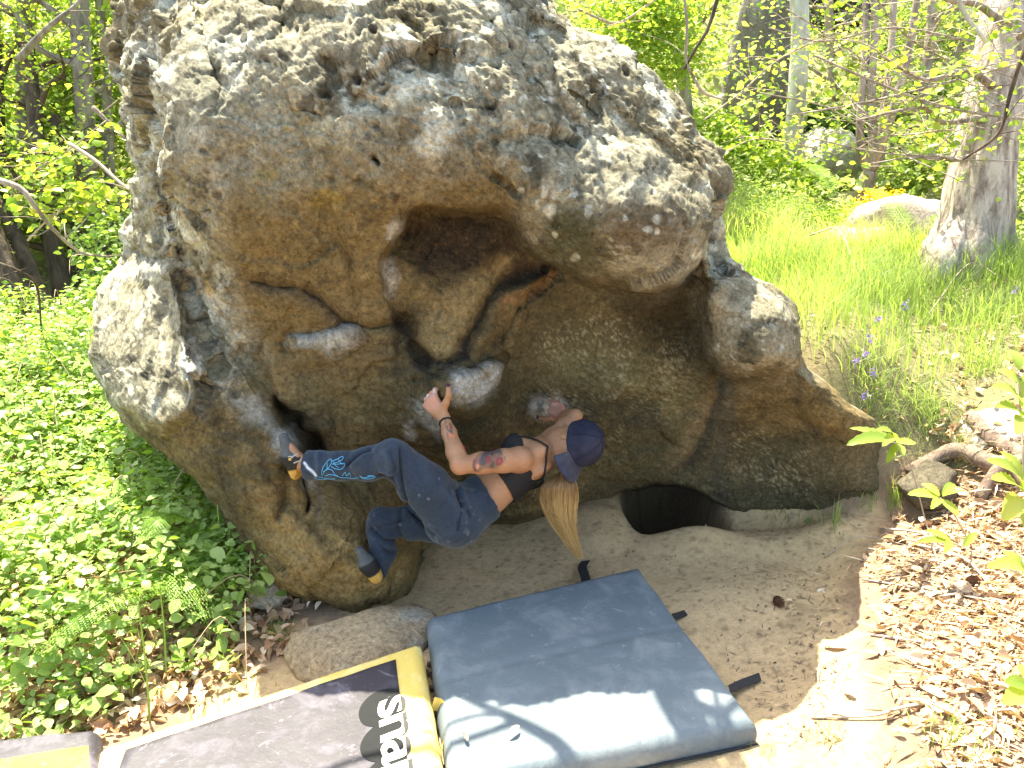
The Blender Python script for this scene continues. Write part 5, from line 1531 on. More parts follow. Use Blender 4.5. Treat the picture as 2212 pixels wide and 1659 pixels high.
rg = np.random.default_rng(44)
n = 46000
x = rg.uniform(1.1, 6.5, n); y = 4.0 + 4.2 * rg.random(n) ** 0.8
q = np.stack([x, y, hgt(x, y)], -1); px_, py_ = proj(q)
p3 = np.stack([x, y, 0 * x], -1); gm_ = fbm(p3, 1.7, 3, 501)
lowb = np.interp(px_, [1500, 1700, 1760, 1900, 2050, 2212, 2400], [600, 700, 800, 880, 830, 760, 740])
ok = ~in_boulder(x, y) & (px_ < 2350) & (py_ > 548 + 14 * rg.normal(size=n) - 60 * (px_ < 1720)) & (py_ < lowb + 40 * gm_ + rg.normal(size=n) * 22) & (rg.random(n) < 0.55 + 0.9 * (gm_ + 0.3))
q = q[ok]; gm_ = gm_[ok]
hh = 0.13 + 0.10 * sstep(-0.3, 0.4, gm_) + 0.06 * (q[:, 1] > 5)
v, f, r = blades(q, hh * 1.35, 0.0026 + 0.0006 * (q[:, 1] - 4), rg, 0.45, rnd=np.clip(0.35 + 0.5 * gm_ + 0.4 * rg.random(len(q)), 0, 1))
LM().add(v, f, r).obj('meadow_grass', ML_grass, label='bright green meadow grass on the bank right of the boulder', cat='grass', kind='stuff')
def tuft(px, py, n, h_, label, spread=0.04, seed=0, mat=ML_grass, wid=0.0022, lean=0.7, z=None):
    rg = np.random.default_rng(seed + 900)
    c = on(px, py) if z is None else G(px, py, z)
    q = c + rg.normal(size=(n, 3)) * [spread, spread, 0]; q[:, 2] = hgt(q[:, 0], q[:, 1]) if z is None else z
    v, f, r = blades(q, h_, wid, rg, lean, rnd=np.clip(rg.normal(0.5, 0.2, n), 0, 1))
    return LM().add(v, f, r).obj('grass_tuft', mat, label=label, cat='grass tuft', kind='stuff')
ML_dgrass = leaf_mat('olive_grass', (0.12, 0.16, 0.04), (0.30, 0.30, 0.10), 0.4, (0.45, 0.36, 0.18))
tuft(1800, 1135, 14, 0.17, 'tall upright green blades growing from the sand near the shadow edge', 0.02, 1, wid=0.0035, lean=0.35)
tuft(1745, 1128, 40, 0.035, 'short dark grass clump in the shade on the sand ledge', 0.022, 2)
tuft(1870, 1090, 40, 0.07, 'thin grass tuft against the right foot of the boulder', 0.03, 3)
tuft(1690, 1100, 50, 0.05, 'low shaded grass along the boulder foot right of the hole', 0.06, 4, ML_dgrass)
tuft(2075, 985, 260, 0.13, 'round olive grass tussock hanging over the roots on the right bank', 0.035, 5, ML_dgrass, 0.0013, 1.3)
tuft(2000, 890, 200, 0.17, 'green tussock beside the violet flowers on the bank edge', 0.06, 6, ML_grass, 0.0018, 1.0)
tuft(1890, 870, 200, 0.16, 'drooping grass clump on top of the low right shoulder of the boulder', 0.08, 7, ML_grass, 0.0022, 1.2)
tuft(2120, 800, 180, 0.16, 'soft green grass clump near the right edge under the meadow', 0.07, 8, ML_grass, 0.0018, 1.0)
tuft(1540, 1600, 12, 0.09, 'few pale green blades in front of the grey pad corner', 0.03, 9, ML_grass, 0.0022, 0.8, z=0.0)
tuft(1640, 1655, 18, 0.10, 'straw coloured grass sprig at the bottom edge beside the grey pad', 0.03, 10, ML_dgrass, 0.0018, 0.9, z=0.0)
tuft(1790, 1600, 22, 0.05, 'tiny dry grass sprig on the sunlit sand at the bottom', 0.03, 11, ML_dgrass, 0.0016, 0.9)
tuft(2080, 1620, 90, 0.09, 'small green grass patch in the leaf litter at the bottom right', 0.06, 12, ML_grass, 0.0022, 0.8)
tuft(600, 1375, 160, 0.06, 'fine green grass clump left of the flat tan rock', 0.03, 13, ML_grass, 0.0013, 1.0)
tuft(510, 1500, 40, 0.06, 'sparse dry grass on the sunlit sand behind the yellow edged pad', 0.06, 14, ML_dgrass, 0.0016, 0.9)
tuft(905, 1225, 70, 0.07, 'dark thin grass under the woman at the foot of the boulder', 0.06, 15, ML_dgrass, 0.0012, 1.1)
tuft(1040, 1240, 12, 0.06, 'few shaded grass blades on the sand below the jeans', 0.04, 16, ML_dgrass, 0.0013, 1.0)
tuft(440, 1600, 90, 0.10, 'green grass clump behind the yellow edged pad on the left', 0.06, 17, ML_grass, 0.002, 0.8)
tuft(600, 1290, 120, 0.08, 'bright moss green tuft on the small pale stone under the boulder', 0.03, 18, ML_grass, 0.0014, 1.0)
tuft(1930, 1085, 60, 0.13, 'tall thin grass at the right end of the boulder foot', 0.02, 19, ML_grass, 0.0016, 0.4)

# ---- ferns
def frond(base, tip, sag, wid, seed, label, npin=26, lift=0.12):
    rg = np.random.default_rng(seed)
    base = np.asarray(base, float); tip = np.asarray(tip, float)
    t_ = np.linspace(0, 1, 24)[:, None]
    mid = base * (1 - t_) + tip * t_; mid[:, 2] += lift * np.sin(np.pi * t_[:, 0] * 0.9)
    root = thing('fern', base, label, 'fern', 'fern fronds')
    v, f = tube(mid, np.linspace(0.0035, 0.001, 24), 5); obj('rachis', v, f, M_stem, root)
    d_ = np.gradient(mid, axis=0); d_ /= np.linalg.norm(d_, axis=1)[:, None]
    sd_ = np.cross(d_, [0, 0, 1.0]); sd_ /= np.linalg.norm(sd_, axis=1)[:, None]
    P_, D_, Z_ = [], [], []
    lm = LM()
    for k in range(npin):
        u = 0.12 + 0.86 * k / (npin - 1); i = min(int(u * 23), 22)
        L_ = wid * math.sin(math.pi * min(1, (1 - u) * 0.62 + 0.06)) ** 0.9
        for sg in (-1, 1):
            dirn = unit(sd_[i] * sg + d_[i] * 0.45 + np.array([0, 0, -0.15]))
            c = mid[i] * (1 - (u * 23 - i)) + mid[i + 1] * (u * 23 - i)
            m_ = max(3, int(L_ / 0.011))
            tt = np.linspace(0.1, 1, m_)
            pp = c + dirn * (tt * L_)[:, None]
            up_ = np.cross(dirn, d_[i])
            for s2 in (-1, 1):
                P_.append(pp); D_.append(np.repeat((d_[i] * s2 + dirn * 0.6)[None], m_, 0)); Z_.append(0.006 + L_ * 0.16 * (1 - tt))
    P_ = np.concatenate(P_); D_ = np.concatenate(D_); Z_ = np.concatenate(Z_)
    v, f, r = scatter(P_, Z_, leaf_tpl(1, 0.26), rg, 0.9, direc=D_, spread=0.15)
    lm.add(v, f, r).obj('pinnae', ML_fern, root)
    return root
def fr(x0, y0, x1, y1, h0, h1, wid, seed, label, **k):
    a = on(x0, y0); b_ = on(x1, y1); 
    return frond(a + [0, 0, h0], b_ + [0, 0, h1], 0, wid, seed, label, **k)
fr(440, 1330, 115, 1560, 0.20, 0.26, 0.13, 1, 'long yellow green fern frond reaching to the lower left across the brambles')
fr(330, 1180, 225, 1330, 0.35, 0.42, 0.12, 2, 'broad fern frond among brambles halfway down the left side')
fr(470, 1130, 330, 1140, 0.40, 0.45, 0.10, 3, 'pale fern frond near the shaded left flank of the boulder')
fr(450, 1280, 330, 1370, 0.34, 0.40, 0.12, 4, 'feathery fern frond between the two tall green stems')
fr(560, 1200, 470, 1290, 0.25, 0.30, 0.08, 5, 'small fern frond touching the boulder above the pale stone')
fr(330, 1330, 460, 1430, 0.22, 0.16, 0.11, 6, 'dark green fern frond low down behind the yellow edged pad')
fr(2040, 540, 1975, 520, 0.10, 0.25, 0.12, 7, 'pale fern frond in front of the sunlit rocks behind the meadow')
fr(1960, 560, 1850, 500, 0.2, 0.35, 0.13, 8, 'fern frond at the left end of the sunlit rocks')
fr(1800, 500, 1720, 470, 0.3, 0.45, 0.14, 9, 'fern frond between the boulder and the sunlit rocks')
# ---- tall green stems
for k, (x0, y0, x1, y1, z0, lb) in enumerate(((478, 1290, 470, 1090, 0.0, 'tall thin green stem standing nearest the left flank of the boulder'), (355, 1140, 352, 960, 0.3, 'tall green stem above the pale fern frond on the left'),
        (325, 1570, 298, 1300, 0.0, 'long leaning green stem rising from the brambles behind the yellow edged pad'), (140, 860, 148, 710, 0.2, 'thin green stem standing at the top of the bramble bed'), (360, 1480, 345, 1260, 0.0, 'second green stem just right of the long leaning one'))):
    a = on(x0, y0); Yd = a[1]; b_ = P(x1, y1, Yd - 0.02)
    pts = [a, a * 0.5 + b_ * 0.5 + [0.006, 0, 0], b_]
    v, f = tuber(pts, 0.0045, 0.0025, 6, 5)
    obj('plant_stem', v, f, M_stem, label=lb, cat='plant stem')

# ---- violet flowers on the bank
fl = [(1880, 730, 800), (1898, 688, 760), (1870, 765, 830), (1885, 805, 870), (1868, 855, 905), (1866, 915, 945), (1912, 590, 650), (1955, 660, 720), (2192, 632, 690), (1850, 780, 860), (180, 1485, 1520)]
for k, (fx, fy, by) in enumerate(fl):
    b_ = on(fx + 4, by); t_ = P(fx, fy, b_[1] - 0.02)
    lbs = ('violet flower spike leaning over the bank edge, second highest by the boulder', 'violet flower nearest the sapling leaves at the meadow rim', 'small violet flower just below the middle of the group', 'violet flower low on the bank above the sapling',
           'violet flower right above the large sapling leaves', 'lowest violet flower touching the large sapling leaf', 'dark violet seed head standing alone in the meadow', 'violet flower in the meadow right of the curved twig', 'faint violet flower at the right edge of the meadow',
           'dark violet flower close to the boulder shoulder', 'tiny violet flower among the brambles at the lower left')
    root = thing('violet_flower', b_, lbs[k], 'flower', 'violet flowers')
    v, f = tuber([b_, (b_ + t_) / 2 + [0.01, 0, 0], t_], 0.0016, 0.001, 4, 4); obj('stem', v, f, M_stem, root)
    rg = np.random.default_rng(k + 70)
    m_ = 26; pp = t_ + rg.normal(size=(m_, 3)) * [0.008, 0.008, 0.014]
    v, f, r = scatter(pp, 0.016, leaf_tpl(1, 0.3), rg, 0.2); LM().add(v, f, r).obj('blossom', ML_pur, root)

# ---- chestnut saplings with large leaves
def big_leaf(base, tip, wid, up, seed, parent, mat=ML_bright, name='leaf'):
    base = np.asarray(base, float); tip = np.asarray(tip, float); ax = tip - base; L_ = np.linalg.norm(ax); ax = ax / L_
    up = np.asarray(up, float); sd_ = unit(np.cross(ax, up)); up = np.cross(sd_, ax)
    n = 15; V = []; rg = np.random.default_rng(seed)
    cu = rg.uniform(0.05, 0.16)
    for i in range(n):
        u = i / (n - 1); w_ = wid * 0.5 * math.sin(math.pi * min(1, u * 0.93 + 0.04)) ** 0.75 * (1.0 if i % 2 else 0.86)
        if i in (0, n - 1): w_ = 0.0008
        c = base + ax * L_ * u + up * (-cu * L_ * (2 * u - 1) ** 2 + cu * L_)
        for s_, h_ in ((-1, .22), (-.5, .07), (0, 0), (.5, .07), (1, .22)):
            V.append(c + sd_ * w_ * s_ + up * (h_ * w_ + 0.002 * math.sin(u * 40) * abs(s_)))
    F = [(i * 5 + j, i * 5 + j + 1, i * 5 + 5 + j + 1, i * 5 + 5 + j) for i in range(n - 1) for j in range(4)]
    return obj(name, np.array(V), F, mat, parent, attrs={'rnd': np.full(len(V), rg.uniform(0.2, 0.9))})
def sapling(base, stem_pts, leaves, label, seed=0, r=0.004):
    root = thing('sapling', base, label, 'sapling', 'big leaved saplings')
    v, f = tuber(stem_pts, r, r * 0.6, 5, 5); obj('stem', v, f, MB_twig, root)
    for k, (b_, t_, w_) in enumerate(leaves):
        big_leaf(b_, t_, w_, (0.1, -0.45, 1.0), seed * 31 + k, root)
bs = on(2030, 1235); Y0 = 3.35
sapling(bs, [bs, P(2000, 1130, 3.30), P(1965, 1000, 3.34), P(1930, 955, 3.38)],
        [(P(1930, 955, 3.38), P(1828, 962, 3.30), 0.075), (P(1932, 950, 3.38), P(1835, 925, 3.42), 0.045), (P(1935, 952, 3.38), P(1890, 930, 3.2), 0.05), (P(1935, 955, 3.38), P(1978, 957, 3.40), 0.05), (P(1935, 960, 3.38), P(1915, 1000, 3.30), 0.04), (P(1935, 958, 3.38), P(1950, 985, 3.25), 0.045), (P(1930, 952, 3.38), P(1905, 965, 3.15), 0.05)],
        'sapling whose pale long leaves hang in front of the right foot of the boulder', 1)
bs = on(2100, 1190)
sapling(bs, [bs, P(2060, 1110, 3.05), P(2030, 1075, 3.05)],
        [(P(2030, 1075, 3.05), P(1960, 1068, 3.05), 0.055), (P(2030, 1072, 3.05), P(1990, 1045, 3.1), 0.05), (P(2035, 1072, 3.05), P(2085, 1060, 3.0), 0.05), (P(2030, 1078, 3.05), P(2070, 1115, 2.95), 0.055), (P(2028, 1078, 3.05), P(2010, 1100, 2.95), 0.04), (P(2035, 1070, 3.05), P(2060, 1045, 3.15), 0.045)],
        'low sapling with bright leaves beside the roots, above the leaf litter', 2)
bs = on(2230, 1180)
sapling(bs, [bs, P(2215, 1050, 2.75), P(2205, 900, 2.8), P(2200, 800, 2.82)],
        [(P(2205, 1060, 2.75), P(2130, 950 + 45, 2.7), 0.08), (P(2205, 1060, 2.75), P(2140, 1035, 2.6), 0.075), (P(2205, 1075, 2.75), P(2165, 1125, 2.55), 0.09), (P(2208, 1040, 2.75), P(2160, 975, 2.8), 0.06), (P(2205, 900, 2.8), P(2150, 880, 2.7), 0.06), (P(2205, 880, 2.8), P(2140, 835, 2.75), 0.065), (P(2205, 860, 2.8), P(2230, 800, 2.9), 0.06), (P(2203, 830, 2.8), P(2150, 800, 2.85), 0.055), (P(2200, 800, 2.82), P(2180, 755, 2.9), 0.05), (P(2205, 900, 2.8), P(2195, 940, 2.6), 0.06), (P(2210, 1100, 2.75), P(2225, 1170, 2.5), 0.09)],
        'tall sapling with many bright leaves cut by the right edge of the photo', 3, 0.005)
bs = on(2260, 1330)
sapling(bs, [bs, P(2230, 1260, 2.4), P(2120, 1200, 2.45), P(2050, 1168, 2.5)],
        [(P(2215, 1240, 2.4), P(2130, 1225, 2.3), 0.06), (P(2210, 1235, 2.4), P(2165, 1190, 2.45), 0.05), (P(2055, 1168, 2.5), P(2000, 1145, 2.5), 0.035), (P(2050, 1168, 2.5), P(1985, 1170, 2.45), 0.03), (P(2080, 1180, 2.48), P(2110, 1150, 2.5), 0.03), (P(2050, 1168, 2.5), P(2040, 1195, 2.4), 0.03)],
        'thin leaning sapling stem crossing the litter from the right edge', 4)
bs = on(2290, 1560)
sapling(bs, [bs, P(2250, 1500, 1.95), P(2215, 1480, 1.95)],
        [(P(2230, 1490, 1.95), P(2165, 1520, 1.85), 0.07), (P(2225, 1485, 1.95), P(2170, 1475, 1.9), 0.055), (P(2230, 1480, 1.95), P(2200, 1435, 2.0), 0.05)],
        'sapling leaves poking in at the lower right edge', 5)
# ---- sticks, cones, loose leaves
def stick(pts, r0, r1, label, mat=MB_stick, seed=1):
    P3 = []
    for (x, y, h_) in pts:
        c = on(x, y); P3.append(c + [0, 0, h_ + r0])
    v, f = tuber(P3, r0, r1, 6, 5, 0.12, seed)
    return obj('stick', v, f, mat, label=label, cat='stick', group='fallen sticks')
stick([(2025, 1520, .0), (1950, 1545, .02), (1880, 1555, .01), (1750, 1532 + 26, .0)], 0.006, 0.004, 'purplish stick lying at the edge of the sand, lower right')
stick([(1795, 1530 - 10, .0), (1765, 1490, .03), (1775, 1440, .02), (1850, 1410, .0)], 0.002, 0.0015, 'thin curved root loop on the sand beside the purplish stick')
stick([(1900, 1150, .01), (1990, 1175, .04), (2040, 1215, .01)], 0.006, 0.004, 'pale forked stick lying just above the middle of the litter')
stick([(1960, 1180, .01), (2080, 1220, .02), (2160, 1300, .0)], 0.008, 0.005, 'thick brown stick slanting down to the right through the litter')
stick([(1860, 1260, .01), (1990, 1280, .01), (2110, 1290, .0)], 0.005, 0.003, 'straight thin stick lying level in the middle of the litter')
stick([(1880, 1375, .0), (2000, 1400, .01), (2110, 1420, .0)], 0.006, 0.004, 'straight reddish stick below the level one')
stick([(2070, 1280, .0), (2150, 1340, .01), (2230, 1400, .0)], 0.006, 0.005, 'dark stick in the litter near the right edge')
stick([(1780, 1210, .0), (1850, 1175, .04), (1960, 1180, .0)], 0.003, 0.002, 'thin arched twig at the top left of the litter')
stick([(2000, 1480, .0), (2100, 1400, .12), (2230, 1440, .02)], 0.002, 0.0015, 'thin orange bramble runner arching over the litter', simple_mat('runner', (0.5, 0.2, 0.08), 0.7, 0.2))
stick([(1740, 590, .28), (1800, 582, .30), (1845, 640, .15)], 0.008, 0.005, 'pale bent twig standing in the meadow grass right of the boulder', MB_twig)
stick([(2000, 715, .1), (2080, 640, .22), (2150, 650, .15)], 0.003, 0.002, 'thin brown twig arching over the meadow near the right edge', MB_twig)
stick([(150, 1590, .0), (260, 1545, .03), (330, 1500, .02)], 0.004, 0.003, 'reddish dead stalk lying in front of the brambles')
stick([(90, 1420, .3), (200, 1380, .34), (270, 1350, .3)], 0.004, 0.003, 'dry pinkish cane resting on the brambles at the left')
def cone(px, py, label, seed, r=0.03):
    c = on(px, py) + [0, 0, r * 0.7]; mb = MB(); rg = np.random.default_rng(seed)
    ax = unit(rg.normal(size=3) * [1, 1, 0.3]); u_ = unit(np.cross(ax, [0, 0, 1])); w_ = np.cross(ax, u_)
    for k in range(90):
        t_ = k / 89; a = k * 2.4; rr_ = math.sin(math.pi * (0.06 + 0.9 * t_)) ** 0.7 * r
        d_ = u_ * math.cos(a) + w_ * math.sin(a); cc_ = c + ax * (t_ - 0.5) * 2.3 * r
        p0 = cc_ + d_ * rr_ * 0.3; p1 = cc_ + d_ * rr_ + ax * r * 0.15; s_ = np.cross(ax, d_) * r * 0.24
        mb.add([p0 - s_ * 0.4, p0 + s_ * 0.4, p1 + s_, p1 + ax * r * 0.12 + d_ * r * 0.08, p1 - s_], [(0, 1, 2, 3, 4)])
    mb.add(*tube([c - ax * r, c, c + ax * r], [r * 0.35, r * 0.6, r * 0.2], 7))
    return mb.build('pine_cone', simple_mat('cone_brown', (0.20, 0.10, 0.055), 0.85, 0.4, 40) if 'cone_brown' not in bpy.data.materials else bpy.data.materials['cone_brown'], None, False, label=label, cat='pine cone', group='pine cones')
cone(1945, 1310, 'small brown cone lying on the shaded sand', 1) if False else None
cone(1680, 1306, 'brown pine cone alone on the shaded sand right of the grey pad', 2, 0.024)
cone(1940, 1175, 'reddish cone at the top left of the leaf litter', 3, 0.024)
cone(2000, 1145, 'dark cone beside the pale forked stick', 4, 0.024)
cone(2100, 1270, 'brown cone partly buried in the middle of the litter', 5, 0.03)
cone(2085, 1365, 'round brown cone just below the straight reddish stick', 6, 0.026)
cone(2230, 1270, 'brown cone close to the right edge', 7, 0.026)
def dry(px, py, z, L_, ang, label, seed):
    c = G(px, py, z) if z is not None else on(px, py) + [0, 0, 0.012]
    d_ = np.array([math.cos(ang), math.sin(ang), 0.15])
    o = big_leaf(c, c + d_ * L_, L_ * 0.42, (0.2, -0.3, 1), seed, None, ML_dry, 'fallen_leaf')
    return tag(o, label, 'dry leaf', 'loose dry leaves')
dry(1098, 1588, 0.137, 0.05, 0.8, 'small curled orange brown leaf on the front of the grey pad', 1)
dry(1010, 1600, 0.134, 0.035, 2.0, 'pale crumpled scrap of leaf near the left front of the grey pad', 2)
dry(1778, 1400, None, 0.085, -0.35, 'large brown leaf on the sunlit sand right of the grey pad', 3)
dry(1830, 1555, None, 0.075, 2.2, 'pale dry leaf leaning on the purplish stick', 4)
dry(1845, 1515, None, 0.07, 1.9, 'dark brown leaf standing behind the purplish stick', 5)
dry(2000, 1545, None, 0.09, 0.1, 'broad tan leaf under the right end of the purplish stick', 6)
dry(2090, 1640, None, 0.09, 0.9, 'broad russet leaf at the bottom right', 7)
dry(420, 1480, None, 0.07, 1.7, 'red brown leaf standing at the edge of the brambles', 8)
dry(355, 1505, None, 0.07, 2.4, 'second red brown leaf beside the yellow edged pad', 9)
# roots and the half buried log on the right bank
MB_root = bark('root_bark', (0.26, 0.19, 0.15), (0.10, 0.07, 0.055), 14)
def root_(pts, r0, r1, label, cat='root', mat=MB_root):
    P3 = [on(x, y) + [0, 0, h_] for x, y, h_ in pts]
    v, f = tuber(P3, r0, r1, 9, 6, 0.13, 5); return obj('tree_root', v, f, mat, label=label, cat=cat, group='roots on the bank')
root_([(1960, 1035, .03), (2060, 1000, .05), (2150, 1030, .05), (2260, 1020, .05)], 0.035, 0.05, 'pinkish grey root running level across the bank under the tussock')
root_([(2110, 1095, .02), (2140, 1060, .06), (2170, 1045, .08), (2230, 1080, .03)], 0.03, 0.035, 'short knobbly root bending over the dark gap')
root_([(2090, 905, .0), (2150, 960, .01), (2240, 1010, .0)], 0.035, 0.05, 'thick pale root slanting down the bank at the right')

# ================================================================ BACKGROUND WOOD
def limb(mb, p0, p1, r0, r1, seed, bend=0.12, n=7):
    rg = np.random.default_rng(seed); p0 = np.asarray(p0, float); p1 = np.asarray(p1, float); L_ = np.linalg.norm(p1 - p0)
    pts = [p0] + [p0 + (p1 - p0) * t_ + rg.normal(size=3) * L_ * bend * 0.35 for t_ in (0.33, 0.66)] + [p1]
    s_ = spline(pts, 5); mb.add(*tube(s_, np.linspace(r0, r1, len(s_)), n, rough=0.06, seed=seed)); return s_
def twigs(mb, s_, n, L_, r, rg, droop=-0.1, tips=None):
    for k in range(n):
        i = rg.integers(len(s_) // 4, len(s_)); d_ = rg.normal(size=3); d_[2] = abs(d_[2]) * 0.5 + droop; d_ = unit(d_)
        L2 = L_ * rg.uniform(0.4, 1.1); a = s_[i]; b_ = a + d_ * L2 * 0.5 + rg.normal(size=3) * L2 * 0.08; c = a + d_ * L2 + rg.normal(size=3) * L2 * 0.15
        q_ = spline([a, b_, c], 3); mb.add(*tube(q_, np.linspace(r, r * 0.35, len(q_)), 4))
        if tips is not None: tips += [q_[3], q_[4], q_[5], q_[-1]]
def tree(name, base, pts, r0, r1, label, mat, seed, nl=5, leafn=900, leafs=0.05, lmat=None, branch=1.1, crown_from=0.3, cat='tree', group=None, spread=0.35, flare=1.5):
    rg = np.random.default_rng(seed)
    root = thing(name, base, label, cat, group)
    mb = MB(); s_ = spline(pts, 7); rad = np.linspace(r0, r1, len(s_)); rad[:4] *= np.linspace(flare, 1.05, 4)
    mb.add(*tube(s_, rad, 12, rough=0.07, seed=seed)); mb.build('trunk', mat, root)
    tips = []
    for k in range(nl):
        i = int(len(s_) * (crown_from + (1 - crown_from) * (k + 0.5) / nl)); i = min(i, len(s_) - 1)
        a = rg.uniform(0, 6.28); L_ = branch * rg.uniform(0.6, 1.15)
        e_ = s_[i] + np.array([math.cos(a), math.sin(a) * 0.7, rg.uniform(0.15, 0.7)]) * L_
        m2 = MB(); q_ = limb(m2, s_[i], e_, rad[i] * 0.42 + 0.004, 0.006, seed * 13 + k, 0.2, 6)
        twigs(m2, q_, 7, L_ * 0.55, 0.006, rg, 0.0, tips); m2.build('limb', mat, root)
    if leafn and tips:
        tp_ = np.array(tips); pos = tp_[rg.integers(0, len(tp_), leafn)] + rg.normal(size=(leafn, 3)) * spread * 0.4
        v, f, r = scatter(pos, leafs * rg.uniform(0.6, 1.3, leafn), LEAF4, rg, 0.45); LM().add(v, f, r).obj('crown', lmat or ML_bright, root)
    return root
def cloud(name, centres, radii, n, size, mat, seed, label, cat, group=None, tpl=LEAF4, kind=None, up=0.5, ground_clip=False, parent=None, hollow=0.5):
    """foliage clump: leaves in uneven shells of several ellipsoids"""
    rg = np.random.default_rng(seed); centres = np.asarray(centres, float); radii = np.asarray(radii, float)
    vol = radii.prod(1) ** 0.66; k = rg.choice(len(centres), n, p=vol / vol.sum())
    d_ = rg.normal(size=(n, 3)); d_ /= np.linalg.norm(d_, axis=1)[:, None]
    rr_ = (hollow + (1 - hollow) * rg.random(n)) * (1 + 0.45 * fbm(centres[k] * 3 + d_ * 2.2, 1.0, 3, seed))
    pos = centres[k] + d_ * rr_[:, None] * radii[k]
    r0 = np.clip(0.45 + 0.45 * rg.normal(size=n) * 0.5 + 0.4 * fbm(pos, 1.5, 3, seed + 1), 0, 1)
    v, f, r = scatter(pos, size * rg.uniform(0.55, 1.3, n), tpl, rg, up, r0)
    return LM().add(v, f, r).obj(name, mat, parent, label=label, cat=cat, group=group, kind=kind)
# low growth carpeting the hillside
rg = np.random.default_rng(66)
n = 110000
x = rg.uniform(-16, 16, n); y = 6.0 + 16 * rg.random(n) ** 1.1
px_, py_ = proj(np.stack([x, y, hgt(x, y)], -1))
p3 = np.stack([x, y, 0 * x], -1); dn_ = fbm(p3, 0.55, 4, 601)
ok = (px_ > -700) & (px_ < 2700) & (py_ > -260) & ((px_ < 420) | (py_ < 545)) & (rg.random(n) < 0.35 + 1.6 * (dn_ + 0.25))
x, y, dn_ = x[ok], y[ok], dn_[ok]
hh = (0.25 + 0.9 * sstep(-0.2, 0.4, dn_)) * (1 + 0.05 * y) * rg.random(len(x)) ** 0.6 * (0.22 + 0.78 * sstep(7.0, 9.5, y))
v, f, r = scatter(np.stack([x, y, hgt(x, y) + hh], -1), (0.035 + 0.006 * y) * rg.uniform(0.6, 1.3, len(x)), LEAF4, rg, 0.5, np.clip(0.3 + 0.6 * rg.random(len(x)) + 0.5 * dn_, 0, 1))
LM().add(v, f, r).obj('undergrowth', ML_mid, label='tangle of low green growth covering the wooded hillside behind the boulder', cat='undergrowth', kind='stuff')

# left wood
def LT(k, pts, r0, r1, label, mat=MB_grey, **kw):
    """trunk through photo positions (px, py, distance)"""
    P3 = [P(*q) for q in pts]; b_ = P3[0].copy(); b_[2] = hgt(b_[0], b_[1]) - 0.05
    P3[0] = b_
    return tree('tree', b_, P3, r0, r1, label, mat, 700 + k, **kw)
LT(1, [(195, 600, 8.5), (188, 400, 8.5), (182, 200, 8.5), (172, 0, 8.6), (165, -400, 8.8)], 0.10, 0.085, 'straight grey trunk standing left of the boulder, tallest in the left wood', nl=7, crown_from=0.35, leafn=1400)
LT(2, [(70, 560, 9), (60, 300, 9), (55, 110, 9), (58, -60, 9), (50, -400, 9.3)], 0.11, 0.08, 'pale grey tree with a forked limb at the top left of the photo', nl=6, leafn=1300)
LT(3, [(120, 740, 7.2), (70, 600, 7.4), (20, 480, 7.6), (-40, 380, 7.8)], 0.09, 0.06, 'dark leaning trunk at the foot of the left wood', MB_dark, nl=3, leafn=500)
LT(4, [(60, 745, 7.0), (30, 620, 7.1), (-5, 520, 7.3), (-60, 430, 7.4)], 0.09, 0.07, 'dark trunk nearest the left edge of the photo', MB_dark, nl=2, leafn=400)
LT(5, [(150, 730, 7.8), (130, 600, 7.8), (95, 450, 7.9), (80, 300, 8.2), (60, 100, 8.5)], 0.10, 0.06, 'dark slender tree between the leaning trunk and the straight one', MB_dark, nl=5, leafn=900)
LT(6, [(185, 720, 8.2), (165, 560, 8.2), (135, 420, 8.4), (120, 250, 8.6)], 0.07, 0.05, 'thin dark tree leaning left just beside the straight grey trunk', MB_dark, nl=4, leafn=800)
LT(7, [(240, 640, 9.0), (242, 500, 9.0), (236, 330, 9.0), (225, 120, 9.2), (200, -200, 9.4)], 0.06, 0.05, 'thin pale tree almost touching the upper left side of the boulder', nl=5, leafn=900)
LT(8, [(20, 700, 8.3), (0, 560, 8.4), (-10, 300, 8.6), (-20, 0, 9)], 0.10, 0.09, 'dark trunk half cut by the left edge', MB_dark, nl=4, leafn=800)
# forked limb of the pale tree, loose dead branches
def branch(pts, r0, r1, label, mat=MB_twig, nt=0, tl=0.4, seed=3, leaf=0, lmat=None, name='branch', lsz=0.07, tr=0.004):
    P3 = [P(*q) for q in pts]
    mb = MB(); s_ = spline(P3, 6); mb.add(*tube(s_, np.linspace(r0, r1, len(s_)), 7, rough=0.08, seed=seed))
    rg = np.random.default_rng(seed); tips = []
    twigs(mb, s_, nt, tl, tr, rg, -0.1, tips)
    if leaf:
        root = thing(name, P3[0], label, 'branch', 'bare and leafy branches')
        mb.build('wood', mat, root)
        tp_ = np.array(tips + list(s_[len(s_) // 2:])); pos = tp_[rg.integers(0, len(tp_), leaf)] + rg.normal(size=(leaf, 3)) * 0.06
        v, f, r = scatter(pos, lsz * rg.uniform(0.6, 1.3, leaf), LEAF4, rg, 0.45); LM().add(v, f, r).obj('leaves', lmat or ML_bright, root)
        return root
    return mb.build(name, mat, label=label, cat='branch', group='bare and leafy branches')
branch([(-40, 380, 5.2), (40, 405, 5.2), (75, 445, 5.2), (120, 500, 5.3), (175, 545, 5.4), (240, 555, 5.4)], 0.022, 0.006, 'pale smooth dead branch sloping in from the left edge', MB_pale, 8, 0.4, 31)
branch([(40, 130, 6.5), (80, 85, 6.5), (115, 50, 6.5), (165, 10, 6.6), (190, -40, 6.7)], 0.03, 0.012, 'grey limb forking up to the right at the top left', MB_grey, 5, 0.5, 32)
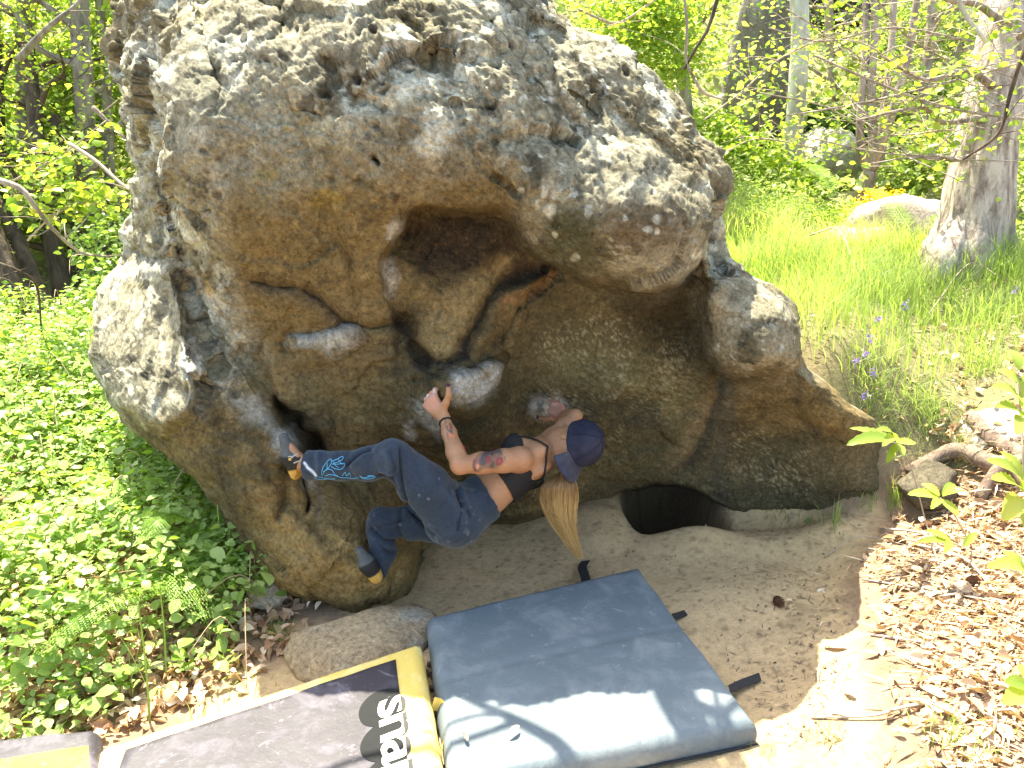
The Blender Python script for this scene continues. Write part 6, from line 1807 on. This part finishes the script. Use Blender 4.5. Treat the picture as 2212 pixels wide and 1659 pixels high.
branch([(150, 310, 5.4), (210, 350, 5.3), (260, 395, 5.2), (310, 425, 5.1)], 0.014, 0.009, 'thin bare branch leaning on the left face of the boulder', MB_twig, 3, 0.3, 33)
branch([(200, 232, 6.0), (232, 262, 6.0), (270, 300, 6.0)], 0.018, 0.010, 'short pale dead branch beside the upper left face', MB_pale, 3, 0.3, 34)
branch([(10, 400, 5.6), (80, 365, 5.6), (140, 330, 5.7), (230, 260, 5.8)], 0.010, 0.004, 'long thin rising twig with young leaves at the left', MB_twig, 10, 0.4, 35, 160)
branch([(60, 520, 5.6), (110, 470, 5.6), (170, 440, 5.7), (220, 440, 5.8)], 0.008, 0.004, 'leafy twig in front of the dark trunks', MB_twig, 9, 0.35, 36, 200)
branch([(-30, 560, 5.2), (40, 585, 5.2), (80, 620, 5.3), (90, 720, 5.4)], 0.012, 0.006, 'dark hooked twig near the dark trunks at the left edge', MB_dark, 4, 0.3, 37)
# foliage masses of the left wood
cloud('leafy_crown', [P(80, 250, 9.6), P(180, 300, 9.6), (P(20, 330, 9.4)), P(230, 180, 9.8)], [(0.9, 0.7, 0.5), (0.7, 0.7, 0.6), (0.7, 0.6, 0.4), (0.5, 0.6, 0.8)], 8000, 0.07, ML_bright, 41, 'sunlit yellow green foliage hanging between the left trunks', 'foliage')
cloud('leafy_crown', [P(60, 30, 9.5), P(200, 60, 9.8), P(300, -60, 10)], [(1.4, 0.9, 1.0), (1.2, 0.9, 1.0), (1.2, 0.9, 1.0)], 6500, 0.075, ML_bright, 42, 'bright foliage in the top left corner behind the trunks', 'foliage')
cloud('shrub', [P(240, 560, 7.2), P(225, 660, 6.6), P(200, 720, 6.0)], [(0.35, 0.4, 0.5), (0.3, 0.4, 0.35), (0.4, 0.4, 0.2)], 2600, 0.055, ML_bram, 43, 'green bush squeezed against the left side of the boulder', 'bush')
cloud('shrub', [P(60, 430, 8.0), P(150, 480, 8.4), P(-20, 480, 7.8)], [(0.7, 0.6, 0.35), (0.6, 0.6, 0.4), (0.6, 0.5, 0.3)], 2600, 0.07, ML_mid, 44, 'middling green foliage over the dark trunk bases', 'bush')
cloud('shrub', [P(50, 770, 5.6), P(140, 760, 5.5), P(-40, 760, 5.4)], [(0.5, 0.4, 0.14), (0.45, 0.4, 0.13), (0.5, 0.4, 0.15)], 2200, 0.05, ML_bram, 45, 'low bush where the bramble bed meets the dark trunks', 'bush')
rg = np.random.default_rng(8)
# right side wood
big = thing('tree', on(2120, 555), 'big old pale barked tree with a flared foot near the right edge', 'tree')
def trunk_blob(pts, rads, seed, name, parent, mat, n=28, knob=0.12):
    s_ = spline(np.array(pts), 10); rd = np.interp(np.linspace(0, 1, len(s_)), np.linspace(0, 1, len(rads)), rads)
    v, f = tube(s_, rd, n)
    ctr = np.repeat(s_, n, 0); d_ = v - ctr; L_ = np.linalg.norm(d_, axis=1)[:, None] + 1e-9
    ang_ = np.tile(np.arange(n) * 2 * math.pi / n, len(s_))
    hgt_ = np.repeat(np.linspace(0, 1, len(s_)), n)
    rid = 0.07 * np.sin(ang_ * 9 + 4 * fbm(v, 1.2, 2, seed)) * 1.0 + knob * fbm(v, 2.5, 4, seed + 1) + 0.22 * np.sin(ang_ * 4 + seed) * np.clip(1 - hgt_ * 3, 0, 1)
    v = ctr + d_ * (1 + rid[:, None])
    return obj(name, v, f, mat, parent)
trunk_blob([P(2080, 590, 6.0) - [0, 0, 0.45], P(2085, 570, 6.0), P(2105, 480, 6.0), P(2120, 350, 6.05), P(2150, 200, 6.1), P(2178, 60, 6.2), P(2195, -150, 6.4), P(2210, -500, 6.8)], [0.40, 0.33, 0.25, 0.21, 0.19, 0.18, 0.17, 0.14], 3, 'trunk', big, bark('old_bark', (0.58, 0.49, 0.44), (0.20, 0.15, 0.13), 16))
trunk_blob([P(2035, 590, 5.8) - [0, 0, 0.4], P(2040, 570, 5.8), P(2065, 500, 5.9), P(2095, 420, 6.0)], [0.17, 0.14, 0.10, 0.07], 5, 'root_flare', big, bpy.data.materials['old_bark'])
rg = np.random.default_rng(91); tips = []
for k, (q0, q1, r_) in enumerate((((2150, 190, 6.0), (1900, 120, 5.4), 0.03), ((2140, 250, 6.0), (1850, 260, 5.2), 0.025), ((2175, 60, 6.1), (1950, -60, 5.6), 0.03), ((2180, 100, 6.1), (2290, -20, 5.6), 0.03), ((2130, 330, 6.0), (1960, 340, 5.3), 0.02))):
    m2 = MB(); q_ = limb(m2, P(*q0), P(*q1), r_, 0.006, 900 + k, 0.15, 6); twigs(m2, q_, 12, 0.7, 0.005, rg, -0.1, tips); m2.build('limb', MB_pale, big)
tp_ = np.array(tips); pos = tp_[rg.integers(0, len(tp_), 500)] + rg.normal(size=(500, 3)) * 0.07
v, f, r = scatter(pos, 0.06 * rg.uniform(0.6, 1.3, 500), LEAF4, rg, 0.45); LM().add(v, f, r).obj('leaves', ML_bright, big)
# many stemmed tree
ms = thing('tree', on(1868, 432), 'tree with several thin pale stems splitting above a short foot, behind the sunlit rocks', 'tree')
for k, pts in enumerate(([(1868, 440, 8.2), (1872, 395, 8.2), (1880, 370, 8.2)], [(1880, 372, 8.2), (1862, 330, 8.2), (1858, 250, 8.2), (1870, 100, 8.3), (1868, -80, 8.5)], [(1880, 372, 8.2), (1885, 300, 8.15), (1882, 180, 8.2), (1890, 60, 8.3), (1880, -80, 8.4)], [(1880, 372, 8.2), (1903, 330, 8.25), (1908, 240, 8.3), (1925, 100, 8.4), (1935, -80, 8.6)], [(1880, 372, 8.2), (1925, 250, 8.0), (1960, 120, 8.0), (1990, -60, 8.0)])):
    s_ = spline([P(*q) for q in pts], 6); v, f = tube(s_, np.linspace(0.085 if k == 0 else 0.05, 0.07 if k == 0 else 0.028, len(s_)), 9, rough=0.08, seed=k); obj('trunk' if k == 0 else 'stem', v, f, MB_pale, ms)
# birch
LT(20, [(1722, 260, 9.2), (1725, 150, 9.2), (1728, 60, 9.2), (1722, -100, 9.3), (1715, -300, 9.5)], 0.10, 0.09, 'pale smooth trunk standing in front of the grey cliff', MB_birch, nl=4, leafn=500, crown_from=0.5, flare=1.1)
LT(21, [(1985, 420, 9.5), (1990, 250, 9.5), (2010, 80, 9.6), (2020, -100, 9.8)], 0.07, 0.05, 'thin grey tree between the many stemmed tree and the big old trunk', MB_pale, nl=6, leafn=900, branch=1.5)
LT(22, [(1810, 330, 11), (1800, 180, 11), (1790, 40, 11), (1795, -120, 11)], 0.06, 0.05, 'thin grey tree right of the pale smooth trunk', MB_pale, nl=6, leafn=900, branch=1.5)
LT(23, [(1500, 330, 9.2), (1480, 200, 9.2), (1460, 60, 9.2), (1450, -120, 9.4)], 0.07, 0.05, 'slender tree with yellow green leaves just right of the boulder top', MB_grey, nl=7, leafn=1100, branch=0.9)
LT(24, [(1380, 250, 9), (1350, 100, 9), (1330, 0, 9), (1300, -150, 9)], 0.06, 0.04, 'slender leafy tree rising behind the right shoulder of the boulder', MB_grey, nl=8, leafn=1600, branch=1.6)
LT(25, [(2080, 330, 11), (2070, 180, 11), (2060, 20, 11), (2050, -150, 11)], 0.08, 0.06, 'thin tree behind the limbs of the big old trunk', MB_pale, nl=6, leafn=900, branch=1.6)
# cliff, rocks and stones among the trees
CLF = rock_mat('cliff_stone')
rock('cliff', P(1665, 150, 9.9) + [0, 0.3, 0.0], (0.46, 0.5, 0.98), 61, (0.15, 0.135, 0.12), 'dark grey cliff between the trees above the boulder', 'cliff', rgh=0.15)
rock('cliff', P(1830, -10, 11.5) + [0, 0.2, 0], (0.5, 0.5, 0.55), 62, (0.04, 0.035, 0.035), 'black stone standing in for a dark hole at the top edge', 'rock', rgh=0.15)  # black tint stands in for the shade inside a hole
rock('cliff', P(1980, 120, 14.5), (1.5, 0.7, 0.9), 63, (0.14, 0.13, 0.10), 'dark rock face half hidden by twigs at the upper right', 'rock', rgh=0.2)
rock('rock', P(1780, 330, 9.4) + [0, 0, -0.05], (0.36, 0.4, 0.34), 64, (0.36, 0.34, 0.30), 'grey pointed rock below the pale smooth trunk', rgh=0.2)
rock('rock', P(1955, 505, 7.0) + [0, 0.1, 0.0], (0.62, 0.4, 0.30), 65, (0.46, 0.37, 0.32), 'large sunlit whitish rock behind the meadow', rgh=0.25)
rock('rock', P(1845, 530, 6.8) + [0, 0.05, 0.0], (0.36, 0.3, 0.17), 66, (0.46, 0.37, 0.32), 'flat sunlit rock left of the large whitish one', rgh=0.25)
rock('rock', P(2150, 500, 7.2), (0.35, 0.3, 0.25), 67, (0.22, 0.20, 0.18), 'dark stone right of the foot of the big old tree', rgh=0.25)
rock('rock', P(2120, 985, 3.9), (0.30, 0.22, 0.14), 69, (0.42, 0.36, 0.33), 'half buried pinkish stone above the roots on the right bank', rgh=0.2)
rock('rock', P(2180, 935, 3.85), (0.26, 0.2, 0.12), 70, (0.50, 0.42, 0.38), 'pale stone slab on the right bank near the edge', rgh=0.2)
rock('rock', P(2010, 1050, 3.72), (0.16, 0.16, 0.13), 71, (0.12, 0.10, 0.07), 'dark brown stone in the gap at the right end of the boulder', rgh=0.2)  # dark brown tint over the whole stone
# shrubs
cloud('shrub', [P(1640, 470, 7.2), P(1720, 450, 7.6), P(1600, 420, 7.6)], [(0.5, 0.4, 0.32), (0.5, 0.4, 0.28), (0.4, 0.4, 0.3)], 6500, 0.035, ML_mid, 51, 'fine leaved grey green bush right behind the boulder', 'bush', tpl=LANCE, hollow=0.2)
cloud('shrub', [P(1600, 350, 8.6), P(1700, 390, 8.6), P(1540, 290, 9)], [(0.5, 0.4, 0.3), (0.5, 0.4, 0.25), (0.4, 0.4, 0.3)], 3000, 0.07, ML_bright, 52, 'bright leafy bush above the fine leaved one', 'bush')
cloud('shrub', [P(1790, 265, 10), P(1740, 300, 10), P(1830, 300, 10)], [(0.45, 0.4, 0.3), (0.35, 0.3, 0.25), (0.35, 0.3, 0.25)], 2600, 0.07, ML_dark, 53, 'dark green ivy bush beside the grey pointed rock', 'bush')
cloud('shrub', [P(2010, 350, 8.5), P(1950, 380, 8.5), P(2050, 300, 9)], [(0.4, 0.4, 0.35), (0.4, 0.4, 0.25), (0.4, 0.4, 0.3)], 2400, 0.065, ML_mid, 54, 'green bush between the many stemmed tree and the big old trunk', 'bush')
cloud('shrub', [P(1910, 425, 7.7), P(1960, 440, 7.6), P(1860, 450, 7.7)], [(0.28, 0.2, 0.10), (0.2, 0.2, 0.07), (0.2, 0.2, 0.07)], 1100, 0.035, ML_yel, 55, 'patch of orange yellow flowers above the sunlit rocks', 'flowers', hollow=0.1)
cloud('shrub', [P(1760, 480, 7.2), P(1820, 470, 7.4)], [(0.35, 0.3, 0.18), (0.3, 0.3, 0.16)], 2000, 0.045, ML_bright, 56, 'low light green bush left of the yellow flowers', 'bush', tpl=LANCE)
cloud('shrub', [P(2215, 430, 7), P(2240, 300, 7.5)], [(0.3, 0.4, 0.5), (0.35, 0.4, 0.5)], 1800, 0.065, ML_mid, 57, 'green bush right of the big old trunk at the edge', 'bush')
cloud('leafy_crown', [P(1340, 60, 8), P(1450, 120, 8), P(1420, 10, 8)], [(0.5, 0.5, 0.45), (0.45, 0.5, 0.4), (0.5, 0.5, 0.35)], 6000, 0.048, ML_bright, 58, 'bright yellow green foliage just right of the boulder top', 'foliage', hollow=0.3)
cloud('leafy_crown', [P(1950, 200, 10.5), P(2050, 220, 10.5), P(2000, 60, 11), P(1900, 150, 11)], [(0.8, 0.6, 0.5), (0.7, 0.6, 0.5), (0.9, 0.6, 0.5), (0.6, 0.5, 0.5)], 4200, 0.075, ML_mid, 59, 'thin green foliage behind the twigs at the upper right', 'foliage', hollow=0.2)
# bare and leafy branches crossing the upper right
BR = [([(1555, -20, 5.2), (1530, 60, 5.2), (1500, 110, 5.2), (1478, 150, 5.2)], 0.013, 0.008, 'brown branch hanging from the top right of the boulder', MB_dark, 2, 0),
      ([(1478, -10, 5.2), (1484, 60, 5.2), (1482, 130, 5.2), (1500, 170, 5.2)], 0.009, 0.009, 'pale branch joining the brown one at a fork', MB_pale, 1, 0),
      ([(1250, 20, 5.4), (1330, 50, 5.4), (1400, 10, 5.4), (1440, -20, 5.5)], 0.009, 0.006, 'thin branch above the right shoulder of the boulder', MB_twig, 8, 160),
      ([(1500, 170, 5.2), (1520, 200, 5.2), (1560, 215, 5.3)], 0.010, 0.007, 'short reddish broken end of the pale branch', MB_stick, 0, 0),
      ([(1760, 120, 5.5), (1850, 160, 5.5), (1960, 205, 5.5), (2080, 240, 5.6), (2240, 260, 5.7)], 0.007, 0.010, 'long thin bare branch sloping across the upper right', MB_pale, 26, 40),
      ([(1700, 250, 5.6), (1850, 225, 5.6), (2000, 190, 5.6), (2230, 130, 5.6)], 0.005, 0.009, 'second long bare branch rising to the right', MB_pale, 26, 40),
      ([(2240, 60, 4.6), (2205, 130, 4.6), (2180, 210, 4.6), (2155, 290, 4.6), (2080, 345, 4.7)], 0.016, 0.006, 'dark curved branch hanging in front of the big old trunk', MB_dark, 8, 30),
      ([(1760, 300, 5.8), (1900, 330, 5.8), (2060, 340, 5.8)], 0.005, 0.008, 'bare twig above the yellow flowers', MB_pale, 16, 30),
      ([(2060, -20, 5.5), (2090, 40, 5.5), (2130, 90, 5.5)], 0.018, 0.012, 'thick white dead branch at the top right', MB_birch, 3, 0),
      ([(1660, 60, 5.8), (1780, 90, 5.8), (1930, 60, 5.8), (2100, 90, 5.8)], 0.005, 0.008, 'thin bare branch crossing the top right', MB_pale, 24, 40),
      ([(1560, 330, 6.0), (1640, 300, 6.0), (1760, 320, 6.0)], 0.004, 0.006, 'leafy twig beside the right edge of the boulder', MB_twig, 12, 220),
      ([(1520, 260, 6.0), (1600, 200, 6.0), (1680, 130, 6.0), (1760, 90, 6.0)], 0.006, 0.006, 'rising leafy branch in front of the grey cliff', MB_twig, 14, 260)]
BR += [([(1700, 20, 6.4), (1850, 120, 6.4), (1990, 260, 6.5), (2080, 330, 6.5)], 0.005, 0.007, 'bare branch falling across the stems at the upper right', MB_pale, 26, 20),
       ([(1880, -20, 5.9), (1960, 80, 5.9), (2080, 140, 6.0), (2240, 160, 6.0)], 0.005, 0.008, 'bare branch under the thick white one', MB_pale, 24, 20),
       ([(1640, 200, 6.2), (1780, 230, 6.2), (1900, 290, 6.2), (2060, 280, 6.3)], 0.004, 0.007, 'bare branch crossing the many stemmed tree at mid height', MB_pale, 26, 20)]
for k, (pts, r0, r1, lb, mt, nt_, lf) in enumerate(BR):
    branch(pts, r0, r1, lb, mt, nt_, 0.5, 110 + k, lf, None, 'branch', 0.038, 0.003)
# ---- the tree over the boulder whose limbs shade the pads
ot = thing('tree', (0.15, 6.4, hgt(0.15, 6.4)), 'bare tree standing behind the boulder whose boughs throw shadows on the pads', 'tree')
SU = np.array(SUN) / SUN[2]
def hi(px, py, h_, z=0.13): return G(px, py, z) + SU * h_
mbt = MB()
b0 = np.array([0.15, 6.4, float(hgt(0.15, 6.4)) - 0.1])
k1 = hi(1575, 1700, 3.3)
for pts, r0, r1 in (([b0, b0 + [0, -0.2, 2.5], k1 + [-0.15, 0.9, 0.3], k1], 0.16, 0.05),
                    ([k1, hi(1590, 1620, 3.3), hi(1555, 1540, 3.3)], 0.05, 0.036), ([hi(1555, 1540, 3.3), hi(1470, 1500, 3.2), hi(1400, 1470, 3.1), hi(1300, 1430, 3.0)], 0.03, 0.015),
                    ([hi(1555, 1540, 3.3), hi(1620, 1480, 3.3), hi(1665, 1430, 3.4), hi(1690, 1400, 3.4)], 0.022, 0.012), ([hi(1555, 1540, 3.3), hi(1545, 1500, 3.2), hi(1535, 1440, 3.2)], 0.014, 0.009),
                    ([k1, hi(1300, 1690, 3.2), hi(1200, 1600, 3.2), hi(1090, 1540, 3.2), hi(1000, 1500, 3.2)], 0.045, 0.016), ([hi(1120, 1555, 3.2), hi(960, 1600, 3.2), hi(780, 1640, 3.2), hi(600, 1700, 3.2)], 0.018, 0.010),
                    ([hi(1090, 1540, 3.2), hi(1010, 1540, 3.2), hi(900, 1580, 3.2)], 0.012, 0.008)):
    s_ = spline(pts, 6); v, f = tube(s_, np.linspace(r0, r1, len(s_)), 8, rough=0.06, seed=4); obj('trunk' if r0 > 0.1 else 'bough', v, f, MB_grey, ot)

# twigs, needles and grit on the shaded sand
rg = np.random.default_rng(301)
n = 2600
px = rg.uniform(1000, 1840, n); py = rg.uniform(1130, 1640, n)
keepm = rg.random(n) < 0.15 + 0.85 * sstep(1450, 1800, px)
q = G(px[keepm], py[keepm], 0.0); q[:, 2] = hgt(q[:, 0], q[:, 1]) + 0.004
inside = pdist(px[keepm], py[keepm], [(900, 1300), (1390, 1200), (1660, 1560), (1660, 1700), (900, 1700)]) < 0
q = q[~inside]; m_ = len(q); a = rg.uniform(0, 6.28, m_)
v, f, r = scatter(q, rg.uniform(0.008, 0.05, m_), leaf_tpl(1, 0.05, 0.02, 0.05), rg, 0.9, direc=np.stack([np.cos(a), np.sin(a), 0 * a], -1), spread=0.3)
lm = LM().add(v, f, r * 0.5)
v, f, r = scatter(q[::3] + rg.normal(size=(len(q[::3]), 3)) * [0.05, 0.05, 0], rg.uniform(0.008, 0.02, len(q[::3])), leaf_tpl(1, 0.4, 0.1, 0.2), rg, 0.6)
lm.add(v, f, r * 0.4)
lm.obj('sand_debris', leaf_mat('grit', (0.10, 0.065, 0.04), (0.28, 0.2, 0.13), 0.05), label='scattered needles, grit and leaf crumbs on the shaded sand', cat='debris', kind='stuff')
